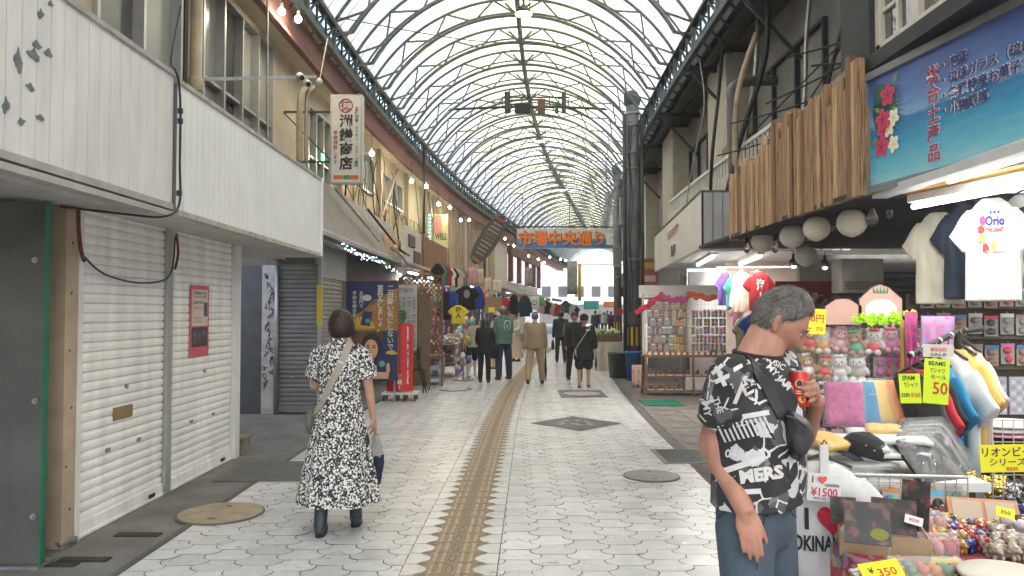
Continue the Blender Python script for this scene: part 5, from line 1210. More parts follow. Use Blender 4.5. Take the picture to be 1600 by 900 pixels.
# black sling bag worn across the chest
bag = thing('sling_bag', 'black sling bag with wide strap across the man in the graphic T-shirt', 'bag', P(1247, 680, 2.52))
mb = MB(); q = [P(px, py, d) for px, py, d in ((1224,645,2.545),(1236,640,2.52),(1262,655,2.55),(1271,668,2.58),(1273,686,2.59),(1262,708,2.56),(1249,721,2.53),(1240,712,2.52),(1230,684,2.53))]
n_ = len(q); ctr = sum(q, Vector())/n_; ins = [ctr + (p-ctr)*.80 + Vector((-.012,-.045,0)) for p in q]; ins2 = [ctr + (p-ctr)*.45 + Vector((-.016,-.058,0)) for p in q]; bk = [p + Vector((-.02,.07,0)) for p in q]
vs = bk + q + ins + ins2; fs = [tuple(range(n_))]
for l in range(3):
 for i in range(n_): fs.append((l*n_+i, (l+1)*n_+i, (l+1)*n_+(i+1)%n_, l*n_+(i+1)%n_))
fs.append(tuple(3*n_+i for i in range(n_))[::-1]); mb.add(vs, fs)
m_bag = mat('bag_nylon', (.016,.016,.018), .5, var=.3, scale=12, bump=.2)
pch = remeshed(mb, 'pouch', m_bag, .006, 4, bag)
a = MB(); a.tube([P(1229,650,2.49), P(1245,654,2.462), P(1262,668,2.50)], .003, 6); a.build('zip', plain('zip_grey', (.07,.07,.07), .4), bag)
stp, sp_ = strap('strap', m_bag, [P(1232,652,2.50), P(1215,618,2.50), P(1190,580,2.53), P(1168,550,2.60), P(1160,538,2.66), P(1150,545,2.85), P(1170,640,2.95)], .046, .004, bag, tee)
# ------------------------------------------------------------------ the woman walking away on the left
def floral():
 m = bpy.data.materials.new('floral_print'); m.use_nodes = True; n = m.node_tree; L = n.links.new; b = n.nodes['Principled BSDF']; b.inputs['Roughness'].default_value = .85
 tc = n.nodes.new('ShaderNodeTexCoord'); out = None
 for sc_, th, jit in ((48, .37, 1.0), (38, .34, .9), (88, .32, 1.0)):
  v = n.nodes.new('ShaderNodeTexVoronoi'); v.inputs['Scale'].default_value = sc_; v.inputs['Randomness'].default_value = jit; L(tc.outputs['Object'], v.inputs[0])
  nz = n.nodes.new('ShaderNodeTexNoise'); nz.inputs['Scale'].default_value = sc_*2.2; L(tc.outputs['Object'], nz.inputs[0])
  ad = n.nodes.new('ShaderNodeMath'); ad.operation = 'MULTIPLY_ADD'; ad.inputs[1].default_value = .35; L(nz.outputs[0], ad.inputs[0]); L(v.outputs['Distance'], ad.inputs[2])
  lt = n.nodes.new('ShaderNodeMath'); lt.operation = 'LESS_THAN'; lt.inputs[1].default_value = th + .17; L(ad.outputs[0], lt.inputs[0])
  if out is None: out = lt.outputs[0]
  else: mx = n.nodes.new('ShaderNodeMath'); mx.operation = 'MAXIMUM'; L(out, mx.inputs[0]); L(lt.outputs[0], mx.inputs[1]); out = mx.outputs[0]
 big = n.nodes.new('ShaderNodeTexNoise'); big.inputs['Scale'].default_value = 9; L(tc.outputs['Object'], big.inputs[0])
 g2 = n.nodes.new('ShaderNodeMath'); g2.operation = 'GREATER_THAN'; g2.inputs[1].default_value = .33; L(big.outputs[0], g2.inputs[0])
 mu = n.nodes.new('ShaderNodeMath'); mu.operation = 'MULTIPLY'; L(out, mu.inputs[0]); L(g2.outputs[0], mu.inputs[1])
 mx = n.nodes.new('ShaderNodeMix'); mx.data_type = 'RGBA'; mx.inputs[6].default_value = (.013,.013,.018,1); mx.inputs[7].default_value = (.66,.65,.62,1)
 L(mu.outputs[0], mx.inputs[0]); L(mx.outputs[2], b.inputs['Base Color'])
 bp = n.nodes.new('ShaderNodeBump'); bp.inputs['Strength'].default_value = .4; bp.inputs['Distance'].default_value = .02; nz = n.nodes.new('ShaderNodeTexNoise'); nz.inputs['Scale'].default_value = 6; L(tc.outputs['Object'], nz.inputs[0]); L(nz.outputs[0], bp.inputs['Height']); L(bp.outputs[0], b.inputs['Normal'])
 return m
WL = Vector((-1.285, 5.66, 0)); m_fl = floral()
wpose = dict(armR=(-32, 10, 82, 12), armL=(3, 15, 8), legR=(10, 3), legL=(-8, 6), lean=2, pitch=4, turn=22, shw=.165, palmL=(-.3,1,0))
# seen from behind: her left hand hangs at picture left, so the mirrored pose puts the bent arm there
wpose['armR'], wpose['armL'] = (2, 13, 12), (18, 12, 70, 10)
wm, J, X, HMw, k = person('woman walking away in black and white floral dress with beige shoulder strap', WL, 184, 1.61, wpose, male=False, build=.95, voxel=.007, shoes=dict(m=mat('dark_green_boot', (.012,.03,.034), .45, var=.2), boot=.62))
hw = hair('hair', m_hair_br, HMw, k, wm, front=.055, low=-.09, vol=.027, male=False, wave=.003, side=-.04, top=.016, voxel=.006)
strands(wm, hw, m_hair_br, HMw, 3500, .05, .0016, 5, (0,.2,-1), .18)
for s in (-1,):
 a = MB(); a.tube([HMw @ (Vector((s*.081, -.01, .012))*k), HMw @ (Vector((s*.082, -.075, .010))*k)], .0022, 5); a.build('glasses_temple', m_dark, wm)
mb = MB(); mb.xf = X; Z = lambda z: Vector((0, .0, z))
rg = [(Z(.215), .305, .27), (Z(.35), .280, .245), (Z(.55), .240, .205), (Z(.72), .208, .172), (Z(.86), .182, .142), (Z(.98), .156, .118), (Z(1.06), .152, .112), (Z(1.18), .172, .124), (Z(1.27), .176, .118), (Z(1.33), .155, .10), (Z(1.375), .105, .085), (Z(1.40), .07, .072)]
loft(mb, rg, 96, fold=lambda q, a: 1 + max(0, .62-q)*(.10*math.sin(a*7 + .8*math.sin(a*2)) + .055*math.sin(a*13 + 2)) + .012*math.sin(a*4 + q*9)*max(0, 1-q))
for s, n in ((-1,'R'), (1,'L')):
 sh, e = J['sh'+n], J['el'+n]; d = (e - sh).normalized(); mb.tube([sh - d*.03 + Vector((-s*.05,0,0)), sh + d*.02, sh + d*.10, sh + d*.19], [.062, .072, .080, .088], 22)
loft(mb, [(Z(1.375), .088, .082), (Z(1.425), .074, .075)], 24)
dr = remeshed(mb, 'floral_dress', m_fl, .0075, 2, wm)
a = MB(); a.xf = X
bt = thing('shoulder_bag', 'grey shoulder bag with beige webbing strap worn by the woman in the floral dress', 'bag', WL + Vector((-.2,.05,.85)))
xl = lambda x, y, z: X @ Vector((x, y, z))
# picture right is her right (local -x when turned away)
stp, s_ = strap('strap', mat('beige_webbing', (.34,.30,.24), .8, var=.1, scale=40), [xl(-.06,-.10,1.30), xl(-.075, .0, 1.42), xl(-.055,.11,1.31), xl(.0,.14,1.19), xl(.07,.14,1.06), xl(.14,.10,.93), xl(.185,.02,.86)], .05, .005, bt, dr)
p, n_ = s_[20]; t_ = (s_[22][0] - s_[18][0]).normalized(); l_ = t_.cross(n_).normalized(); a = MB(); a.hexa([p - l_*.03 - t_*.008 + n_*.003, p + l_*.03 - t_*.008 + n_*.003, p + l_*.03 + t_*.008 + n_*.003, p - l_*.03 + t_*.008 + n_*.003], [q + n_*.006 for q in (p - l_*.03 - t_*.008 + n_*.003, p + l_*.03 - t_*.008 + n_*.003, p + l_*.03 + t_*.008 + n_*.003, p - l_*.03 + t_*.008 + n_*.003)]); a.build('buckle', m_steel, bt)
mb = MB(); mb.xf = X; mb.ell((.215, -.04, .80), (.045, .12, .10)); remeshed(mb, 'pouch', mat('bag_grey_green', (.12,.13,.11), .7, var=.2), .012, 2, bt)
# folded umbrella in her right hand
uw = X @ J['wrR']; hd_ = (X.to_3x3() @ J['hdR']).normalized(); g_ = uw + hd_*.085 + Vector((.01,-.02,0))
um = thing('folded_umbrella', 'folded grey and navy umbrella with wooden handle held by the floral dressed woman', 'umbrella', g_)
ax = Vector((.05, -.02, -1)).normalized(); a = MB(); a.tube([g_ - ax*.05, g_ + ax*.03, g_ + ax*.10], [.012,.011,.011], 10); a.build('handle', mat('umbrella_wood', (.38,.20,.10), .5, var=.2), um, smooth=True)
def furl(t0, t1, r0, r1, m, n_=20, rim=.3):
 a = MB(); rows = []; fs = []; vs = []; K = 14
 s1 = ax.orthogonal().normalized(); s2 = ax.cross(s1)
 for i in range(K+1):
  q = i/K; r = r0 + (r1-r0)*q
  for j in range(n_): an = 2*math.pi*j/n_; rr = r*(1 + rim*math.sin(an*5 + q*3)); vs.append(g_ + ax*(t0 + (t1-t0)*q) + (s1*math.cos(an) + s2*math.sin(an))*rr)
 for i in range(K):
  for j in range(n_): fs.append((i*n_+j, i*n_+(j+1)%n_, (i+1)*n_+(j+1)%n_, (i+1)*n_+j))
 a.add(vs, fs); a.build('canopy', m, um, smooth=True)
furl(.06, .22, .020, .044, mat('umbrella_grey', (.30,.30,.28), .8, var=.1)); furl(.21, .33, .048, .038, mat('umbrella_navy', (.012,.022,.05), .8, var=.2)); furl(.32, .43, .034, .018, mat('umbrella_navy', (.012,.022,.05), .8, var=.2))
a = MB(); a.tube([g_ + ax*.42, g_ + ax*.47], [.006,.004], 8); a.build('tip', m_steel, um)
# ------------------------------------------------------------------ the people farther down the street
def at(px, D): q = P(px, 487, D); return Vector((q.x, D, 0))
m_nvy = cloth('navy_cloth', (.020,.028,.05)); m_char = cloth('charcoal_cloth', (.022,.022,.024)); m_den = cloth('dark_denim', (.03,.055,.10)); m_teal = cloth('grey_teal_fleece', (.12,.20,.18)); m_khk = cloth('khaki_jacket', (.30,.215,.13)); m_khk2 = cloth('khaki_trousers', (.34,.25,.16)); m_off = cloth('off_white_cloth', (.56,.52,.45)); m_pur = cloth('purple_cloth', (.09,.03,.12)); m_crm = cloth('cream_cloth', (.52,.40,.28))
m_shb = plain('black_shoe', (.015,.015,.016), .5); m_hgr = MATS['greying_hair']
p1, *_ = person('woman with long brown hair in black clothes seen from behind beside the clothes stall', at(757, 17.4), 172, 1.47, dict(lean=8, armR=(10, 8, 30), armL=(14, 10, 50), legR=(-4, 4), legL=(8, 14)), male=False, voxel=.011, top=dict(m=m_black, name='blouse', t=.035, hem=-.16, flare=.02), bottom=dict(m=m_black, lw=.01, t=.01), shoes=dict(m=m_shb), hair_=dict(m=m_hair_br, front=.05, low=-.11, vol=.02, long=.42, voxel=.010))
mb = MB(); q = at(757, 17.4); mb.ell(q + Vector((.20, .03, .72)), (.17, .13, .19)); mb.ell(q + Vector((.10, .05, .85)), (.12, .1, .12)); b_ = remeshed(mb, 'tote_bag', m_black, .015, 3); tag(b_, 'slouchy black bag on the hip of the long haired woman', 'bag')
p2, J2, X2, H2, k2 = person('man in grey green hoodie, jeans and pale cap standing at the clothes stall', at(787, 18.2), -150, 1.74, dict(armR=(6,8,30), armL=(6,8,25), legR=(4,3), legL=(-4,3), turn=-10, stance=3), build=1.08, voxel=.011, top=dict(m=m_teal, name='hoodie', t=.045, hood=True, hem=-.10, belly=1.2, sw=.022), bottom=dict(m=m_den, lw=.016, t=.014), shoes=dict(m=mat('brown_shoe', (.12,.07,.05), .6)), hair_=dict(m=m_hair_gr, front=.06, low=-.07, vol=.010, voxel=.010))
mb = MB(); mb.xf = H2; mb.ell((0,.0,.055), (.092,.112,.085)); mb.ell((0,-.12,.045), (.07,.07,.012)); remeshed(mb, 'cap', mat('mottled_cap', (.42,.40,.36), .8, scale=30, col2=(.15,.13,.11)), .009, 1, p2)
a = MB(); bvh = X2 @ J2['chest']; bd = X2.to_3x3() @ Vector((0,1,0)); rd = X2.to_3x3() @ Vector((-1,0,0))
mb = MB(); pts = [bvh + bd*.185 + rd*(.085*math.cos(t)) + up*(.12*math.sin(t)) for t in [i*2*math.pi/24 for i in range(24)]]; mb.tube(pts, .010, 5, closed=True); mb.tube([bvh + bd*.183 + rd*.03 - up*.06, bvh + bd*.188 + up*.04, bvh + bd*.183 - rd*.03 - up*.05], .010, 5); mb.build('back_print', plain('fleece_white', (.6,.62,.6), .8), p2)
p3, J3, X3, *_ = person('man in khaki jacket and beige trousers walking away with a black umbrella', at(836, 16.9), 180, 1.64, dict(armR=(4,10,12), armL=(-4,10,14), legR=(16,4), legL=(-16,20), pitch=2, stance=3), build=1.08, voxel=.011, top=dict(m=m_khk, t=.035, hem=-.08, collar=True, sw=.025), bottom=dict(m=m_khk2, lw=.012, t=.012), shoes=dict(m=m_shb), hair_=dict(m=m_hgr, front=.07, low=-.06, vol=.008, voxel=.010))
def stick_umbrella(p, ax, L_, label, m, r=.028):
 t = thing('closed_umbrella', label, 'umbrella', p); a = MB(); a.tube([p + ax*.06, p + ax*.2, p + ax*L_*.6, p + ax*L_*.93], [.012, r*.8, r, .010], 10); a.build('canopy', m, t, smooth=True)
 a = MB(); a.tube([p - ax*.08, p + ax*.08], .010, 8); a.tube([p + ax*L_*.9, p + ax*L_], .005, 6); a.build('shaft', m_dark, t)
hp = X3 @ J3['wrR'] + Vector((0,0,-.09)); stick_umbrella(hp, Vector((.02,.05,-1)).normalized(), .78 if hp.z > .80 else hp.z - .02, 'long black closed umbrella held by the man in khaki', m_nvy)
p4, J4, X4, *_ = person('man in dark navy jacket and trousers walking away with a dark bag', at(876, 24.2), 180, 1.64, dict(armR=(-6,8,14), armL=(4,9,10), legR=(-12,12), legL=(12,4)), voxel=.012, top=dict(m=m_nvy, t=.04, hood=True, hem=-.09, sw=.022), bottom=dict(m=m_char, t=.018), shoes=dict(m=m_shb), hair_=dict(m=m_hair_bk, front=.06, low=-.07, vol=.014, voxel=.011))
hp = X4 @ J4['wrL']; mb = MB(); mb.ell(hp + Vector((-.02,0,-.28)), (.05,.13,.17)); o = remeshed(mb, 'carry_bag', m_black, .015, 1); tag(o, 'dark carrier bag in the hand of the man in navy', 'bag'); a = MB(); a.tube([hp + Vector((-.01,.05,-.16)), hp + Vector((0,.02,-.08)), hp + Vector((0,-.02,-.08)), hp + Vector((-.01,-.05,-.16))], .006, 5); a.build('handle', m_black, o)
p5, J5, X5, H5, k5 = person('young woman in black cap, loose black shirt and shorts walking towards us', at(912, 16.1), 4, 1.54, dict(armR=(6,6,14), armL=(-2,14,8), legR=(3,3), legL=(-3,5), pitch=6), male=False, voxel=.010, top=dict(m=m_black, name='loose_shirt', t=.065, hem=-.27, flare=.03, sw=.04, sleeve=.8), bottom=dict(m=m_black, len=.42, lw=.03, t=.03), shoes=dict(m=m_shb, sole=plain('sole_pale', (.5,.48,.45), .7)), hair_=dict(m=m_hair_bk, front=.055, low=-.12, vol=.018, voxel=.010))
eyes(H5, k5, p5)
mb = MB(); mb.xf = H5; mb.ell((0,.0,.062), (.095,.115,.085)); mb.ell((0,-.125,.05), (.075,.075,.012)); remeshed(mb, 'cap', m_black, .009, 1, p5)
a = MB(); c5 = X5 @ J5['chest']; write(a, 'ant', c5 + Vector((.07,-.195,.10)), (1,0,0), up, .07, None, .02); a.build('lettering', m_wh, p5)
sb = thing('sling_strap', 'thin pale bag strap across the young woman in black', 'bag', c5); mb = MB(); mb.tube([c5 + Vector((.13,-.13,.17)), c5 + Vector((.02,-.185,.02)), c5 + Vector((-.10,-.195,-.16)), c5 + Vector((-.17,-.16,-.28))], .011, 6); mb.build('strap', mat('beige_webbing', (.34,.30,.24), .8), sb)
hp = X5 @ J5['wrL'] + Vector((.01,0,-.08)); stick_umbrella(hp, Vector((0,0,-1)), .34, 'short black folded umbrella hanging from the young woman in black', m_black, .03)
p6, J6, X6, H6, k6 = person('man in dark clothes with reddish hair walking beside the young woman in black', at(897, 17.9), 6, 1.63, dict(armR=(8,10,16), armL=(0,6,10), legR=(-8,10), legL=(12,4), pitch=8), voxel=.011, top=dict(m=m_char, t=.04, hem=-.10, sw=.02), bottom=dict(m=m_char, t=.02), shoes=dict(m=m_shb), hair_=dict(m=mat('reddish_hair', (.09,.03,.02), .5, var=.3), front=.045, low=-.11, vol=.02, voxel=.011))
eyes(H6, k6, p6)
a = MB(); a.tube([X6 @ (J6['shR'] + Vector((-.07,-.03,0))), X6 @ (J6['elR'] + Vector((-.06,-.03,0)))], .012, 5); a.build('sleeve_stripe', plain('stripe_yellow', (.35,.30,.08), .8), p6)
p7, J7, X7, H7, k7 = person('stall keeper in white top and pale cap standing among the clothes', at(774, 21.5), 70, 1.60, dict(armR=(20,8,60), armL=(25,8,60)), male=False, voxel=.012, top=dict(m=m_off, name='shirt', t=.03, hem=-.08), bottom=dict(m=m_crm, t=.02), shoes=dict(m=m_shb), hair_=dict(m=m_hair_bk, front=.05, low=-.10, vol=.016, voxel=.011))
eyes(H7, k7, p7)
mb = MB(); mb.xf = H7; mb.ell((0,0,.06), (.092,.11,.08)); mb.ell((0,-.12,.05), (.07,.07,.012)); remeshed(mb, 'cap', m_off, .011, 1, p7)
p8, J8, X8, H8, k8 = person('woman in white blouse and long cream skirt facing the man in the hoodie', at(806, 24.8), -40, 1.60, dict(armR=(15,10,70), armL=(15,10,60)), male=False, voxel=.012, top=dict(m=m_off, name='blouse', t=.03, hem=.02, sw=.035), bottom=dict(kind='skirt', m=m_crm, z=.12, wide=.13), shoes=dict(m=m_shb), hair_=dict(m=m_hair_bk, front=.05, low=-.11, vol=.018, voxel=.011))
eyes(H8, k8, p8)
for lab, px, D, yaw, tm, bm, H_, nm in (('person in dark patterned shirt far down the street, left of the purple jacket', 930, 48, 180, mat('patterned_shirt', (.10,.10,.11), .8, scale=30, col2=(.02,.02,.03)), m_char, 1.70, 'shirt'), ('person in purple jacket and dark shorts far down the street', 955, 50, 180, m_pur, m_char, 1.66, 'jacket'), ('person in pale clothes far away between the dark shirt and the purple jacket', 944, 56, 175, m_off, m_den, 1.62, 'shirt'), ('small dark dressed person farthest down the street', 938, 62, 0, m_char, m_char, 1.68, 'shirt'), ('person in black jacket far away beside the pale dressed walker', 949, 58, 180, m_nvy, m_crm, 1.72, 'jacket')):
 person(lab, at(px, D), yaw, H_, dict(legR=(10,4), legL=(-8,10), armR=(8,8,14), armL=(-8,8,14)), voxel=.016, top=dict(m=tm, t=.035, name=nm), bottom=dict(m=bm, t=.02, len=.45 if 'shorts' in lab else 1), shoes=dict(m=m_shb), hair_=dict(m=m_hair_bk, front=.055, low=-.08, vol=.014, voxel=.014))
# ================================================================== goods and signs on the left
_tee = {}
from mathutils import noise as mn
def tfold(x, z):
 t = max(0, min(1, -z/.6)); q = mn.noise(Vector((x*5, z*2, 1.7)))
 return .013*math.sin(x*24 + 3*q + z*3)*t + .012*mn.noise(Vector((x*9, z*7, .3))) + .008*math.sin(z*26 + x*14 + 4*q)*(1-t)*.6
def tee_mesh(kind='tee'):
 if kind in _tee: return _tee[kind]
 mb = MB(); L_ = {'tee': .68, 'long': .66, 'jacket': .7}[kind]
 loft(mb, [((0,0,-L_), .255, .034), ((0,0,-L_*.72), .250, .040), ((0,0,-.38), .245, .040), ((0,0,-.22), .24, .042), ((0,0,-.10), .225, .040), ((0,0,-.035), .15, .034), ((0,0,0), .085, .032)], 44, pw=3.2, fold=lambda q, a: 1 + .10*(1-q)*math.sin(a*9 + q*5) *abs(math.sin(a)) + .05*math.sin(a*4 + q*8)*abs(math.sin(a)))
 for s in (-1, 1):
  e = Vector((s*.335,0,-.30)) if kind == 'tee' else Vector((s*.34,.0,-.58))
  st = Vector((s*.165,0,-.105)); d = (e - st).normalized(); X = Matrix.Scale(.3, 4, (0,1,0)); mb.xf = X
  mb.tube([st, st.lerp(e, .4), e], [.075,.085,.090 if kind == 'tee' else .06], 16); mb.xf = None
 o = remeshed(mb, 'tee', [m_white], .012, 2); me = o.data
 for v in me.vertices: v.co.y += tfold(v.co.x, v.co.z)
 bpy.data.objects.remove(o); _tee[kind] = me; return me
m_hang = plain('hanger_plastic', (.03,.03,.03), .4)
def tee(label, p, yaw, m, s=1.0, kind='tee', cat='T-shirt', group=None, name=None, prints=(), wide=1.0, hanger=True):
 me = tee_mesh(kind).copy(); me.materials.clear(); me.materials.append(m); n = name or {'tee': 't_shirt', 'long': 'long_sleeved_shirt', 'jacket': 'jacket'}[kind]
 o = bpy.data.objects.new(n, me); COL.objects.link(o); o.location = p; o.rotation_euler = (R(U(-2,2)), 0, R(yaw)); o.scale = (s*wide, s, s); tag(o, label, cat, group)
 def kid(mb, nm, mm): q = bpy.data.objects.new(nm, mb.mesh(nm, mm)); COL.objects.link(q); q.parent = o; return q
 if hanger:
  a = MB(); a.tube([(-.16,0,-.02),(0,0,.035),(.16,0,-.02)], .008, 6); a.tube([(0,0,.03),(0,0,.075),(.02,0,.10),(.035,0,.085)], .004, 5); kid(a, 'hanger', m_hang)
 for pr in prints:
  a = MB()
  if pr[0] == 'text': write(a, pr[1], (pr[2], -.0475, pr[3]), (1,0,0), (0,0,1), pr[4], pr[6] if len(pr) > 6 else None, .03, off=.0)
  elif pr[0] == 'vtext': write(a, pr[1], (pr[2], -.0475, pr[3]), (1,0,0), (0,0,1), pr[4], pr[6], .045, vertical=True, off=.0)
  elif pr[0] == 'rect': a.box(pr[1], pr[3], -.0465, -.044, pr[2], pr[4])
  elif pr[0] == 'disc': a.add([(pr[1] + pr[3]*math.cos(t), -.0468, pr[2] + pr[4]*math.sin(t)) for t in [i*2*math.pi/20 for i in range(20)]], [tuple(range(20))[::1]])
  a.v = [(x, y - .004 + tfold(x, z), z) for x, y, z in a.v]; kid(a, 'print', pr[5])
 return o
def C_(name, col): return cloth(name, col)
m_ybr = C_('bright_yellow_cotton', (.66,.52,.04)); m_blu = C_('royal_blue_cotton', (.025,.05,.28)); m_rdc = C_('red_cotton', (.44,.02,.03)); m_wht = C_('white_cotton', (.66,.655,.63)); m_pnk = C_('pink_cotton', (.60,.30,.36)); m_bei = C_('beige_cotton', (.50,.42,.32)); m_grn = C_('green_cotton', (.03,.14,.09)); m_tel = C_('teal_blue_cotton', (.01,.17,.34)); m_ylw = C_('mustard_cotton', (.60,.38,.10)); m_crt = C_('cream_cotton', (.60,.47,.38)); m_olv = C_('olive_cotton', (.10,.10,.045)); m_lil = C_('violet_cotton', (.13,.06,.30)); m_org = C_('orange_cotton', (.62,.20,.04)); m_gry = C_('grey_cotton', (.20,.20,.20)); m_aqua = C_('aqua_cotton', (.05,.30,.36))
def px_tee(label, px, py, D, yaw, m, **k): return tee(label, P(px, py, D), yaw, m, **k)
seeded(31)
# poster on the shutter side of the stalls
po = thing('poster_stand', 'large navy and gold poster of a smiling woman holding a blue booklet', 'poster', (-2.5, 13.5, 0))
PX0, PX1, PZ0, PZ1, PY = -2.96, -2.04, .39, 2.17, 13.5
a = MB(); a.box(PX0, PX1, PY, PY+.02, PZ0, PZ1); bd = a.build('board', mat('poster_navy', (.018,.028,.10), .4, var=.15, scale=1.5), po)
a = MB(); a.box(PX0-.012, PX0, PY-.006, PY+.03, PZ0, PZ1+.012); a.box(PX1, PX1+.012, PY-.006, PY+.03, PZ0, PZ1+.012); a.box(PX0, PX1, PY-.006, PY+.03, PZ1, PZ1+.012); a.build('frame', mat('poster_frame_wood', (.25,.12,.06), .5), po)
def pp(u, v, d): return Vector((PX0 + (PX1-PX0)*u, PY - d, PZ0 + (PZ1-PZ0)*v))
def flat(pts, name, m, d): a = MB(); a.add([pp(u, v, d) for u, v in pts], [tuple(range(len(pts)))]); return a.build(name, m, bd)
def oval(u, v, ru, rv, name, m, d, n=24): return flat([(u + ru*math.cos(t), v + rv*math.sin(t)) for t in [i*2*math.pi/n for i in range(n)]], name, m, d)
m_gold = mat('print_gold', (.42,.22,.04), .4, scale=8, col2=(.22,.09,.02), stretch=(6,1,1)); m_gold2 = plain('print_bright_gold', (.68,.42,.06), .4)
flat([(.03,.50),(1,.50),(1,.93),(.62,.80),(.42,.70),(.20,.66),(.03,.64)], 'gold_field', m_gold, .002)
for i in range(9): flat([(.05+.02*i,.66-.005*i),(.5,.70+.012*i),(.985,.80+.016*i),(.985,.806+.016*i),(.5,.704+.012*i)], 'gold_streak', m_gold2 if i % 2 else MATS['poster_frame_wood'], .003 + i*.0003)
for i in range(9): an = R(10 + i*20); flat([(.30,.52),(.30 + .26*math.cos(an-.12), .52 + .12*math.sin(an-.12)),(.30 + .26*math.cos(an+.12), .52 + .12*math.sin(an+.12))], 'fan_ray', m_gold2, .0065 + i*.0002)
flat([(.28,.56),(.46,.545),(.51,.685),(.33,.70)], 'booklet_print', MATS['poster_navy'], .009)
oval(.42,.60,.05,.02, 'leaf_mark', plain('leaf_mark_green', (.10,.35,.25), .5), .0095)
oval(.40,.83,.09,.032, 'pale_seal', plain('seal_pale', (.58,.50,.45), .5), .005)
flat([(.03,.02),(.72,.02),(.72,.50),(.03,.50)], 'photo_ground', mat('photo_brown', (.12,.065,.035), .5, var=.5, scale=4), .0025); flat([(.70,.02),(1,.02),(1,.50),(.70,.45)], 'navy_field', MATS['poster_navy'], .0027)
m_pskin = plain('printed_skin', (.62,.33,.22), .45); m_phair = plain('printed_hair', (.018,.012,.012), .45)
oval(.50,.34,.205,.135, 'printed_hair', m_phair, .004); flat([(.30,.36),(.28,.24),(.36,.18),(.62,.16),(.70,.28),(.69,.36)], 'printed_hair', m_phair, .0042)
oval(.475,.20,.062,.06, 'printed_neck', m_pskin, .0048); flat([(.30,.02),(.34,.13),(.46,.17),(.62,.15),(.78,.17),(.84,.08),(.82,.02)], 'printed_shoulders', m_pskin, .005); flat([(.36,.02),(.40,.09),(.55,.08),(.62,.02)], 'printed_top', plain('printed_white', (.62,.55,.50), .5), .0055)
oval(.485,.315,.132,.100, 'printed_face', m_pskin, .006); flat([(.345,.36),(.40,.405),(.485,.415),(.57,.40),(.63,.35),(.655,.43),(.48,.475),(.32,.43)], 'printed_fringe', m_phair, .0065)
for u in (.43,.545): oval(u,.332,.026,.008, 'printed_eye', m_phair, .0068); oval(u,.352,.034,.005, 'printed_brow', m_phair, .0068)
oval(.49,.262,.056,.017, 'printed_smile', plain('printed_lips', (.50,.10,.09), .4), .0068); oval(.49,.265,.045,.008, 'printed_teeth', m_wh, .007); oval(.488,.298,.014,.008, 'printed_nose', plain('printed_shade', (.48,.22,.14), .4), .0068)
flat([(.60,.09),(.82,.08),(.82,.255),(.60,.265)], 'booklet_print', MATS['poster_navy'], .0085); oval(.70,.17,.06,.03, 'leaf_mark', MATS['leaf_mark_green'], .009); flat([(.78,.07),(.86,.10),(.84,.18),(.79,.17)], 'printed_hand', m_pskin, .0092); flat([(.45,.02),(.80,.03),(.82,.085),(.50,.09)], 'printed_arm', m_pskin, .0095)
for i in range(7): an = R(20 + i*22); flat([(.88,.26),(.88 + .12*math.cos(an-.17), .26 + .045*math.sin(an-.17)),(.88 + .12*math.cos(an+.17), .26 + .045*math.sin(an+.17))], 'fan_ray', m_gold2, .006)
m_lt = plain('lettering_pale', (.62,.66,.62), .5)
for tx, u, v, sz, wd in (('二日酔い気にしないで', .86, .96, .12, 1.16), ('宴呑みしましょ。', .66, .96, .115, .84), ('五百円で', .29, .90, .075, .31), ('平和な明日を', .16, .90, .075, .47)):
 a = MB(); write(a, tx, pp(u, v, .011), (1,0,0), up, sz, wd, .015, vertical=True, off=.001); a.build('lettering', m_lt, bd)
for x in (PX0+.06, PX1-.06): 
 a = MB(); a.box(x-.015, x+.015, PY+.03, PY+.06, .0, PZ0+.5); a.build('leg', m_steel, po)
# red display panel on castors
rp_ = thing('display_sign', 'red panel with white Japanese lettering on a low stand with castors', 'sign', (-2.1, 13.9, 0))
a = MB(); a.grid(lambda u, v: (-2.30 + .48*u, 13.9 - .08*math.sin(math.pi*u), .16 + 1.24*v), 12, 1, thick=(0,.03,0)); b_ = a.build('board', mat('panel_red', (.55,.03,.03), .4, var=.1), rp_)
a = MB()
for i in range(16):
 an = R(-60 + i*20); q0 = (-2.06, .52); r0, r1 = .12, .40; z0, z1 = q0[1] + r0*math.sin(an)*1.3, q0[1] + r1*math.sin(an)*1.6
 if .17 < min(z0,z1) and max(z0,z1) < 1.38:
  x0, x1 = q0[0] + r0*math.cos(an), max(-2.29, min(-1.83, q0[0] + r1*math.cos(an))); fy = lambda x: 13.893 - .08*math.sin(math.pi*(x+2.30)/.48); a.add([(x0, fy(x0), z0), (x1, fy(x1), z1-.012), (x1, fy(x1), z1+.012)], [(0,1,2)])
a.build('ray_print', plain('panel_dark_red', (.20,.01,.015), .4), b_)
for tx, x, z, wd in (('全日本特命健康大賞受賞商品!', -1.93, 1.36, 1.14), ('話題!', -2.05, .48, .28)):
 a = MB(); write(a, tx, (x, 13.855 if x > -2 else 13.815, z), (1,0,0), up, .085, wd, .05, vertical=True, off=.004); a.build('lettering', m_wh, b_)
a = MB(); a.box(-2.36, -1.72, 13.7, 14.1, .115, .155); a.build('base_tray', m_white, rp_)
for x in (-2.32, -2.1, -1.95, -1.76):
 for y in (13.74, 14.06):
  a = MB(); a.tube([(x-.012,y,.045),(x+.012,y,.045)], .045, 14); a.box(x-.02, x+.02, y-.012, y+.012, .06, .118); a.build('castor', m_rubber, rp_)
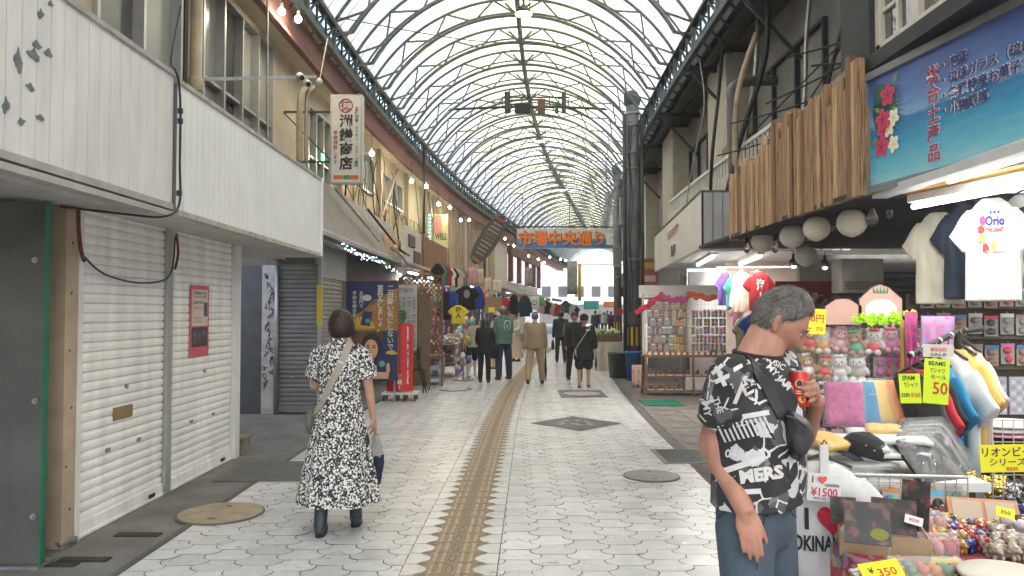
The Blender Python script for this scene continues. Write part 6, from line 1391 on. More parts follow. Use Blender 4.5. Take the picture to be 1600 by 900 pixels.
# newspaper sheet, lattice, frame and folding chair
nb = thing('newspaper_board', 'enlarged newspaper page hung on a board behind the red panel', 'notice', (-2.1, 15.2, 1)); a = MB(); a.box(-2.32, -1.91, 15.15, 15.17, .84, 2.16); a.build('sheet', mat('newsprint', (.50,.50,.48), .8, var=.08), nb)
a = MB(); write(a, 'TIBIO', (-2.13, 15.145, 2.05), (1,0,0), up, .12, .3, .01, off=.001)
seeded(8)
for cx in range(4):
 z = 1.9
 while z > .9:
  if random.random() < .86: a.add([(-2.30 + cx*.098, 15.147, z), (-2.225 + cx*.098, 15.147, z), (-2.225 + cx*.098, 15.147, z+.010), (-2.30 + cx*.098, 15.147, z+.010)], [(0,1,2,3)])
  z -= .021
a.build('newsprint_text', plain('newsprint_ink', (.14,.14,.14), .8), nb)
a = MB()
for k in range(5): q = Vector((-2.28, 15.1, 1.35 + k*.07)); a.poly([q, q + Vector((.10,0,.10 - k*.02)), q + Vector((.20,0,.16 - k*.05)), q + Vector((.09,0,.05 - k*.02))], (0,-.004,0))
tag(a.build('plant', mat('plant_leaf', (.04,.15,.05), .5)), 'small green leafed plant between the poster and the newspaper page', 'plant')
la = thing('lattice_screen', 'brown wooden lattice screen at the front of the first clothes stall', 'screen', (-2.0, 16.4, 0)); a = MB(); x0, x1, z0, z1 = -2.38, -1.52, .62, 2.40
n = 0
for k in range(-14, 24):
 for sg_ in (1, -1):
  xs = x0 + k*.105; pts = []
  xa = xs if sg_ > 0 else xs; L2 = z1 - z0
  t0, t1 = 0, L2
  lo_, hi_ = (x0 - xa)*sg_, (x1 - xa)*sg_; lo_, hi_ = min(lo_, hi_), max(lo_, hi_); t0, t1 = max(t0, lo_), min(t1, hi_)
  if t1 - t0 > .02: a.bar((xa + sg_*t0, 16.40 + .008*sg_, z0 + t0), (xa + sg_*t1, 16.40 + .008*sg_, z0 + t1), .024, .012, up=(0,1,0))
a.build('lattice', m_wood, la)
a = MB()
for p0, p1 in (((x0,16.4,z0),(x0,16.4,z1)), ((x1,16.4,z0),(x1,16.4,z1)), ((x0,16.4,z0),(x1,16.4,z0)), ((x0,16.4,z1),(x1,16.4,z1))): a.bar(p0, p1, .04, .04)
a.build('frame', m_wood, la)
for x in (x0, x1): a = MB(); a.bar((x, 16.44, 0), (x, 16.44, 2.4), .04, .04); a.build('post', m_wood, la)
df = thing('door_frame', 'worn timber door frame standing before the lattice screen', 'frame', (-2.0, 15.8, 0)); a = MB(); a.box(-2.12, -2.06, 15.8, 15.85, 0, 2.2); a.box(-1.74, -1.70, 15.8, 15.85, 0, 2.0); a.box(-2.12, -1.70, 15.8, 15.85, 1.95, 2.0); a.box(-2.06, -1.74, 15.82, 15.84, .1, 1.95); a.box(-2.06,-1.74,15.80,15.85,.95,1.0); a.build('timber', mat('weathered_timber', (.20,.14,.09), .75, var=.3, scale=6, stretch=(5,5,1)), df)
ch = thing('folding_chair', 'black metal folding chair in front of the lattice screen', 'chair', (-1.95, 15.2, 0)); 
for s in (0, .38):
 a = MB(); a.tube([(-1.70, 15.1+s, .0), (-1.86, 15.1+s, .48), (-1.88, 15.1+s, .86)], .012, 7); a.build('leg', m_dark, ch); a = MB(); a.tube([(-2.20, 15.1+s, 0), (-2.0, 15.1+s, .46)], .012, 7); a.build('leg', m_dark, ch); a = MB(); a.tube([(-1.76, 15.1+s, .0), (-1.80, 15.1+s, .45)], .012, 7); a.build('stay', m_dark, ch)
a = MB(); a.box(-2.2, -1.82, 15.1, 15.48, .44, .47); a.build('seat', m_dark, ch); a = MB(); a.box(-1.90, -1.86, 15.1, 15.48, .66, .88); a.bar((-2.2,15.1,.70),(-1.88,15.1,.80),.03,.02); a.build('backrest', m_dark, ch)
# stall tables with folded goods
PAL = [(.60,.05,.08),(.62,.45,.05),(.05,.20,.45),(.60,.60,.58),(.05,.35,.25),(.50,.15,.35),(.02,.02,.025),(.60,.25,.06),(.25,.10,.40),(.35,.33,.30),(.55,.35,.38),(.08,.35,.50)]
PAL += [(.16,.10,.06),(.10,.10,.10),(.33,.25,.16),(.34,.20,.19),(.30,.30,.29),(.30,.10,.05)]
PNAME = ['red','yellow','blue','white','green','pink','black','orange','violet','grey','pale pink','light blue','brown','dark grey','tan','dusty rose','pale grey','rust']
m_pal = [plain('goods_' + n.replace(' ', '_'), c_, .35) for n, c_ in zip(PNAME, PAL)]
m_film = plain('clear_film', (.8,.8,.8), .12, alpha=.22)
def merch_table(label, x0, x1, y0, y1, z, seed, shelves=(.25,), n=16, group=None):
 seeded(seed); t = thing('goods_table', label, 'table', ((x0+x1)/2, (y0+y1)/2, 0))
 a = MB(); a.box(x0, x1, y0, y1, z-.03, z); a.build('tabletop', m_wood, t)
 for zz in shelves: a = MB(); a.box(x0+.03, x1-.03, y0+.03, y1-.03, zz-.02, zz); a.build('shelf', m_wood, t)
 for x in (x0+.03, x1-.03):
  for y in (y0+.03, y1-.03): a = MB(); a.box(x-.02, x+.02, y-.02, y+.02, 0, z-.03); a.build('leg', m_steel, t)
 for zz in (z,) + tuple(shelves):
  for k in range(n):
   w_, d_, h_ = U(.08,.2), U(.10,.22), U(.03,.12); x, y = U(x0+.1, x1-.1), U(y0+.1, y1-.1); i = random.randrange(18); a = MB(); a.xf = Matrix.Translation((x, y, zz)) @ Matrix.Rotation(U(-.5,.5), 4, 'Z')
   a.hexa([(-w_/2,-d_/2,0),(w_/2,-d_/2,0),(w_/2,d_/2,0),(-w_/2,d_/2,0)], [(-w_*.46,-d_*.46,h_),(w_*.46,-d_*.46,h_*U(.8,1)),(w_*.46,d_*.46,h_),(-w_*.46,d_*.46,h_*U(.8,1))]); a.box(-w_*.3, w_*.3, -d_/2-.004, -d_/2+.01, h_*.25, h_*.75, 1)
   o = a.build('folded_goods', [m_pal[i], m_pal[(i+3) % 18]]); tag(o, f'{PNAME[i]} folded item lying on the {label.split(" with ")[0]}', 'goods', 'goods on the ' + label.split(' with ')[0])
merch_table('dark table before the lattice screen with folded clothes', -2.5, -1.55, 16.6, 17.6, .66, 1, (.22,), 12)
merch_table('stall table beside the black haired woman with colourful goods', -2.35, -1.35, 18.6, 20.4, .82, 2, (.35,), 18)
merch_table('long stall table under the red awning with mixed goods', -2.2, -1.3, 22.5, 25.5, .85, 3, (.35,), 16)
merch_table('far stall table beneath grey awnings with mixed goods', -2.3, -1.3, 30, 34, .85, 4, (), 14)
# accessory stand with spinning hooks
st = thing('accessory_stand', 'tall wire stand of bright bags and caps at the stall front', 'stand', W(-1.35, 17.9, 0)); q = W(-1.35, 17.9, 0)
a = MB(); a.cyl(q, q + up*1.5, .018, n=8); a.build('pole', m_steel, st); a = MB(); a.cyl(q, q + up*.02, .25, n=20); a.build('base', m_steel, st)
seeded(77)
for k in range(16):
 an = k*1.1; z = 1.42 - .075*k; i = random.randrange(12); pz = q + Vector((.16*math.cos(an), .16*math.sin(an), z)); a = MB(); a.ell(pz - up*.07, (.065,.05,.075), nu=10, nv=7); a.tube([q + up*z, pz], .004, 4)
 tag(a.build('hanging_pouch', m_pal[i]), f'{PNAME[i]} pouch hung on the wire accessory stand', 'pouch', 'pouches on the wire stand')
# clothes hung along the stall front
m_kan = plain('calligraphy_black', (.02,.02,.02), .8)
px_tee('yellow T-shirt with black brush lettering hung low at the stall front', 716, 477, 17.2, 8, m_ybr, s=.62, prints=(('vtext','海人',-.0,-.06,.2,m_kan,.42),))
px_tee('black T-shirt with grey round print hung above the yellow T-shirt', 729, 447, 18.0, 10, m_black, s=.84, prints=(('disc',0,-.22,.09,.12,MATS['print_grey']),))
px_tee('royal blue long sleeved shirt hanging beside the black T-shirt', 745, 447, 18.6, 30, m_blu, s=.86, kind='long', wide=.75)
px_tee('blue patterned T-shirt folded small beneath the black jacket', 707, 455, 17.5, 40, MATS['royal_blue_cotton'], s=.5)
px_tee('long black shirt hanging nearest the lattice screen', 698, 455, 17.4, 55, m_black, s=1.0, kind='long', wide=.8)
for i, (px, py, D, m, nm, yw_) in enumerate(((684,412,18.6,m_black,'black',60),(689,414,19.0,m_gry,'grey',62),(693,416,19.4,m_grn,'dark green',62),(699,417,19.8,m_rdc,'red',62),(704,419,20.2,m_wht,'white',62),(709,420,20.6,m_black,'short black',62),(716,421,21.2,m_bei,'beige',50),(724,421,22,m_gry,'pale grey',50))):
 px_tee(f'{nm} shirt in the row hung under the brown fascia', px, py, D, yw_, m, s=.72, group='shirts hung under the brown fascia')
def hung_cloth(label, px0, px1, py0, py1, D, m, cat='cloth', name='hanging_cloth'):
 a0, a1, b0 = P(px0, py0, D), P(px1, py0, D), P(px0, py1, D); h = a0.z - b0.z; wd = a1.x - a0.x; ph = U(0,6)
 mb = MB(); mb.grid(lambda u, v: a0 + Vector((wd*u, .03*math.sin(u*14 + ph)*v, -h*v)), 12, 4, thick=(0,.006,0)); return tag(mb.build(name, m, smooth=True), label, cat)
hung_cloth('pink cloth hanging from the stall rail', 732, 743, 418, 446, 21, m_pnk); hung_cloth('beige cloth hanging beside the pink cloth', 745, 756, 420, 446, 21.5, m_bei); hung_cloth('pale tan apron hanging farther along the stall rail', 757, 768, 434, 456, 23, m_crt); hung_cloth('off white cloth panel under the red awning', 770, 784, 437, 457, 25, m_off); hung_cloth('orange cloth strip behind the blue shirt', 752, 760, 453, 472, 22, m_org)
hung_cloth('white whiteboard sheet with blue ring mark on the far stall', 828, 842, 463, 484, 28, m_wht, 'board', 'whiteboard'); hung_cloth('green notice beside the whiteboard sheet', 843, 851, 463, 478, 28.2, mat('notice_green', (.15,.4,.12), .6), 'notice', 'notice')
a = MB(); q = P(835, 473, 27.9); a.tube([q + Vector((.10*math.cos(t), -.01, .10*math.sin(t)*.7)) for t in [i*2*math.pi/16 for i in range(16)]], .012, 5, closed=True); tag(a.build('ring_mark', m_blu), 'blue ring drawn on the whiteboard sheet', 'mark')
a = MB(); a.box(*[v for v in (P(757,490,21.5).x, P(784,490,21.5).x, 21.5, 21.6)], P(757,490,21.5).z, P(757,464,21.5).z); tag(a.build('cardboard_sheet', MATS['cardboard']), 'brown cardboard panel hung behind the stall keeper', 'panel')
a = MB(); q = P(768, 484, 21.3); a.box(q.x-.09, q.x+.09, 21.3, 21.31, q.z-.07, q.z+.07); tag(a.build('price_card', plain('card_yellow', (.72,.66,.03), .6)), 'yellow price card on the brown cardboard panel', 'price card')
px_tee('dark navy jacket hanging at the stall beyond the cardboard panel', 820, 462, 24.0, 10, m_nvy, s=.95, kind='jacket', cat='jacket', wide=.7); px_tee('black jacket hanging left of the navy jacket', 803, 460, 24.5, 30, m_black, s=.9, kind='jacket', cat='jacket', wide=.6)
px_tee('bright red bag shaped shirt behind the cardboard panel', 789, 466, 23.5, 20, m_rdc, s=.45)
for i, (px, py, D, m, nm) in enumerate(((853,470,33,m_black,'black'),(860,472,33.6,m_bei,'tan'),(868,474,34.4,m_rdc,'dark red'),(876,476,35,m_gry,'grey'),(884,470,36,m_grn,'green'),(892,474,37,m_wht,'white'),(899,478,38,m_blu,'blue'),(845,468,32,m_pnk,'pink'))):
 px_tee(f'{nm} garment in the far row of hung clothes', px, py, D, 40, m, s=.85, group='clothes hung at the far stalls')
# shop window mannequins
def mannequin(px, D, label, tm, bm, yaw):
 loc = at(px, D); body, J, X, H_, k = person(label, loc, yaw, 1.5, dict(armR=(4,10,10), armL=(4,10,10)), skin=plain('mannequin_white', (.55,.53,.50), .4), male=False, voxel=.013, top=dict(m=tm, name='shirt', t=.018, sleeve=.45), bottom=dict(m=bm, len=.45, t=.016)); body.name = 'mannequin'; body['category'] = 'mannequin'
mannequin(737, 18.8, 'white mannequin in beige top and black shorts at the stall front', m_bei, m_black, 30); mannequin(728, 20.6, 'white mannequin in grey top standing behind the beige one', m_gry, m_char, 20)
# awnings over the far stalls
def awning(label, y0, y1, x0, x1, z0, z1, m, val=.16):
 t = thing('stall_awning', label, 'awning', W(x0, y0, z1)); a = MB(); a.grid(lambda u, v: W(x0 + (x1-x0)*u, y0 + (y1-y0)*v, z0 + (z1-z0)*u - .08*math.sin(math.pi*u)), 6, 8, thick=(0,0,.012)); a.build('canvas', m, t, smooth=True)
 a = MB(); a.grid(lambda u, v: W(x1 + .005, y0 + (y1-y0)*u, z1 - val*v*(1 + .15*math.sin(u*40))), 40, 1, thick=(-.008,0,0)); a.build('valance', m, t)
 a = MB(); a.tube([W(x1, y0, z1), W(x1, y1, z1)], .02, 6); a.tube([W(x0, y0, z0-.3), W(x1, y0, z1)], .014, 5); a.build('frame', m_steel, t)
m_awr = cloth('awning_red', (.34,.05,.03)); m_awo = cloth('awning_orange', (.60,.15,.03)); m_awg = cloth('awning_grey', (.30,.29,.27)); m_awp = cloth('awning_salmon', (.52,.24,.16)); m_awc = cloth('awning_cream', (.48,.42,.34))
awning('pale grey awning over the middle clothes stall', 24.8, 28.5, -3.2, -1.75, 2.95, 2.45, m_awc); awning('dark red awning beyond the clothes stalls', 28.7, 32, -3.3, -1.75, 3.2, 2.6, m_awr); awning('bright orange awning past the red one', 32.4, 36, -3.3, -1.5, 2.95, 2.42, m_awo); awning('grey sloping awning beneath the red pillars', 37, 43, -3.4, -1.4, 3.1, 2.45, m_awg); awning('salmon awning between two grey awnings', 43.3, 46, -3.4, -1.35, 2.9, 2.4, m_awp); awning('farthest grey awning on the left side', 46.3, 53, -3.4, -1.3, 3.0, 2.45, m_awg)
hung_cloth('black and white zebra striped banner among the far awnings', 820, 832, 418, 447, 34, mat('zebra_cloth', (.6,.6,.58), .8, scale=14, stretch=(3,1,1), col2=(.02,.02,.02)), 'banner', 'banner')
hung_cloth('tall white banner with black brush strokes beside a yellow strip', 886, 902, 408, 460, 44, mat('brush_banner', (.6,.6,.58), .8, scale=7, stretch=(3,1,.8), col2=(.03,.03,.03)), 'banner', 'banner'); hung_cloth('narrow yellow banner strip at the far left shops', 903, 908, 412, 470, 44, mat('banner_yellow_cloth', (.60,.42,.05), .7), 'banner', 'banner'); hung_cloth('teal green cloth awning at the far street end', 912, 936, 470, 483, 60, mat('far_teal', (.05,.34,.28), .7), 'awning', 'stall_awning'); hung_cloth('orange cloth awning at the far street end', 943, 962, 471, 480, 60, m_org, 'awning', 'stall_awning')
for i, y in enumerate((19.2, 22, 26, 30, 34, 39)):
 tube_lamp(W(-2.9, y, 2.62), W(-2.9, y + 1.3, 2.62), ('lamp above the lattice screen','lamp above the first clothes table','lamp above the stall keeper','lamp under the red awning stall','lamp under the orange awning stall','lamp under the grey awnings')[i] + ' on the left', power=14)
for i in range(3):
 a = MB(); wallseg(a, -1.9 - .02*i, 18.0 + .01*i, 24 + .01*i, 2.22 + i*.0, 2.245, .025) if i == 0 else None
 if i == 0: tag(a.build('hanging_rail', m_steel), 'long steel rail carrying the clothes over the left stalls', 'rail')
# small packets pinned across the stall backs
seeded(55)
for row in range(5):
 for k in range(22):
  y = 18.6 + k*.95 + U(-.15,.15); z = .95 + row*.32; i = random.randrange(12); a = MB(); a.add([], []); w_ = U(.14,.34); q = W(-2.72 + .03*row, y, z)
  a.box(q.x, q.x + .04, y, y + w_*1.6, z, z + U(.16,.30)); tag(a.build('stall_packet', m_pal[i]), f'{PNAME[i]} goods packed on the back shelves of the left stalls', 'packet', 'goods on the left stall shelves')
sg2 = MB(); wallseg(sg2, -2.9, 18.3, 40, .3, 2.45, -.06); sg2.f and tag(sg2.build('stall_shelving', mat('stall_shelving', (.12,.11,.10), .8, var=.3)), 'dark shelving running along the back of the left stalls', 'shelving')
# ================================================================== goods on the right
seeded(91)
# wire gift rack by the column
rk = thing('souvenir_rack', 'tall wire souvenir rack on a two shelf wooden stand beside the thick column', 'rack', (3.2, 14.6, 0))
RX0, RX1, RY = 2.56, 4.42, 14.6
a = MB(); a.box(RX0, RX1, RY, RY+.45, .74, .78); a.build('tabletop', m_wood, rk)
for z in (.36, .08): a = MB(); a.box(RX0+.02, RX1-.02, RY+.02, RY+.43, z, z+.025); a.build('shelf', m_wood, rk)
for x in (RX0+.02, 3.5, RX1-.02):
 for y in (RY+.02, RY+.43): a = MB(); a.box(x-.022, x+.022, y-.022, y+.022, 0.02, .74); a.build('leg', m_wood, rk)
m_cream = mat('cream_wood', (.52,.46,.34), .6, var=.1)
for x in (RX0, 3.44, RX1-.04): a = MB(); a.box(x, x+.05, RY+.26, RY+.31, .78, 1.98); a.build('upright', m_cream, rk)
a = MB()
for k in range(26): x = RX0+.06+k*.069; a.bar((x, RY+.25, .80), (x, RY+.25, 1.96), .004)
for k in range(13): z = .84+k*.092; a.bar((RX0, RY+.245, z), (RX1, RY+.245, z), .004)
a.build('wire_grid', m_steel, rk)
a = MB(); a.box(RX0-.02, RX1-.3, RY+.5, RY+.53, 1.9, 2.15)
for k in range(7): a.box(RX0-.02, RX1-.3, RY+.492, RY+.5, 1.905+k*.035, 1.925+k*.035)
tag(a.build('white_louvre_panel', m_white), 'white louvred panel standing behind the souvenir rack', 'panel')
pk_cache = {}
def packet(label, p, w_, h_, ci, face='y', group=None, header=None, d_=.018, name='souvenir_packet', tilt=0, yaw=0):
 """a small carded packet: backing card, goods bulging under film, header strip"""
 key = (round(w_,2), round(h_,2), ci, header)
 if key not in pk_cache:
  mb = MB(); mb.box(-w_/2, w_/2, 0, .004, -h_, 0, 0)
  n = 2 if h_ > .12 else 1
  for k in range(n):
   zc = -h_*(.34 + .42*k) if n == 2 else -h_*.58; mb.ell((U(-.1,.1)*w_, -.008, zc), (w_*U(.26,.38), d_*.8, h_*(.17 if n == 2 else .30)), nu=9, nv=6, m=1)
  mb.box(-w_/2, w_/2, -.004, 0, -h_*.18, 0, 2); mb.cyl((0,-.012,.0),(0,.0,.012),.004,n=5,m=2)
  pk_cache[key] = mb.mesh(name, [[m_pal[16], m_pal[9], m_cardw, m_pal[14]][ci % 4], m_pal[ci], m_pal[header if header is not None else (ci+5) % 18]])
 o = bpy.data.objects.new(name, pk_cache[key]); COL.objects.link(o); o.location = p; o.rotation_euler = (R(tilt), 0, R(yaw)); tag(o, label, 'packet', group); return o
m_cardw = plain('card_backing', (.45,.42,.36), .5)
ROWN = ['top','second','third','fourth','fifth','sixth']
for half, (x0, x1) in enumerate(((RX0+.10, 3.42), (3.52, RX1-.06))):
 for row in range(6):
  z = 1.82 - row*.165; nn = 11
  if half == 1 and row == 0: continue
  for k in range(nn):
   x = x0 + (x1-x0)*(k+.5)/nn + U(-.008,.008); i = (random.choice((9,16,13,14,12,16)) if half == 0 and k < 7 else random.choice((14,7,12,14)) if half == 0 else random.choice((15,13,8,16,17,13,12,0)))
   packet(f'{PNAME[i]} charm packet in the {ROWN[row]} row of the {"left" if half == 0 else "right"} half of the souvenir rack', (x, RY+.238, z + U(-.012,.006)), .066, .145, i, group='charm packets on the souvenir rack')
m_lei = plain('lei_red', (.48,.02,.06), .7); m_lei2 = plain('lei_orange', (.62,.10,.02), .7); m_lei3 = plain('lei_pink', (.42,.06,.20), .7)
def garland(label, p0, p1, n, r, m, dz=.04, cat='garland'):
 p0, p1 = Vector(p0), Vector(p1); mb = MB()
 for k in range(n):
  t = k/(n-1); q = p0.lerp(p1, t) + Vector((U(-.02,.02), U(-.03,.02), -dz*4*t*(1-t) + U(-.03,.03)))
  for j in range(5):
   an = j*1.257 + k; mb.ell(q + Vector((math.cos(an), U(-.4,.2), math.sin(an)))*r*.6, (r*.5, r*.3, r*.5), nu=6, nv=4)
 return tag(mb.build('flower_garland', m), label, cat)
garland('dark red flower garland at the top left of the souvenir rack', (RX0-.10, RY+.2, 1.62), (RX0+.35, RY+.2, 1.95), 16, .05, m_lei); garland('pink and purple flower garland along the top of the souvenir rack', (RX0+.42, RY+.2, 1.92), (RX0+.85, RY+.2, 1.88), 14, .05, m_lei3); garland('bright orange red flower garland on top of the right half of the rack', (3.45, RY+.2, 1.98), (3.98, RY+.2, 1.90), 18, .055, m_lei2)
for k in range(16):
 i = random.choice((7,14,17,12)); mb = MB(); x = RX0+.06+k*.112; mb.box(x, x+.09, RY+.03, RY+.12, .782, .782+U(.05,.10)); mb.box(x+.015, x+.07, RY+.024, RY+.03, .79, .83, 1); tag(mb.build('biscuit_box', [m_pal[i], m_pal[3]]), f'{PNAME[i]} small gift box in the row on the rack table', 'box', 'small gift boxes on the rack table')
for z, nm in ((.385,'middle'), (.105,'bottom')):
 for k in range(9):
  i = random.choice((0,0,7,10,6)); x = RX0+.15+k*.18; mb = MB(); mb.xf = Matrix.Translation((x, RY+.16, z)); mb.ell((0,0,.04), (.045,.05,.045), nu=10, nv=7); mb.ell((0,-.04,.085), (.030,.03,.028), nu=10, nv=7); mb.box(-.06,.06,-.06,.06,0,.012, 1); o = mb.build('clay_figure', [mat('red_clay', (.24,.07,.04), .5, var=.2), m_pal[3]]); tag(o, f'red clay figure on the {nm} shelf of the souvenir rack', 'figurine', f'clay figures on the {nm} shelf')
mb = MB(); mb.box(3.35, 4.3, RY+.02, RY+.4, .07, .36); tag(mb.build('storage_box', mat('pale_box', (.45,.43,.40), .7)), 'pale storage box under the souvenir rack', 'box')
# bins, cloth table and greens by the column
def bin_(label, p, r, h, m, m2):
 t = thing('rubbish_bin', label, 'bin', p); a = MB(); a.lathe(p.x, p.y, [(r*.82, 0), (r, h*.95), (r*1.04, h*.95), (r*1.04, h), (r*.9, h), (r*.78, h*.1)], 24); a.build('tub', m, t, smooth=True); return t
bin_('blue plastic bin at the foot of the striped column', W(2.70, 17.9, 0), .22, .68, plain('bin_blue', (.01,.12,.36), .4), None); bin_('grey metal bin in front of the cloth covered table', W(2.36, 18.6, 0), .24, .62, mat('bin_grey', (.10,.10,.10), .4, metal=.5, var=.2), None)
tg_ = thing('market_table', 'table draped in pale cloth carrying a crate of greens', 'table', W(2.15, 22.5, 0)); a = MB(); q = W(2.2, 22.5, 0); a.grid(lambda u, v: q + Vector((-.42 - .05*math.sin(v*20)*(1-u), -1.9 + 3.6*v, .78*u)), 3, 30, thick=(.02,0,0)); a.grid(lambda u, v: q + Vector((-.42 + .9*u, -1.9 - .04*math.sin(u*16)*(1-v), .78*v)), 14, 3, thick=(0,.02,0)); a.box(q.x-.42, q.x+.5, q.y-1.9, q.y+1.7, .76, .79); a.build('cloth', m_off, tg_)
cr_ = thing('vegetable_crate', 'brown crate heaped with pale green vegetables on the draped table', 'crate', q + Vector((0,-1,.79))); a = MB(); a.box(q.x-.40, q.x+.35, q.y-1.7, q.y-.3, .795, .96); a.build('crate', m_wood, cr_); a = MB()
for k in range(70): a.ell((q.x + U(-.36,.3), q.y + U(-1.65,-.4), .98 + U(0,.12)), (.07,.05,.05), Euler((0,0,U(0,3))), 7, 5)
a.build('greens', mat('pale_greens', (.42,.50,.24), .6, var=.3, scale=12), cr_)
hung_cloth('spotted cloth bag hanging from the end of the souvenir rack', 987, 1003, 570, 606, 14.4, mat('spotted_cloth', (.50,.38,.33), .8, scale=40, col2=(.18,.06,.05)), 'bag', 'cloth_bag')
# shirts hung in the pale shop
px_tee('red T-shirt with white brush characters hung above the passage', 1186, 424, 11.4, 12, m_rdc, s=.88, wide=.78, prints=(('vtext','海人',-.0,-.12,.2,m_wh,.44),))
px_tee('purple and turquoise T-shirt at the back of the pale shop', 1133, 428, 13.0, 20, m_lil, s=.8, wide=.7); px_tee('turquoise T-shirt half behind the purple one', 1144, 432, 13.0, 40, m_aqua, s=.85, wide=.8); px_tee('pale pink dress hanging beside the red T-shirt', 1160, 425, 12.4, 25, m_crt, s=1.0, wide=.7, kind='long', cat='dress', name='dress'); px_tee('yellow T-shirt edge behind the pale pink dress', 1152, 428, 12.7, 50, m_ybr, s=.8, wide=.7)
px_tee('dark blue T-shirt hanging below the red one', 1178, 490, 11.2, 15, m_blu, s=.7, hanger=False); px_tee('olive T-shirt hanging low in the pale shop', 1158, 496, 12.2, 35, m_olv, s=.8, wide=.7); px_tee('pink folded top beside the souvenir rack', 1151, 478, 12.8, 35, m_pnk, s=.5)
a = MB(); a.bar(P(1120,418,13.0), P(1235,417,11.0), .025); tag(a.build('hanging_rail', m_steel), 'steel rail carrying the red T-shirt and its neighbours', 'rail')
# big shirts on the near shop's rail
tn = [((1466,332,5.3), C_('ecru_cotton', (.62,.59,.48)), 'ecru T-shirt at the left end of the high rail', ()), ((1512,319,5.12), C_('ink_navy_cotton', (.018,.03,.055)), 'navy T-shirt with small white lettering on the high rail', (('text','OKINAWA',.0,-.31,.035,m_wh,.18),('rect',-.055,-.245,.055,-.175,m_blu))), ((1549,310,4.72), m_wht, 'white T-shirt with blue and red lettering and flowers on the high rail', (('text','★ ★ ★',.035,-.10,.03,m_blu,.10),('text','Orio',.035,-.155,.085,m_blu,.17),('text','THE DRAFT',.035,-.215,.04,m_rdc,.16),('text','OKINAWA',.07,-.36,.025,m_gry,.13))), ((1600,304,4.95), m_wht, 'plain white T-shirt behind the printed one on the high rail', ()), ((1640,294,4.85), C_('deep_blue_cotton', (.02,.05,.14)), 'dark blue T-shirt at the right end of the high rail', ())]
for q3, m, lab, pr in tn: o = tee(lab, P(*q3), -38, m, s=.95, wide=.62, prints=pr)
fl_o = [o for o in bpy.data.objects if o.get('label', '').startswith('white T-shirt with blue and red')][0]
def on_tee(par, nm, m, shapes):
 a = MB()
 for (x, z, rx, rz) in shapes: a.add([(x + rx*math.cos(t), -.052 + tfold(x + rx*math.cos(t), z + rz*math.sin(t)), z + rz*math.sin(t)) for t in [i*2*math.pi/12 for i in range(12)]], [tuple(range(12))])
 q = bpy.data.objects.new(nm, a.mesh(nm, m)); COL.objects.link(q); q.parent = par
for nm, m, x, z in (('pink_flower', m_lei3, -.075,-.15), ('red_flower', m_lei, -.09,-.21), ('yellow_flower', m_ylw, -.085,-.265), ('red_flower', m_lei, -.05,-.335), ('yellow_mug', m_ylw, .02,-.315)):
 on_tee(fl_o, nm, m, [(x + .018*math.cos(k*1.257), z + .018*math.sin(k*1.257), .015, .015) for k in range(5)] if 'mug' not in nm else [(x, z, .028, .03)])
on_tee(fl_o, 'green_leaf', plain('leaf_green', (.16,.34,.05), .5), [(-.06,-.295,.02,.008),(-.105,-.29,.018,.007),(-.03,-.355,.02,.008),(-.065,-.19,.015,.007)])
a = MB(); a.tube([P(1440,325,5.3) + up*.09, P(1625,283,4.5) + up*.09], .013, 8); tag(a.build('clothes_rail', m_dark), 'dark high rail carrying the large T-shirts', 'rail')
# black T-bar rack with sale shirts
br = thing('clothes_rack', 'black bar clothes rack carrying bright sale T-shirts', 'rack', (2.6, 4.3, 0)); B0, B1 = P(1420, 556, 4.35), P(1497, 518, 4.45)
a = MB(); a.tube([B0, B1], .017, 10); a.tube([B1, P(1535, 513, 4.5)], .017, 10); a.build('bar', m_dark, br); a = MB(); q = Vector(B1); a.tube([q, Vector((q.x+.02, q.y+.01, 0))], .02, 10); a.build('post', m_dark, br); a = MB(); a.bar((q.x-.3,q.y,.02),(q.x+.35,q.y,.02),.04,.03); a.build('foot', m_dark, br)
for k in (.05,.28,.62,.85): a = MB(); pz = B0.lerp(B1, k); dd = (B1-B0).normalized(); a.tube([pz - dd*.006, pz + dd*.006], .0195, 10); a.build('ring', m_alu, br)
bard = (B1-B0).normalized(); rack_yaw = math.degrees(math.atan2(bard.x, -bard.y)) + 180
for t, m, lab, pr in ((.02, m_gry if False else C_('charcoal_cotton', (.035,.035,.037)), 'charcoal T-shirt with green print at the front of the black rack', (('disc',.0,-.36,.05,.10,m_olv),)), (.20, m_rdc, 'red T-shirt second on the black rack', ()), (.34, m_black, 'black T-shirt between the red and blue ones', ()), (.52, m_tel, 'blue T-shirt with small white lettering on the black rack', (('vtext','BLUES',.10,-.22,.03,m_wh,.13),)), (.80, m_wht, 'white T-shirt next to the blue one on the black rack', ()), (1.0, m_ylw, 'mustard T-shirt on the black rack', ()), (1.12, m_crt, 'pale peach T-shirt at the right end of the black rack', ())):
 pz = B0 + (B1-B0)*t; tee(lab, (pz.x, pz.y, pz.z - .105), -88 + U(-4,4), m, s=1.1, wide=.9, prints=pr)
m_neon = plain('neon_card', (.62,.78,.02), .6); m_neony = plain('neon_yellow_card', (.80,.76,.02), .6); m_mark = plain('marker_black', (.03,.03,.03), .6); m_markr = plain('marker_red', (.55,.02,.03), .6)
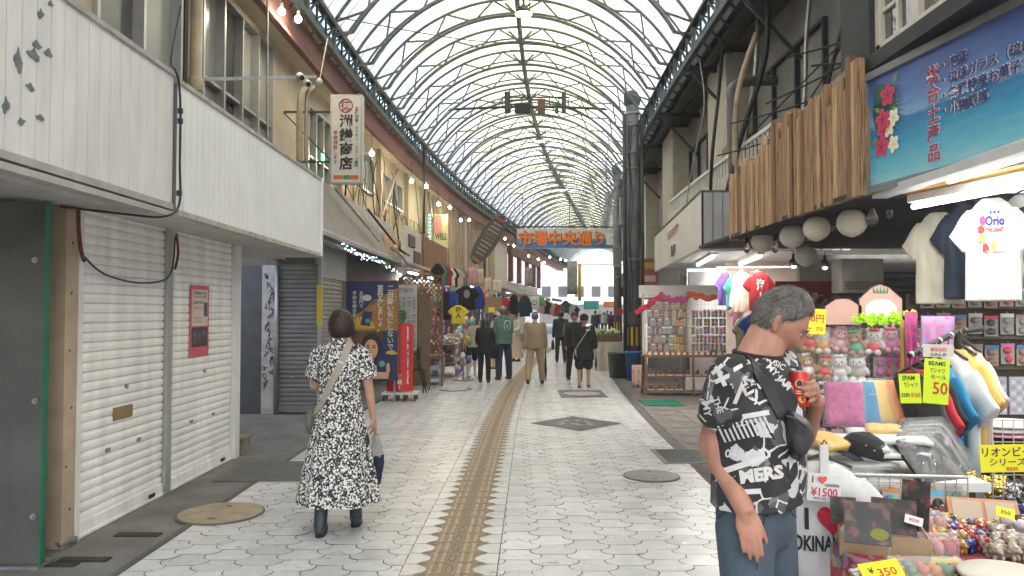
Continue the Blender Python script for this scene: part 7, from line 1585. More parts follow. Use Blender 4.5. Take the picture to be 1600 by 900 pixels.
def card(label, px, py, D, w_, h_, m, lines, yaw=-25, tilt=0, name='price_card', lean=0):
 q = P(px, py, D); t = thing(name, label, 'price card', q); y = R(yaw); ux = Vector((math.cos(y), math.sin(y), 0)); uy = Vector((math.sin(y)*-math.sin(R(lean)), math.cos(y)*math.sin(R(lean)), math.cos(R(lean)))); ux = Matrix.Rotation(R(tilt), 3, ux.cross(uy)) @ ux; nn = ux.cross(uy).normalized(); uy = nn.cross(ux)
 c4 = [q - ux*w_/2 - uy*h_/2, q + ux*w_/2 - uy*h_/2, q + ux*w_/2 + uy*h_/2, q - ux*w_/2 + uy*h_/2]; a = MB(); a.hexa([p - nn*.003 for p in c4], [p for p in c4]); a.build('card', m, t)
 for tx, u, v, sz, wd, mm in lines: a = MB(); write(a, tx, q + ux*u*w_ + uy*v*h_, ux, uy, sz, wd, .015, off=.002); a.build('lettering', mm, t)
 return t
card('smaller neon price card with black and red figures on the charcoal T-shirt', 1422, 607, 4.0, .10, .155, m_neon, (('SPAM',-.05,.36,.035,.06,m_mark),('Tシャツ',.05,.12,.032,.065,m_mark),('2280',-.24,-.22,.028,.04,m_mark),('¥1500',.24,-.22,.032,.045,m_markr)), -22, 3)
card('taller neon price card hanging before the blue T-shirt', 1463, 596, 4.05, .12, .24, m_neon, (('BEAMS',.0,.40,.032,.08,m_mark),('Tシャツ',.04,.24,.03,.07,m_mark),('セール',.08,.10,.028,.075,m_mark),('50',.16,-.15,.09,.07,m_markr)), -22, -3)
card('clear plastic tag clipped above the tall neon card', 1466, 548, 4.2, .15, .07, plain('tag_pale', (.55,.50,.46), .3), (('¥500',.0,.1,.03,.08,m_markr),('SALE',.0,-.3,.02,.08,m_mark)), -22)
card('bright yellow price sign with red figures beside the plush toys', 1269, 502, 4.95, .17, .165, m_neony, (('100円',.05,.12,.06,.13,m_markr),('1ヶ 70',.05,-.30,.035,.12,m_markr)), -8, -3, 'price_sign')
card('yellow sign with black Japanese lettering behind the wire grid at the right', 1582, 716, 3.46, .27, .125, m_neony, (('リオンビール',.0,.24,.048,.25,m_mark),('シリーズ',-.08,-.12,.038,.15,m_mark),('¥500',-.02,-.38,.024,.05,m_markr)), -10, 3, 'price_sign')
# wall of plush toys and pink goods
gr_ = thing('display_grid', 'wire display grid hung with plush toys and pink goods', 'display rack', (2.6, 5.25, 0)); g0, g1 = Vector((2.02, 5.45, 0)), Vector((2.95, 5.12, 0)); gd = (g1-g0).normalized(); gn = Vector((gd.y, -gd.x, 0)); GL = (g1-g0).length
a = MB()
for k in range(int(GL/.05)+1): a.bar(g0 + gd*k*.05 + up*.62, g0 + gd*k*.05 + up*1.56, .004)
for k in range(20): a.bar(g0 + up*(.62+k*.049), g1 + up*(.62+k*.049), .004)
a.build('wire_grid', m_steel, gr_)
for q in (g0, g1): a = MB(); a.bar(q, q + up*1.58, .03); a.build('post', m_steel, gr_)
a = MB(); bk_ = [g0 - gn*.25, g1 - gn*.25]; a.hexa([bk_[0] + up*.0, bk_[1] + up*.0, bk_[1] - gn*.03, bk_[0] - gn*.03], [bk_[0] + up*1.5, bk_[1] + up*1.5, bk_[1] - gn*.03 + up*1.5, bk_[0] - gn*.03 + up*1.5]); a.build('backboard', mat('backboard_dim', (.13,.10,.10), .8, var=.3), gr_)
gyaw = math.degrees(math.atan2(gd.y, gd.x))
def gp(s, z, d=.03): return g0 + gd*s + gn*d + up*z
m_fur = [mat('plush_' + n, q, .95, var=.15, scale=60, bump=.5, bscale=160) for n, q in (('tan', (.45,.26,.12)), ('white', (.66,.64,.60)), ('pink', (.66,.30,.36)), ('brown', (.22,.11,.06)), ('black', (.03,.03,.03)), ('grey', (.35,.34,.34)))]
FN = ['tan','white','pink','brown','black','grey']
m_film2 = plain('thin_film', (.7,.7,.7), .08, alpha=.08)
_pl = {}
def plush(label, p, s, body, cloth_m, ear='round', yaw=0):
 if ear not in _pl:
  mb = MB(); mb.ell((0,0,.055), (.045,.040,.05)); mb.ell((0,-.005,.125), (.052,.046,.046))
  for sd in (-1,1):
   if ear == 'round': mb.ell((sd*.040,0,.165), (.019,.012,.019))
   else: mb.ell((sd*.024,.005,.19), (.014,.010,.045), Euler((0,R(sd*12),0)))
   mb.ell((sd*.052,-.012,.075), (.018,.018,.034), Euler((0,R(-sd*30),0))); mb.ell((sd*.030,-.035,.018), (.022,.032,.020))
  o = remeshed(mb, 'plush', [m_fur[0]], .0065, 2); q = o.data; bpy.data.objects.remove(o)
  e = MB(); [e.ell((sd*.018,-.049,.132), (.0045,.003,.0055), nu=8, nv=5) for sd in (-1,1)]; e.ell((0,-.053,.120), (.006,.004,.004), nu=8, nv=5)
  c_ = MB(); c_.ell((0,-.002,.055), (.049,.0445,.040), nu=16, nv=9); b_ = MB(); b_.ell((-.016,-.035,.170), (.018,.010,.013), nu=8, nv=6); b_.ell((.016,-.035,.170), (.018,.010,.013), nu=8, nv=6); b_.ell((0,-.04,.170), (.007,.009,.008), nu=8, nv=6)
  mz = MB(); mz.ell((0,-.040,.116), (.021,.014,.016), nu=10, nv=7)
  fb = MB(); fb.grid(lambda u, v: (.075*math.cos(3.6*u + 2.9)*(1-.3*abs(2*v-1)**6), -.012 + .066*math.sin(3.6*u + 2.9)*(1-.4*abs(2*v-1)**4) + .004*math.sin(u*31+v*17), -.01 + .235*v), 22, 14)
  _pl[ear] = (q, e.mesh('face_stitching', m_dark), c_.mesh('jacket', m_white, True), b_.mesh('bow', m_white, True), mz.mesh('muzzle', m_fur[1], True), fb.mesh('clear_bag', m_film2, True))
 q, e, c_, b_, mz, fb = _pl[ear]; me = q.copy(); me.materials.clear(); me.materials.append(body); o = bpy.data.objects.new('plush_toy', me); COL.objects.link(o); o.location = p; o.scale = (s,s,s); o.rotation_euler = (R(U(-8,4)),R(U(-9,9)),R(yaw)); o.location.z += U(-.012,.012); tag(o, label, 'plush toy')
 for nm, mm, m in (('face_stitching', e, None), ('jacket', c_, cloth_m), ('bow', b_, cloth_m), ('muzzle', mz, None), ('clear_bag', fb, None)):
  m2 = mm.copy() if m else mm
  if m: m2.materials.clear(); m2.materials.append(m)
  k = bpy.data.objects.new(nm, m2); COL.objects.link(k); k.parent = o
 return o
pl_rows = [(1.36, ((.10,0,0,'round'),(.20,1,7,'round'),(.30,2,10,'ear'),(.42,0,4,'round'),(.52,1,0,'round'),(.63,2,5,'ear'),(.73,2,8,'ear'))), (1.17, ((.10,0,3,'round'),(.20,0,0,'round'),(.31,1,3,'round'),(.42,1,9,'round'))), (.98, ((.09,1,4,'round'),(.19,4,3,'round'),(.30,3,6,'round'),(.40,5,3,'round')))]
for z, items in pl_rows:
 for s_, f_, c_, ear in items: plush(f'{FN[f_]} {"long eared" if ear == "ear" else "round eared"} plush toy in {PNAME[c_]} clothes, {"top" if z > 1.3 else "second" if z > 1.1 else "lowest"} plush row', gp(s_, z-.03, .07), U(.95,1.12), m_fur[f_], m_pal[c_], ear, gyaw + U(-12,12))
for row, z in enumerate((1.50, 1.31, 1.13, .96, .80)):
 for k in range(8):
  s_ = (.56 + k*.058) if row in (1,2,3) else .06 + k*.115
  if row == 0 and k > 6: continue
  i = random.choice((5,10,10,0,5)) if row in (1,2,3) else random.choice((10,3,5,1,11,0)); packet(f'{PNAME[i]} packet in the {ROWN[row]} row of the plush toy grid', gp(s_, z, .03), .075 if row else .09, .14 if row else .07, i, group='packets on the plush toy grid', yaw=gyaw, name='gift_packet')
# face shaped blank boards, garland
for cx, cy, w_, h_, lab, m in ((1317, 484, .25, .21, 'blank pale pink cut out board on top of the plush toy grid', mat('board_pink', (.55,.33,.27), .6, var=.05)), (1376, 474, .30, .27, 'larger pink and white cut out board with pointed top', mat('board_peach', (.56,.35,.29), .6, var=.05))):
 q = P(cx, cy, 5.2); t = thing('cut_out_board', lab, 'board', q); pts = [(-.5,-.5),(.5,-.5),(.5,.12),(.20,.42 if h_ > .22 else .36),(0,.5 if h_ > .22 else .38),(-.20,.42 if h_ > .22 else .36),(-.5,.12)]
 a = MB(); a.poly([q + Vector((u*w_, 0, v*h_)) for u, v in pts], (0,.012,0)); a.build('board', m, t); a = MB(); a.tube([q + Vector((u*w_, -.002, v*h_)) for u, v in pts], .004, 5, closed=True); a.build('outline', m_dark, t)
 if h_ > .22: a = MB(); a.add([q + Vector((.11*math.cos(k*.35), -.004, -.045 + .075*math.sin(k*.35))) for k in range(18)], [tuple(range(18))]); a.build('white_patch', m_wh, t); a = MB(); [a.add([q + Vector((-.05+.02*k,-.004,.07)), q + Vector((-.03+.02*k,-.004,.07)), q + Vector((-.055+.027*k,-.004,.12))], [(0,1,2)]) for k in range(5)]; a.build('green_leaves', plain('board_green', (.06,.22,.10), .6), t)
garland('lime green feather garland under the cut out boards', P(1338,497,5.1), P(1424,494,5.0), 34, .022, plain('lime_feather', (.38,.72,.02), .8), .01)
# patterned dress shaped bags on the grid's right end
for px0, px1, py0, py1, D, m, lab in ((1414,1434,487,600,4.9, mat('magenta_patterned_cloth', (.48,.07,.20), .7, scale=25, col2=(.20,.02,.12)), 'magenta patterned cloth hanging at the end of the plush grid'), (1440,1492,494,560,4.85, mat('blue_patterned_cloth', (.20,.28,.55), .7, scale=25, col2=(.55,.12,.22)), 'blue and pink patterned apron hanging behind the black rack'), (1408,1415,500,610,4.95, m_ylw, 'narrow yellow banner strip beside the magenta cloth')): hung_cloth(lab, px0, px1, py0, py1, D, m)
# wooden shelves of packets at the far right
sh_ = thing('packet_shelf', 'dark slatted wall of hanging packets behind the black clothes rack', 'shelf', (3.6, 5.5, 0)); a = MB(); a.box(2.95, 4.9, 5.62, 5.66, .3, 1.75); a.build('backboard', mat('slat_brown', (.13,.10,.075), .7, var=.3), sh_)
for z in (1.64, 1.42, 1.20, .92): a = MB(); a.box(2.95, 4.9, 5.52, 5.62, z, z+.03); a.build('slat', mat('slat_brown', (.13,.10,.075), .7), sh_)
for row, z in enumerate((1.80, 1.60, 1.38)):
 for k in range(13): i = random.choice((16,0,9,14,15,12,13,17)); packet(f'{PNAME[i]} packet in the {ROWN[row]} row of the slatted wall at the right', (3.02 + k*.115, 5.49, z + U(-.01,.01)), .10, .15, i, group='packets on the slatted wall', name='gift_packet')
for k in range(8):
 x = 3.28 + k*.155; mb = MB(); mb.box(x, x+.135, 5.47, 5.50, .88, 1.15); 
 for r in range(6):
  for q_ in range(3): mb.box(x+.012+q_*.042, x+.042+q_*.042, 5.467, 5.47, .90+r*.04, .925+r*.04, 1 + (r+q_+k) % 2)
 tag(mb.build('sticker_sheet', [plain('sheet_lilac', (.42,.42,.52), .4), m_pal[9], m_pal[3]]), 'pale lilac card of small stickers in the lower row at the right', 'packet', 'sticker cards in the lower row')
for k in range(9):
 m = (m_wht, m_wht, m_pnk, m_black, m_black, m_pnk, m_black, m_gry, m_wht)[k]; mb = MB(); z = .72 + .028*(8-k); mb.xf = Matrix.Translation((2.98 + U(-.02,.02), 4.6 + U(-.02,.02), z)); mb.ell((0,0,0), (.26,.2,.020), nu=18, nv=6); tag(mb.build('folded_shirt', m, smooth=True), f'{("white","white","pink","black","black","pink","black","grey","white")[k]} folded shirt in the stack behind the wire grid', 'shirt', 'folded shirts in the stack behind the grid')
mb = MB(); mb.box(2.7, 3.4, 4.35, 4.95, .66, .70); mb.box(2.75,2.8,4.4,4.45,0,.66); mb.box(3.3,3.35,4.4,4.45,0,.66); mb.box(2.75,2.8,4.85,4.9,0,.66); mb.box(3.3,3.35,4.85,4.9,0,.66); tag(mb.build('side_table', m_wood), 'wooden side table under the stack of folded shirts', 'table')
wg = MB(); 
for k in range(12): x = P(1548,600,3.5).x + k*.05; wg.bar((x,3.5,.72),(x,3.5,1.12),.004)
for k in range(9): wg.bar((P(1548,600,3.5).x-.01,3.5,.72+k*.05),(P(1548,600,3.5).x+.57,3.5,.72+k*.05),.004)
tag(wg.build('wire_grid', m_alu), 'small wire grid standing at the right edge of the table', 'grid')
# ------------------------------------------------------------------ the goods table in the right foreground
seeded(17)
TZ = .72
tb_ = thing('sales_table', 'low sales table crowded with trinkets at the right foreground', 'table', (1.9, 2.8, 0))
a = MB(); a.poly([(1.40,3.38,TZ-.03),(1.08,2.2,TZ-.03),(1.0,1.55,TZ-.03),(3.0,1.55,TZ-.03),(3.0,3.38,TZ-.03)], (0,0,.03)); a.build('tabletop', mat('table_red_cloth', (.22,.03,.035), .8, var=.2), tb_)
for x, y in ((1.1,1.6),(2.95,1.6),(1.45,3.33),(2.95,3.33)):
 if 1: a = MB(); a.box(x-.02, x+.02, y-.02, y+.02, 0, TZ-.03); a.build('leg', m_steel, tb_)
a = MB(); a.grid(lambda u, v: (1.005 + .095*min(1, u*2.8) + .30*max(0, (u-.36)/.64) + .01*math.sin(u*30), 1.55 + 1.83*u, .08 + (TZ-.08)*v), 30, 1, thick=(-.008,0,0)); a.build('table_skirt', mat('skirt_red_print', (.42,.03,.05), .8, scale=22, col2=(.30,.16,.22)), tb_)
# raised back stand with stacked bagged shirts and wire rail
bs = thing('back_stand', 'pale stand behind the table holding bagged shirts', 'stand', (1.7, 3.9, 0)); a = MB(); a.box(1.36, 2.18, 3.46, 3.98, .80, .84); a.build('top', m_white, bs)
for x in (1.4, 2.14):
 for y in (3.50, 3.94): a = MB(); a.box(x-.02,x+.02,y-.02,y+.02,0,.8); a.build('leg', m_steel, bs)
wb = thing('wire_rail', 'chrome wire basket rail along the back of the sales table', 'rail', (1.7, 3.42, .85)); r0, r1 = P(1286, 741, 3.42), P(1512, 746, 3.42)
a = MB(); a.tube([r0, r1], .008, 8); a.tube([r0 - up*.115, r1 - up*.115], .006, 6); a.build('rod', m_alu, wb); a = MB()
for k in range(14): q = r0.lerp(r1, k/13); a.bar(q, q - up*.14, .0045)
for z in (.03, .06, .09): a.bar(r0 - up*z, r1 - up*z, .004)
a.build('wires', m_alu, wb)
m_bag2 = plain('poly_bag', (.6,.6,.6), .07, alpha=.13); 
def bagged(label, p, w_, d_, h_, m, rz, rx=0, group=None):
 t = thing('bagged_shirt', label, 'bagged shirt', p, group); X = Matrix.Translation(p) @ Matrix.Rotation(R(rz), 4, 'Z') @ Matrix.Rotation(R(rx), 4, 'X')
 a = MB(); a.xf = X; a.grid(lambda u, v: ((u-.5)*w_, (v-.5)*d_, h_*(1 - .25*(abs(2*u-1)**4 + abs(2*v-1)**4)) + .003*math.sin(u*9+v*7)), 8, 8, thick=(0,0,-h_*.8)); a.build('shirt', m, t, smooth=True)
 a = MB(); a.xf = X; a.grid(lambda u, v: ((u-.5)*w_*1.1, (v-.5)*d_*1.1, h_*1.12*(1 - .3*(abs(2*u-1)**5 + abs(2*v-1)**5)) + .004*math.sin(u*23+v*5)*math.sin(v*19) + .004), 22, 18); a.build('clear_bag', m_bag2, t, smooth=True)
for k in range(9): bagged(f'white shirt in a clear bag, {("lowest","lower","middle","upper","topmost")[min(4, k//2)]} layer of the white pile', Vector((1.62 + .03*k*((k%3)-1) + U(-.03,.03), 3.72 + U(-.04,.04), .845 + k*.019)), .34, .26, .024, m_wht, U(-18,18), U(-3,6), 'white bagged shirts in the pile')
for k in range(7): bagged('black shirt in a clear bag leaning right of the white pile', Vector((1.96 + k*.025, 3.58 + k*.035, .90 + k*.012)), .26, .24, .022, m_black, 20 + U(-6,6), 48, 'black bagged shirts leaning behind the rail')
bagged('ochre folded shirt in a clear bag at the corner of the white pile', Vector((1.50, 3.62, .995)), .20, .18, .03, m_ylw, 30, 12); bagged('ochre bag half under the black cap', Vector((1.86,3.80,1.02)), .16,.14,.03, m_ylw, -20, 8)
for k, (m, n) in enumerate(((MATS['magenta_patterned_cloth'], 'magenta'), (m_tel, 'bright blue'), (m_ylw, 'mustard'), (m_org, 'orange'))): bagged(f'{n} cloth folded in a clear bag standing before the plush toys', Vector((1.86 + .10*k, 4.25 + .04*k, 1.10)), .20, .26, .02, m, -20 + 12*k, 62)
cp_ = thing('baseball_cap', 'black baseball cap with small yellow embroidery lying on bagged white shirts', 'cap', P(1345, 700, 3.6)); q = P(1350, 697, 3.62)
mb = MB(); CX = Matrix.Translation(q) @ Euler((R(8),R(14),R(24))).to_matrix().to_4x4(); mb.xf = CX
loft(mb, [((0,0,-.045), .105, .092), ((0,0,-.02), .110, .096), ((.004,0,.015), .104, .091), ((.008,0,.045), .080, .070), ((.010,0,.060), .042, .038), ((.010,0,.065), .010, .010)], 36); remeshed(mb, 'crown', m_black, .006, 1, cp_)
mb = MB(); mb.xf = CX; mb.grid(lambda u, v: (-.075 - .10*v*math.sin(math.pi*(.12 + .76*u))**.6, .085*(2*u-1), -.040 - .018*(2*u-1)**2 - .012*v), 16, 6, thick=(0,0,.004)); mb.build('brim', m_black, cp_, smooth=True)
a = MB(); a.xf = CX; [a.tube([((.112*math.cos(f)*math.sin(w_)) + .006, (.098*math.sin(f)*math.sin(w_)), -.045 + .112*math.cos(w_)) for w_ in [k*.22 for k in range(0, 7)]], .0016, 4) for f in (0, 1.05, 2.1, 3.14, 4.19, 5.24)]; a.ell((.010,0,.067), (.007,.007,.004), nu=8, nv=5); a.build('seam', m_dark, cp_)
for f, z in ((-1.9, .0), (-2.3, .012)): a = MB(); a.xf = CX; p = Vector((.108*math.cos(f), .096*math.sin(f), z)); a.tube([p + Vector((-.005,0,-.001)), p + Vector((0,-.001,.002)), p + Vector((.005,0,0))], .002, 5); a.build('embroidery', m_ybr, cp_)
# I love Okinawa shirt hung at the table corner
o = tee('white T-shirt printed with I, a red heart and OKINAWA hung at the table corner', P(1282, 722, 2.98), -8, m_wht, s=.86, wide=.85, prints=(('text','I',-.085,-.245,.13,m_dark),('text','OKINAWA',.0,-.355,.095,m_dark,.31)))
a = MB(); pts = []
for i in range(40): t = 2*math.pi*i/40; hx, hz = .045 + .0048*16*math.sin(t)**3, -.245 + .0048*(13*math.cos(t) - 5*math.cos(2*t) - 2*math.cos(3*t) - math.cos(4*t)); pts.append((hx, -.052 + tfold(hx, hz), hz))
a.add(pts, [tuple(range(40))[::-1]]); k = bpy.data.objects.new('heart_print', a.mesh('heart_print', plain('heart_red', (.52,.015,.04), .7))); COL.objects.link(k); k.parent = o
cd = card('white price card reading I heart OKINAWA and 1500 yen', 1288, 762, 2.90, .125, .105, plain('card_white', (.66,.66,.64), .5), (('I',-.36,.28,.035,None,m_mark),('OKINAWA',.22,.10,.018,.055,m_mark),('¥1500',.0,-.16,.045,.10,m_markr),('FREE SIZE',-.12,-.40,.010,.045,m_mark)), -4, -4)
a = MB(); pts = []; q = P(1288, 762, 2.90)
for i in range(30): t = 2*math.pi*i/30; pts.append(q + Vector((-.008 + .0011*16*math.sin(t)**3, -.005, .031 + .0011*(13*math.cos(t) - 5*math.cos(2*t) - 2*math.cos(3*t) - math.cos(4*t)))))
a.add(pts, [tuple(range(30))[::-1]]); a.build('heart', plain('heart_coral', (.62,.10,.08), .6), cd)
a = MB(); a.box(q.x-.012, q.x+.02, 2.905, 2.915, q.z+.04, q.z+.16); a.build('hanging_strip', plain('strip_clear', (.6,.6,.58), .3), cd)
# tray box with picture sleeves, patterned box
def tz(px, py, z=TZ): 
 d = (P(px, py, 3.0) - cam.location); t = (z - CAMH)/d.z; return cam.location + d*t
bx = thing('card_tray', 'brown card tray holding dark picture sleeves', 'tray', tz(1355, 880)); b0 = tz(1312, 868); ux = Vector((.94,-.34,0)).normalized(); uy = Vector((.34,.94,0)).normalized()
def obox(mb, o, ux, uy, w_, d_, h_, t=.006, m=None, floor=True):
 for (p, q, ww, dd) in ((0,0,w_,t),(0,d_-t,w_,t),(0,t,t,d_-2*t),(w_-t,t,t,d_-2*t)): s = o + ux*p + uy*q; mb.hexa([s, s+ux*ww, s+ux*ww+uy*dd, s+uy*dd], [v + up*h_ for v in (s, s+ux*ww, s+ux*ww+uy*dd, s+uy*dd)], m)
 if floor: s = o + ux*t + uy*t; mb.hexa([s, s+ux*(w_-2*t), s+ux*(w_-2*t)+uy*(d_-2*t), s+uy*(d_-2*t)], [v + up*.006 for v in (s, s+ux*(w_-2*t), s+ux*(w_-2*t)+uy*(d_-2*t), s+uy*(d_-2*t))], m)
a = MB(); obox(a, b0 + up*.002, ux, uy, .30, .34, .085); a.build('tray', mat('tray_tan', (.36,.25,.14), .7, var=.12), bx)
card('small yellow sticker on the front of the brown card tray', 1330, 840, (b0+ux*.08).y - .02, .045, .026, m_neony, (), -20, 12, 'price_sticker')
def pict_mat():
 if 'picture_print' in MATS: return MATS['picture_print']
 m = mat('picture_print', (.03,.028,.024), .42, var=0); n = m.node_tree; tc = n.nodes.new('ShaderNodeTexCoord'); nz = n.nodes.new('ShaderNodeTexNoise'); nz.inputs['Scale'].default_value = 26; nz.inputs['Detail'].default_value = 4; n.links.new(tc.outputs['Object'], nz.inputs[0]); rp = n.nodes.new('ShaderNodeValToRGB'); e = rp.color_ramp.elements; e[0].position = .3; e[0].color = (.012,.012,.012,1); e[1].position = .75; e[1].color = (.16,.15,.03,1)
 for p_, q in ((.48,(.02,.018,.016)),(.55,(.035,.03,.02)),(.60,(.17,.03,.02)),(.66,(.05,.06,.06))): x = e.new(p_); x.color = (*q,1)
 n.links.new(nz.outputs[0], rp.inputs[0]); n.links.new(rp.outputs[0], n.nodes['Principled BSDF'].inputs['Base Color']); return m
def sleeve(label, px, py, D, w_, h_, yaw, lean, cols):
 q = P(px, py, D); t = thing('picture_sleeve', label, 'print', q); y = R(yaw); u = Vector((math.cos(y), math.sin(y), 0)); v = (Vector((-math.sin(y), math.cos(y), 0))*math.sin(R(lean)) + up*math.cos(R(lean))); n = u.cross(v)
 a = MB(); c4 = [q - u*w_/2 - v*h_/2, q + u*w_/2 - v*h_/2, q + u*w_/2 + v*h_/2, q - u*w_/2 + v*h_/2]; a.hexa([p - n*.006 for p in c4], c4); a.build('sleeve', pict_mat(), t)
 for (cu, cv, r1, r2, m) in [q_ for q_ in cols if q_[4] is m_olive]: a = MB(); a.add([q + u*(cu*w_ + r1*math.cos(s)) + v*(cv*h_ + r2*math.sin(s)) + n*.002 for s in [i*2*math.pi/14 for i in range(14)]], [tuple(range(14))]); a.build('picture_patch', m, t)
m_dr = plain('picture_red', (.26,.05,.04), .4); m_olive = plain('picture_olive', (.34,.34,.04), .4)
sleeve('dark picture sleeve with red and olive patches leaning in the card tray', 1355, 817, 2.62, .145, .145, -22, 30, ((.25,-.25,.03,.02,m_olive),(-.25,.25,.025,.022,m_dr),(.1,.3,.018,.018,m_dr),(.25,-.25,.03,.02,m_olive),(.3,.15,.014,.018,m_dr),(0,.05,.012,.015,m_pal[9])))
sleeve('second dark picture sleeve behind the first in the tray', 1396, 806, 2.78, .15, .13, -28, 34, ((.0,.0,.03,.025,m_pal[9]),)); sleeve('teal picture sleeve at the back of the tray', 1318, 798, 2.84, .09, .10, -15, 12, ((0,0,.025,.03,m_pal[11]),)); sleeve('tall blue grey picture sleeve beside the goods table wire rail', 1430, 790, 2.95, .10, .19, -40, 15, ((0,.1,.03,.05,m_pal[9]),))
pb = thing('patterned_box', 'red box covered in flower pattern at the front corner of the sales table', 'box', (1.2, 2.2, .5)); A1, B1_ = tz(1297, 846, .735), tz(1364, 902, .735); w1 = Vector((.13,.05,0)); a = MB()
a.hexa([q - up*.4 for q in (A1, B1_, B1_ + w1, A1 + w1)], [A1, B1_, B1_ + w1, A1 + w1])
def flower_cloth():
 m = mat('red_flower_paper', (.45,.03,.05), .5, var=0); n = m.node_tree; v = n.nodes.new('ShaderNodeTexVoronoi'); v.inputs['Scale'].default_value = 26; tc = n.nodes.new('ShaderNodeTexCoord'); n.links.new(tc.outputs['Object'], v.inputs[0]); rp = n.nodes.new('ShaderNodeValToRGB'); rp.color_ramp.interpolation = 'CONSTANT'; sp = n.nodes.new('ShaderNodeSeparateColor'); n.links.new(v.outputs['Color'], sp.inputs[0]); n.links.new(sp.outputs[0], rp.inputs[0]); e = rp.color_ramp.elements; e[0].color = (.42,.02,.04,1); e[1].position = .5; e[1].color = (.36,.20,.30,1)
 for p_, q in ((.62,(.52,.36,.20)),(.72,(.10,.16,.26)),(.8,(.42,.02,.04)),(.9,(.20,.34,.30))): x = e.new(p_); x.color = (*q,1)
 n.links.new(rp.outputs[0], n.nodes['Principled BSDF'].inputs['Base Color']); return m
a.build('box', flower_cloth(), pb)
# clear boxes of sweets
def clear_box(label, p, w_, d_, h_, yaw, inner, n, group=None):
 t = thing('clear_gift_box', label, 'gift box', p, group); X = Matrix.Translation(p) @ Matrix.Rotation(R(yaw), 4, 'Z'); 
 for k in range(n):
  a = MB(); a.xf = X; a.ell(((k%6+.5)/6*w_ - w_/2, (k//6+.5)/max(1, math.ceil(n/6))*d_ - d_/2, h_*.42), (w_/13, d_/ (2.4*max(1, math.ceil(n/6))), h_*.36), nu=9, nv=6); a.build('sweet', inner[k % len(inner)], t, smooth=True)
 a = MB(); a.xf = X; a.box(-w_/2, w_/2, -d_/2, d_/2, 0, h_); a.build('clear_lid', m_film, t); a = MB(); a.xf = X; a.box(-w_/2-.004, w_/2+.004, -d_/2-.004, d_/2+.004, -.012, .0); a.build('base', m_neony, t)
m_sw = [plain('sweet_coral', (.55,.18,.12), .3), plain('sweet_pink', (.50,.22,.22), .3), plain('sweet_orange', (.62,.26,.04), .3), plain('sweet_green', (.12,.28,.14), .3), plain('sweet_red', (.45,.04,.04), .3)]
clear_box('clear box of coral and pink sweets on the sales table', tz(1436, 872) + up*.014, .24, .09, .07, -8, m_sw[:2] + m_sw[4:], 12); clear_box('upper clear box of pale pink sweets behind the coral one', tz(1440, 850) + Vector((0,.06,.05)), .22, .07, .06, -8, m_sw[1:2] + m_sw[:1], 6); clear_box('clear box of mixed orange and green sweets at the table front', tz(1450, 905) + up*.014, .24, .08, .05, -5, m_sw[2:4] + m_sw[:1], 12)
card('large yellow price card at the front edge of the sales table', 1378, 893, tz(1378,893,TZ+.05).y, .13, .075, m_neony, (('¥',-.25,.1,.03,None,m_mark),('350',.12,-.05,.04,.06,m_markr)), -12, 14, 'price_card', 50)
card('small yellow price card on the orange windowed box', 1571, 801, 2.62, .055, .035, m_neony, (('350',0,0,.02,.03,m_mark),), -15, -12, 'price_card', 35)
card('white price slip beside the coral sweets', 1428, 813, 2.72, .06, .03, plain('card_white', (.66,.66,.64), .5), (('¥200',0,0,.016,.035,m_markr),), -10, -15, 'price_card', 20)
ob = thing('windowed_box', 'orange brown box with two clear windows on the sales table', 'box', tz(1545, 830)); s0 = tz(1508, 838) + Vector((0,.1,.03)); u1 = Vector((.93,-.30,.0)).normalized(); v1 = Vector((.28,.70,.62)).normalized(); n1 = u1.cross(v1)
a = MB(); a.hexa([s0 - n1*.06, s0 + u1*.26 - n1*.06, s0 + u1*.26 + v1*.13 - n1*.06, s0 + v1*.13 - n1*.06], [s0, s0 + u1*.26, s0 + u1*.26 + v1*.13, s0 + v1*.13]); a.build('box', mat('box_orange_brown', (.45,.21,.09), .5, var=.1), ob)
for k in (0, 1): w0 = s0 + u1*(.015 + .122*k) + v1*.016 + n1*.0015; a = MB(); a.hexa([w0, w0 + u1*.108, w0 + u1*.108 + v1*.098, w0 + v1*.098], [q + n1*.003 for q in (w0, w0 + u1*.108, w0 + u1*.108 + v1*.098, w0 + v1*.098)]); a.build('window', plain('box_window', (.45,.36,.28), .12), ob)
# drum
dq = tz(1568, 925) + Vector((0,-.02,.0)); dm = thing('small_drum', 'small round drum with white skin and studded rim at the front of the table', 'drum', dq); a = MB(); a.lathe(dq.x, dq.y, [(.125,dq.z),(.14,dq.z+.03),(.135,dq.z+.055)], 36); a.build('body', mat('drum_red', (.25,.03,.03), .4), dm, smooth=True); a = MB(); a.lathe(dq.x, dq.y, [(.137,dq.z+.050),(.140,dq.z+.062),(.134,dq.z+.068),(.05,dq.z+.070),(.01,dq.z+.070)], 36); a.build('skin', mat('drum_skin', (.58,.54,.46), .6, var=.08), dm, smooth=True)
for k in range(26): an = 2*math.pi*k/26; a = MB(); a.ell((dq.x + .139*math.cos(an), dq.y + .139*math.sin(an), dq.z+.047), .0055, nu=7, nv=5); a.build('stud', m_dark, dm)
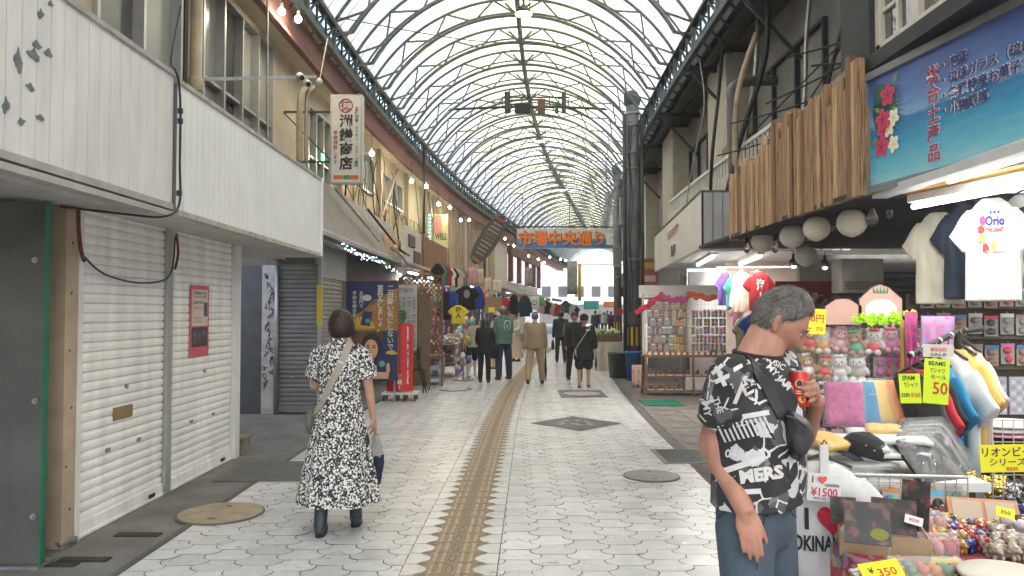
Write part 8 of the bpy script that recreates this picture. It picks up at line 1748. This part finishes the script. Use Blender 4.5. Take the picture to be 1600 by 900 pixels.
# glazed lion-dog figurines
mb = MB(); mb.ell((0,.012,.022), (.020,.028,.020)); mb.ell((0,-.014,.045), (.021,.020,.019)); mb.ell((0,-.034,.040), (.012,.010,.009))
for sd in (-1,1): mb.ell((sd*.018,-.006,.060), (.007,.006,.008)); mb.ell((sd*.014,-.018,.012), (.008,.010,.014)); mb.ell((sd*.017,.022,.010), (.009,.014,.011)); mb.ell((sd*.010,-.028,.055), (.006,.005,.005))
mb.ell((0,.040,.040), (.010,.012,.018))
for k in range(7): an = k*.9; mb.ell((.020*math.cos(an), -.004, .045 + .018*math.sin(an)), (.008,.010,.008))
o = remeshed(mb, 'lion', [m_white], .003, 1); lion_me = o.data; bpy.data.objects.remove(o)
def glaze(n, q, **k): return mat('glaze_' + n, q, .12, var=.35, scale=40, coat=.4, **k)
GL_ = [('crimson', glaze('crimson', (.33,.02,.025))), ('orange', glaze('orange', (.55,.20,.03))), ('navy', glaze('navy', (.02,.04,.20))), ('brown', glaze('brown', (.10,.04,.02))), ('cream', glaze('cream', (.36,.30,.23))), ('white', glaze('white', (.42,.41,.38))), ('gold', mat('gilt', (.60,.42,.10), .22, metal=.9, var=.25, scale=40)), ('silver', mat('silvered', (.22,.22,.23), .25, metal=.9, var=.25, scale=40)), ('black', glaze('black', (.02,.02,.02))), ('amber', glaze('amber', (.45,.25,.04)))]
def lions(region, n, cols, s, where, z=TZ, jitter=.5):
 (px0, py0), (px1, py1) = region; cx = max(3, int(round(n**.5*1.3))); ry = math.ceil(n/cx); k = 0
 c00, c10, c01, c11 = tz(px0, py1, z), tz(px1, py1, z), tz(px0, py0, z), tz(px1, py0, z)
 for j in range(ry):
  for i in range(cx):
   if k >= n: return
   u, v = (i + .5 + U(-.3,.3)*jitter)/cx, (j + .5 + U(-.3,.3)*jitter)/ry; p = c00.lerp(c10, u).lerp(c01.lerp(c11, u), v); nm, m = GL_[random.choice(cols)]
   me = lion_cache.get(nm)
   if me is None: me = lion_me.copy(); me.materials.clear(); me.materials.append(m); lion_cache[nm] = me
   q = bpy.data.objects.new('lion_figurine', me); COL.objects.link(q); q.location = (p.x, p.y, z); sc_ = s*U(.85,1.15); q.scale = (sc_,)*3; q.rotation_euler = (0, 0, R(U(-50,50))); tag(q, f'{nm} glazed lion dog figurine {where}' if nm not in ('gold','silver') else f'{nm} coloured lion dog figurine {where}', 'figurine', 'lion dog figurines ' + where); k += 1
lion_cache = {}
lions(((1440,795),(1590,868)), 78, (0,0,1,2,3,9,0,4), .88, 'in the crowded middle of the table')
lions(((1500,752),(1570,785)), 20, (6,), 1.0, 'in the gilt cluster by the rail')
lions(((1570,770),(1640,800)), 14, (7,8,7), 1.0, 'in the silver cluster at the right edge')
lions(((1530,730),(1660,752)), 16, (8,3,8), 1.15, 'in the dark row behind the gilt ones')
lions(((1545,848),(1660,880)), 16, (4,4,5,0), 1.1, 'in the cream cluster near the drum')
lions(((1415,790),(1445,815)), 6, (0,1), 1.0, 'beside the blue grey picture sleeve')
lions(((1590,800),(1700,850)), 14, (2,0,3,8), 1.2, 'at the right edge of the table')
for px, py, m, lab in ((1455,772,mat('shell_brown', (.24,.17,.10), .4, var=.4, scale=20), 'pair of brown carved shell shapes at the back of the table'), (1488,757,glaze('orange', (.55,.20,.03)), 'large orange glazed lion dog at the back of the table'), (1470,790,mat('seed_green', (.05,.06,.045), .4, var=.4, scale=30), 'heap of dark green glossy ornaments behind the picture sleeve'), (1498,795,mat('stone_cream', (.36,.33,.24), .5, var=.3, scale=20), 'cream stone ornament beside the dark green heap'), (1578,846,m_wht, 'white glazed jar near the right edge of the table')):
 q = tz(px, py); mb = MB()
 for k in range(14 if 'heap' in lab else 5): mb.ell(q + Vector((U(-.05,.05), U(-.04,.04), .02 + U(0,.06))), (U(.02,.035), U(.02,.03), U(.016,.03)), Euler((U(0,1),U(0,1),U(0,3))), 10, 7)
 tag(remeshed(mb, 'table_ornament', m, .005, 1), lab, 'ornament')
for k in range(26):
 px, py = U(1330,1600), U(842,905)
 if 1300 < px < 1400 and py < 880 or 1490 < px: continue
 i = random.randrange(12); q = tz(px, py); packet(f'{PNAME[i]} small packet lying on the front of the sales table', q + up*.02, .06, .08, i, group='packets lying on the sales table', tilt=-70, yaw=U(-40,40), name='gift_packet')
for k in range(18):
 px, py = U(1390,1500), U(765,812); i = random.randrange(12); q = tz(px, py); packet(f'{PNAME[i]} packet standing on the back of the sales table', q + up*.11, .07, .11, i, group='packets standing on the sales table', tilt=-12, yaw=U(-30,30), name='gift_packet')
# ================================================================== signs, cables, lamps and small fittings
seeded(63)
# tall white shop sign on the left
q = P(541, 217, 11.9); sg = thing('projecting_sign', 'tall white vertical shop sign with black brush lettering and a red circled character', 'sign', q); sw, shh = .48, 1.37
a = MB(); a.box(q.x-sw/2, q.x+sw/2, q.y, q.y+.16, q.z-shh/2, q.z+shh/2); a.build('light_box', mat('sign_face', (.60,.59,.55), .4, var=.06), sg)
a = MB()
for s in (-1,1): a.box(q.x+s*sw/2-.012, q.x+s*sw/2+.012, q.y-.008, q.y+.168, q.z-shh/2-.02, q.z+shh/2+.02)
a.box(q.x-sw/2, q.x+sw/2, q.y-.006, q.y+.166, q.z-shh/2-.022, q.z-shh/2); a.box(q.x-sw/2, q.x+sw/2, q.y-.006, q.y+.166, q.z+shh/2, q.z+shh/2+.022); a.build('frame', m_alu, sg)
X1, Y1 = Vector((1,0,0)), up; fp = lambda u, v: Vector((q.x + u, q.y-.001, q.z + v))
m_bru = plain('brush_black', (.02,.02,.022), .5); m_crm2 = plain('seal_red', (.30,.015,.03), .5)
a = MB(); write(a, '洲鎌商店', fp(.0,.40), X1, Y1, .215, .90, .035, vertical=True); a.build('lettering', m_bru, sg)
a = MB(); write(a, '各種洋傘・マフラー・スカーフ専門', fp(.165,.51), X1, Y1, .066, .98, .012, vertical=True); a.build('lettering', m_bru, sg)
a = MB(); write(a, '傘修理致します', fp(-.17,.14), X1, Y1, .075, .55, .012, vertical=True); a.build('red_lettering', m_crm2, sg)
a = MB(); write(a, '徳', fp(-.01,.53), X1, Y1, .17, None, .02); a.build('red_lettering', m_crm2, sg)
a = MB(); a.tube([fp(-.01 + .105*math.cos(t), .53 + .105*math.sin(t)) for t in [i*2*math.pi/28 for i in range(28)]], .010, 6, closed=True); a.build('red_ring', m_crm2, sg)
for k, (u0, u1, m) in enumerate(((-.20,-.045, plain('sign_orange', (.55,.13,.03), .5)), (-.045,.06, plain('sign_green', (.02,.26,.07), .5)), (.06,.20, MATS['sign_orange'] if 'sign_orange' in MATS else None))): a = MB(); a.box(q.x+u0+.003, q.x+u1-.003, q.y-.005, q.y, q.z-.645, q.z-.58); a.build('colour_block', m, sg)
a = MB(); a.bar((q.x-sw/2, q.y+.08, q.z+.45), (XW, q.y+.08, q.z+.45), .03); a.bar((q.x-sw/2, q.y+.08, q.z-.35), (XW, q.y+.08, q.z-.35), .03); a.bar((q.x-sw/2, q.y+.08, q.z-.35), (XW, q.y+.08, q.z+.45), .02); a.build('bracket', m_green, sg)
# sign across the street
D = 34.0; s0, s1 = P(808, 388, D), P(972, 388, D); zt = P(808, 357, D).z; zb = s0.z; osn = thing('overhead_street_sign', 'wide overhead street sign with bold orange Japanese lettering over pale and blue bands', 'sign', (s0.x, D, zb))
a = MB(); a.box(s0.x, s1.x, D, D+.15, zb, zt); a.build('panel', plain('sign_pale', (.55,.54,.50), .5), osn); a = MB(); a.box(s0.x+.02, s1.x-.02, D-.012, D, zb+.02, zb+(zt-zb)*.48); a.build('blue_band', plain('sign_sky_blue', (.03,.22,.50), .5), osn)
a = MB(); b = MB(); b2 = MB(); cz = (zb+zt)/2; write(a, '市場中央通り', (s0.x + (s1.x-s0.x)*.42, D-.014, cz), X1, Y1, (zt-zb)*.80, (s1.x-s0.x)*.82, .028, off=.012); write(b, '市場中央通り', (s0.x + (s1.x-s0.x)*.42 + .03, D-.014, cz-.03), X1, Y1, (zt-zb)*.80, (s1.x-s0.x)*.82, .040, off=.005); a.build('orange_lettering', plain('sign_orange_bold', (.80,.20,.015), .5), osn); b.build('dark_shadow', plain('sign_shadow_brown', (.10,.05,.03), .6), osn)
a = MB(); a.box(s0.x + (s1.x-s0.x)*.85, s1.x-.15, D-.02, D-.013, zb+.15, zt-.2); a.build('white_plate', m_wh, osn); a = MB(); p = Vector((s0.x + (s1.x-s0.x)*.90, D-.025, cz+.02)); a.poly([p, p+Vector((.18,0,.10)), p+Vector((.30,0,.02)), p+Vector((.2,0,-.03)), p+Vector((.17,0,-.18)), p+Vector((.1,0,-.05))], (0,-.004,0)); a.build('red_bird_mark', plain('mark_dark_red', (.35,.03,.03), .5), osn)
a = MB()
for t in (.05,.5,.95): p = s0.lerp(s1, t); a.bar((p.x, D+.07, zt), (p.x, D+.07, 7.0), .03)
a.bar((s0.x-1.2, D+.07, zt+.08), (s1.x+.8, D+.07, zt+.08), .06); a.build('hanger', m_green, osn)
# dark surfboard sign
D = 25.5; pA, pB = P(742, 408, D), P(783, 342, D); bd = thing('board_sign', 'long dark surfboard shaped sign with rows of pale lettering tilted over the stalls', 'sign', pA); ax = (pB-pA); Ls = ax.length*1.12; ax.normalize(); sd = Vector((ax.z,0,-ax.x)); pts = []
for i in range(28):
 t = 2*math.pi*i/28; u, v = math.cos(t), math.sin(t); pts.append((pA+pB)/2 + ax*Ls*.5*math.copysign(abs(u)**.8, u) + sd*.33*v*(1 if u < .4 else 1-.25*(u-.4)))
a = MB(); a.poly(pts, (0,.06,0)); a.build('board', mat('board_black', (.028,.026,.030), .4, var=.2), bd)
a = MB(); b = MB(); c2 = MB(); mid = (pA+pB)/2 + Vector((0,-.004,0))
for k in range(9): a_l = .42 - .11*abs(k-4)*.2 + U(-.06,.04); o_ = mid + ax*(.62 - .145*k); mbq = b if k in (3,4) else a; [mbq.add([o_ + sd*(x0) - ax*.018, o_ + sd*(x1) - ax*.018, o_ + sd*(x1) + ax*.018, o_ + sd*x0 + ax*.018], [(0,1,2,3)]) for x0, x1 in ((-a_l*.5, -a_l*.12), (-a_l*.08, a_l*.22), (a_l*.27, a_l*.5))]
a.build('pale_lettering', plain('lettering_grey', (.34,.33,.33), .6), bd); b.build('dull_lettering', plain('lettering_brown', (.20,.12,.08), .6), bd)
c2.add([mid + sd*-.17 + ax*.77, mid + sd*.17 + ax*.77, mid + sd*.17 + ax*.83, mid + sd*-.17 + ax*.83], [(0,1,2,3)]); c2.build('red_lettering', plain('lettering_red', (.45,.04,.04), .6), bd); c2 = MB(); write(c2, 'YZERO', mid - ax*.78, sd, ax, .11, .36, .03, off=.003); c2.build('orange_lettering', plain('lettering_amber', (.40,.22,.05), .6), bd)
# welcome banner in a window bay
D = 24.2; p0, p1 = P(678, 412, D), P(700, 335, D); wbn = thing('welcome_banner', 'cream banner with red lettering in the upper window bay', 'banner', p0); a = MB(); a.box(p0.x, p1.x, D, D+.02, p0.z, p1.z); a.build('cloth', mat('banner_cream', (.55,.46,.26), .7, var=.1), wbn); a = MB(); cx = (p0.x+p1.x)/2
write(a, 'WELL', (cx, D-.002, (p0.z*.45+p1.z*.55)), X1, Y1, .28, (p1.x-p0.x)*.85, .03); a.build('lettering', m_bru, wbn); a = MB(); a.box(p0.x, p0.x+.25, D-.006, D, p1.z-.6, p1.z-.03); a.build('pink_panel', plain('banner_pink', (.55,.20,.18), .6), wbn)
# strings of lit bulbs along the left eave
m_glow = plain('bulb_glow', (1.0,.90,.68), .4, emit=14)
def lit(px, py, D, label, drop=1.0, power=9, r=.05, group='lit bulbs along the left eave'):
 q = P(px, py, D); t = thing('lit_bulb', label, 'bulb', q, group); a = MB(); a.ell(q, r, nu=12, nv=8); a.build('glass', m_glow, t, smooth=True); a = MB(); a.cyl(q + up*r*.8, q + up*(r+.07), .022, n=8); a.build('socket', m_white, t); a = MB(); a.tube([q + up*(r+.06), q + up*drop], .006, 4); a.build('cord', m_cable, t)
 if power:
  l = bpy.data.lights.new('bulb_light', 'POINT'); l.energy = power; l.color = (1,.86,.62); l.shadow_soft_size = .06; o = bpy.data.objects.new('bulb_light', l); COL.objects.link(o); o.location = q - up*(r+.02); attach(o, t)
where = ['nearest, beside the red fascia and the roof girder', 'right above the white projecting sign', 'just right of the white projecting sign', 'beside the black post, upper one', 'beside the black post, lower one', 'above the brown fascia', 'over the cream banner', 'left of the dark surfboard sign', 'near the middle of the ribbed wall', 'right of the dark surfboard sign', 'far along the eave, below the girder', 'farthest along the eave before the street sign', 'above the far awnings']
for (px, py, D), lab in zip(((440,18,10.2),(438+28,30,10.8),(581,240,15.6),(643,283,19.0),(666,291,20),(685,319,22.5),(703,324,24),(720,344,26.5),(733,344,28),(776,375,33),(789,373,35),(803,384,38),(826,400,42)), where): lit(px, py, D, 'small glowing bulb ' + lab, drop=.5 if py > 100 else .25, power=(4 if D < 12 else 9) if D < 30 else 0)
for i, (px, py, D) in enumerate(((841,405,36),(859,402,36),(876,405,36.5),(884,407,37),(850,410,38))): lit(px, py, D, 'small bulb in the cluster under the street sign', drop=.4, power=0, r=.045, group='bulbs in the cluster under the street sign')
# roof lamps and speaker gantry
def roof_lamp(px, py, D, label):
 q = P(px, py, D); t = thing('roof_lamp', label, 'lamp', q, 'round lamps hung from the roof ridge'); a = MB(); a.lathe(q.x, q.y, [(.19,q.z),(.20,q.z+.02),(.12,q.z+.10),(.05,q.z+.2)], 24); a.build('shade', m_green, t, smooth=True); a = MB(); a.lathe(q.x, q.y, [(.01,q.z-.012),(.18,q.z-.004),(.185,q.z+.012)], 24); a.build('glowing_disc', plain('lamp_disc', (1,.97,.9), .4, emit=9), t); a = MB(); a.bar(q + up*.18, q + up*.75, .05)
 for k in range(4): an = k*1.571 + .7; a.bar(q + Vector((.19*math.cos(an), .19*math.sin(an), .02)), q + Vector((.19*math.cos(an), .19*math.sin(an), .28)), .012)
 a.build('stem', m_green, t)
roof_lamp(818, 22, 16.2, 'nearest round lamp hung at the top of the roof'); roof_lamp(843, 221, 28.6, 'second smaller round lamp farther along the ridge'); roof_lamp(878, 297, 40, 'farthest tiny round lamp along the ridge')
gt = thing('speaker_gantry', 'hanging steel gantry carrying grey speaker boxes across the roof', 'gantry', P(838,170,22.5)); l0, l1 = P(690, 172, 22.5), P(975, 172, 22.5); g0_, g1_ = P(785,152,22.5), P(888,152,22.5)
a = MB(); N = 20; a.tube([l0.lerp(l1, i/N) + up*.10*math.sin(math.pi*i/N) for i in range(N+1)], .04, 6); a.bar(g0_, g1_, .04)
for k in range(8): t = k/7; a.bar(g0_.lerp(g1_, t), Vector((g0_.lerp(g1_, t).x, 22.5, l0.z + .08)), .03)
a.build('frame', m_green, gt)
for px, w_, h_, m in ((793,.18,.62,m_green),(812,.30,.26,m_dark),(824,.16,.26,m_dark),(846,.22,.40,plain('speaker_brown', (.12,.06,.04), .6)),(881,.12,.62,m_green),(870,.1,.3,m_green)): p = P(px, 170, 22.5); a = MB(); a.box(p.x-w_/2, p.x+w_/2, 22.42, 22.6, p.z-.12, p.z-.12+h_); a.build('speaker_box', m, gt)
# CCTV camera on its bar
cb = thing('security_camera', 'white security camera at the end of a grey bar across the left windows', 'camera', P(470, 122, 10.6)); b0, b1 = P(310, 124, 8.6), P(492, 120, 10.9); a = MB(); a.bar(b0, b1, .04); a.build('bar', m_steel, cb)
for px, py, D in ((470,120,10.6),(480,130,10.7)): p = P(px, py, D); a = MB(); a.tube([p + Vector((-.03,.05,.03)), p + Vector((.05,-.12,-.05))], .05, 12); a.build('housing', m_white, cb, smooth=True); a = MB(); a.tube([p + Vector((.045,-.11,-.047)), p + Vector((.052,-.125,-.053))], .035, 12); a.build('lens', m_dark, cb)
a = MB(); a.ell(P(499,127,10.9), .045); a.tube([P(499,127,10.9), P(512,60,11.0)], .008, 4); tag(a.build('unlit_bulb', m_paper), 'unlit white bulb hanging right of the security camera', 'bulb')
a = MB(); a.tube([P(418,215,9.7), P(418,0,9.7)], .014, 6); tag(a.build('steel_rod', m_steel), 'thin vertical steel rod before the large left window', 'rod')
# pipes and cables
def cable(label, pts, r=.010, m=None, name='cable', cat='cable', n=5, group=None):
 pts = [Vector(p) for p in pts]; out = []
 for i in range(len(pts)-1):
  p0, p1, p2, p3 = pts[max(0,i-1)], pts[i], pts[i+1], pts[min(len(pts)-1,i+2)]
  for k in range(6): t = k/6; out.append(.5*((2*p1) + (p2-p0)*t + (2*p0-5*p1+4*p2-p3)*t*t + (3*p1-p0-3*p2+p3)*t**3))
 out.append(pts[-1]); a = MB(); a.tube(out, r, n); return tag(a.build(name, m or m_cable, smooth=True), label, cat, group)
cable('black cable running down the joint of the white fascia boards', [P(283,10,7.4), P(268,90,6.2), (-2.62,5.82,3.5), (-2.61,5.86,3.42), (-2.61,5.90,3.2), (-2.61,5.9,2.8), (-2.61,5.9,2.46), (-2.64,5.7,2.34), (-2.8,5.5,2.33), (-3.0,5.0,2.32)], .009)
for z in (3.20, 3.12, 2.55): a = MB(); a.box(-2.628, -2.595, 5.885, 5.915, z-.02, z+.02); tag(a.build('cable_clip', m_cable), 'small black clip holding the cable on the white fascia', 'clip', 'clips on the fascia cable')
cable('black cord sagging across the top of the first white shutter', [(-3.05,5.36,2.02), (-3.07,5.7,1.90), (-3.08,6.3,1.86), (-3.06,6.75,1.95), (-3.04,6.8,2.3)], .008)
cable('faded red rope tied to the tan post by the first shutter', [(-3.03,5.26,2.33), (-3.02,5.25,2.2), (-3.03,5.3,2.05), (-3.04,5.36,1.98)], .014, mat('rope_red', (.15,.04,.045), .9, var=.5, scale=30), 'rope', 'rope'); cable('faded red rope on the post between the white shutters', [(-3.03,6.80,2.33), (-3.02,6.82,2.15), (-3.03,6.78,2.0)], .012, MATS['rope_red'], 'rope', 'rope')
m_pipe = mat('tan_conduit', (.36,.29,.20), .6, var=.2)
for px, D, r, lab in ((468,11.6,.05,'tan drain pipe left of the white projecting sign'), (478,11.8,.03,'thin tan conduit beside the drain pipe'),): cable(lab, [P(px,255,D), P(px,200,D), P(px+2,150,D), P(px+12,135,D+.2)], r, m_pipe, 'pipe', 'pipe', 8)
pw = lambda y, z, d=.08: W(XW + d, y, z)
for k in range(15):
 y = 14.9 + k*.42 + U(-.1,.1); pts = [pw(y, 5.5 + U(-.3,.1), U(.06,.2)), pw(y + U(-.3,.3), 4.9, U(.06,.25)), pw(y + U(-.4,.4), 4.2, U(.06,.25)), pw(y + U(-.3,.5), 3.65, U(.06,.2))]
 cable('tangled cable hanging down the cream wall behind the projecting sign', pts, U(.008,.022), m_cable if k % 3 else m_pipe, group='tangled cables on the cream wall')
for k in range(5): y = 15.5 + k*1.7; cable('looped cable crossing the cream wall above the sloping wall', [pw(y,4.6+U(-.3,.5),.1), pw(y+.6,4.1+U(-.2,.3),.15), pw(y+1.2,4.5+U(-.3,.3),.12), pw(y+1.9,4.2+U(-.3,.4),.1)], .010, group='looped cables on the cream wall')
cable('pale bamboo pole leaning on the cream wall', [pw(18.0,3.6,.25), pw(20.5,5.5,.2)], .03, m_pipe, 'pole', 'pole', 8)
a = MB(); p = P(662,365,19.4); a.cyl(p, Vector((p.x, p.y, 5.9)), .035, n=8); tag(a.build('black_post', m_dark), 'black post rising from the brown fascia to the eave', 'post')
a = MB(); p = P(656,470,21); [a.box(P(672,405,23.5).x-.03, P(672,405,23.5).x+.02, 23.4, 23.45, z, z+.05) for z in np.arange(3.5,4.7,.11)]; tag(a.build('green_led_strip', plain('led_strip_green', (.1,1,.35), .4, emit=2.5)), 'vertical green light strip in the upper left window bay', 'light strip')
a = MB(); p = P(506,247,13.4); a.box(p.x-.02, p.x+.03, 13.3, 13.32, p.z-.06, p.z+.06); tag(a.build('green_indicator', plain('indicator_green', (.05,1,.3), .4, emit=3)), 'small green light glowing in the window left of the projecting sign', 'light')
for k in range(7): y = 22 + k*2.3; a = MB(); a.tube([W(-3.3, y, 5.7), W(-3.1, y + .1, 3.3)], .016, 5); tag(a.build('hanger_rod', m_steel), 'thin steel rod hanging from the red fascia to the stall roofs', 'rod', 'steel rods below the red fascia')
for k in range(3): cable('thin wire strung across the roof vault', [W(-3.1, 13 + 5*k, 6.75), W(-1, 14.5 + 5*k, 6.9 + .2*k), W(1.2, 15.3 + 5*k, 7.0), W(3.1, 16 + 5*k, 6.8)], .010, group='wires strung under the roof')
cable('long black cable running along the right eave girder', [W(3.05, 7, 6.55), W(3.0, 10, 6.45), W(3.02, 14, 6.5), W(2.95, 19, 6.4)], .022)
for k in range(9):
 y = 6.0 + k*.9; x = 3.5 + U(-.2,.5); cable('bundled cable or pipe hanging in the dark recess above the plank screen', [(x, y, 6.1), (x + U(-.1,.1), y + U(-.2,.2), 5.2), (x - U(.1,.5), y + U(-.3,.3), 4.2), (x - U(.2,.6), y, 3.3)], U(.012,.04), m_dark if k % 2 else m_steel, group='cables in the recess above the plank screen')
for k in range(6): y = 5.6 + k*.6; cable('slack wire crossing the recess above the plank screen', [(3.9, y, 4.6 + U(-.3,.6)), (3.3, y + .4, 4.0 + U(-.3,.3)), (2.6, y + .9, 3.7 + U(-.2,.4))], .010, group='wires crossing the recess')
cable('thick grey drain pipe with elbow above the white fascia', [(3.3,11.2,3.2), (3.3,11.2,4.6), (3.3,11.25,4.95), (3.55,11.3,5.1), (4.0,11.3,5.1)], .075, mat('pipe_grey', (.10,.105,.11), .5, var=.2), 'pipe', 'pipe', 12); cable('tan pipe beside the thick grey drain pipe', [(3.15,10.6,3.2), (3.18,10.6,4.6), (3.5,10.7,5.6)], .04, m_pipe, 'pipe', 'pipe', 8)
cable('dark bent branch like cable trunk near the lattice window', [(2.75,5.7,3.3), (2.75,5.7,4.1), (2.9,5.9,4.5), (3.4,6.2,4.9)], .06, m_dark, 'trunk_cable', 'cable', 9)
cable('short cable lying on the floor by the first clothes table', [W(-1.6,15.6,.008), W(-1.3,15.4,.008), W(-.95,15.7,.008), W(-1.05,16.0,.008)], .008)
# equipment boxes on columns
for px, py, D, w_, h_, lab in ((975,330,27.5,.34,1.0,'tall pale box fixed high on the farther column'), (963,400,28,.26,.8,'grey box fixed under the pale one on the farther column')):
 p = P(px, py, D); a = MB(); a.box(p.x-w_/2, p.x+w_/2, D-.2, D, p.z-h_/2, p.z+h_/2); o = tag(a.build('equipment_box', mat('box_pale_grey', (.30,.30,.29), .5, var=.1)), lab, 'box'); b = MB(); b.box(p.x-w_*.38, p.x+w_*.38, D-.208, D-.2, p.z-h_*.4, p.z+h_*.4); b.build('door', m_fr, o)
p = P(967, 487, 27.9); a = MB(); a.tube([p + Vector((0,-.15,0)), p + Vector((0,-.13,0))], .14, 20); tag(a.build('round_sign', plain('sign_round_red', (.40,.04,.04), .5)), 'round red no smoking style sign on the farther column', 'sign')
# notice on the white shutter
nt_ = thing('paper_notice', 'pink bordered paper notice taped to the second white shutter', 'notice', (-3.09, 7.6, 1.5)); y0, y1, z0, z1 = 7.24, 7.73, 1.10, 1.70
ya, yb = 3.095*FPX/(800-297), 3.095*FPX/(800-327); z1 = P(312,446,(ya+yb)/2).z; z0 = P(312,557,(ya+yb)/2).z
nf = lambda u, v, d=0: Vector((-3.097 + d, ya + (yb-ya)*u, z0 + (z1-z0)*v))
def npatch(u0, u1, v0, v1, m, d, nm): a = MB(); a.add([nf(u0,v0,d), nf(u1,v0,d), nf(u1,v1,d), nf(u0,v1,d)], [(0,1,2,3)]); return a.build(nm, m, nt_)
a = MB(); a.hexa([nf(0,0,-.003), nf(1,0,-.003), nf(1,0,0), nf(0,0,0)], [nf(0,1,-.003), nf(1,1,-.003), nf(1,1,0), nf(0,1,0)]); a.build('sheet', plain('notice_pink', (.56,.09,.13), .5), nt_)
npatch(.1,.92,.43,.94, plain('notice_paper', (.58,.52,.44), .6), .002, 'text_panel'); npatch(.1,.92,.14,.41, plain('notice_dark', (.04,.04,.05), .4), .002, 'dark_photo'); npatch(.70,.90,.56,.76, plain('notice_grey', (.08,.08,.10), .4), .0035, 'side_photo')
uxn, uyn = Vector((0,1,0)), up
for tx, u, v, s_, wd, m in (('お買物券ご利用',.5,.89,.03,.30,m_mark),('いただけるお店',.5,.84,.025,.30,m_mark),('しあわせの',.40,.76,.035,.24,m_mark),('ミヤギミート',.40,.68,.04,.25,m_markr),('2F 沖縄そばと',.38,.54,.022,.22,m_markr),('お弁当のお店',.38,.49,.018,.22,m_markr)): a = MB(); write(a, tx, nf(u, v, .003), uxn, uyn, s_, wd, .01, off=.002); a.build('lettering', m, nt_)
for u0, u1, v0, v1 in ((.18,.35,.18,.36),(.42,.55,.2,.34),(.6,.85,.27,.36)): npatch(u0,u1,v0,v1, plain('notice_photo_grey', (.11,.11,.12), .4), .0035, 'photo_detail')
# ------------------------------------------------------------------ the pale air that softens the far end
a = MB(); a.box(-170, 170, -45, 410, -1.3, 14); hz = a.build('haze', plain('unused', (1,1,1))); hz['kind'] = 'stuff'; hz.data.materials.clear()
m = bpy.data.materials.new('pale_air'); m.use_nodes = True; n = m.node_tree; n.nodes.clear(); o_ = n.nodes.new('ShaderNodeOutputMaterial'); v_ = n.nodes.new('ShaderNodeVolumePrincipled'); v_.inputs['Color'].default_value = (.9,.92,.95,1); v_.inputs['Density'].default_value = .004; v_.inputs['Anisotropy'].default_value = .3
n.links.new(v_.outputs[0], o_.inputs['Volume']); hz.data.materials.append(m)
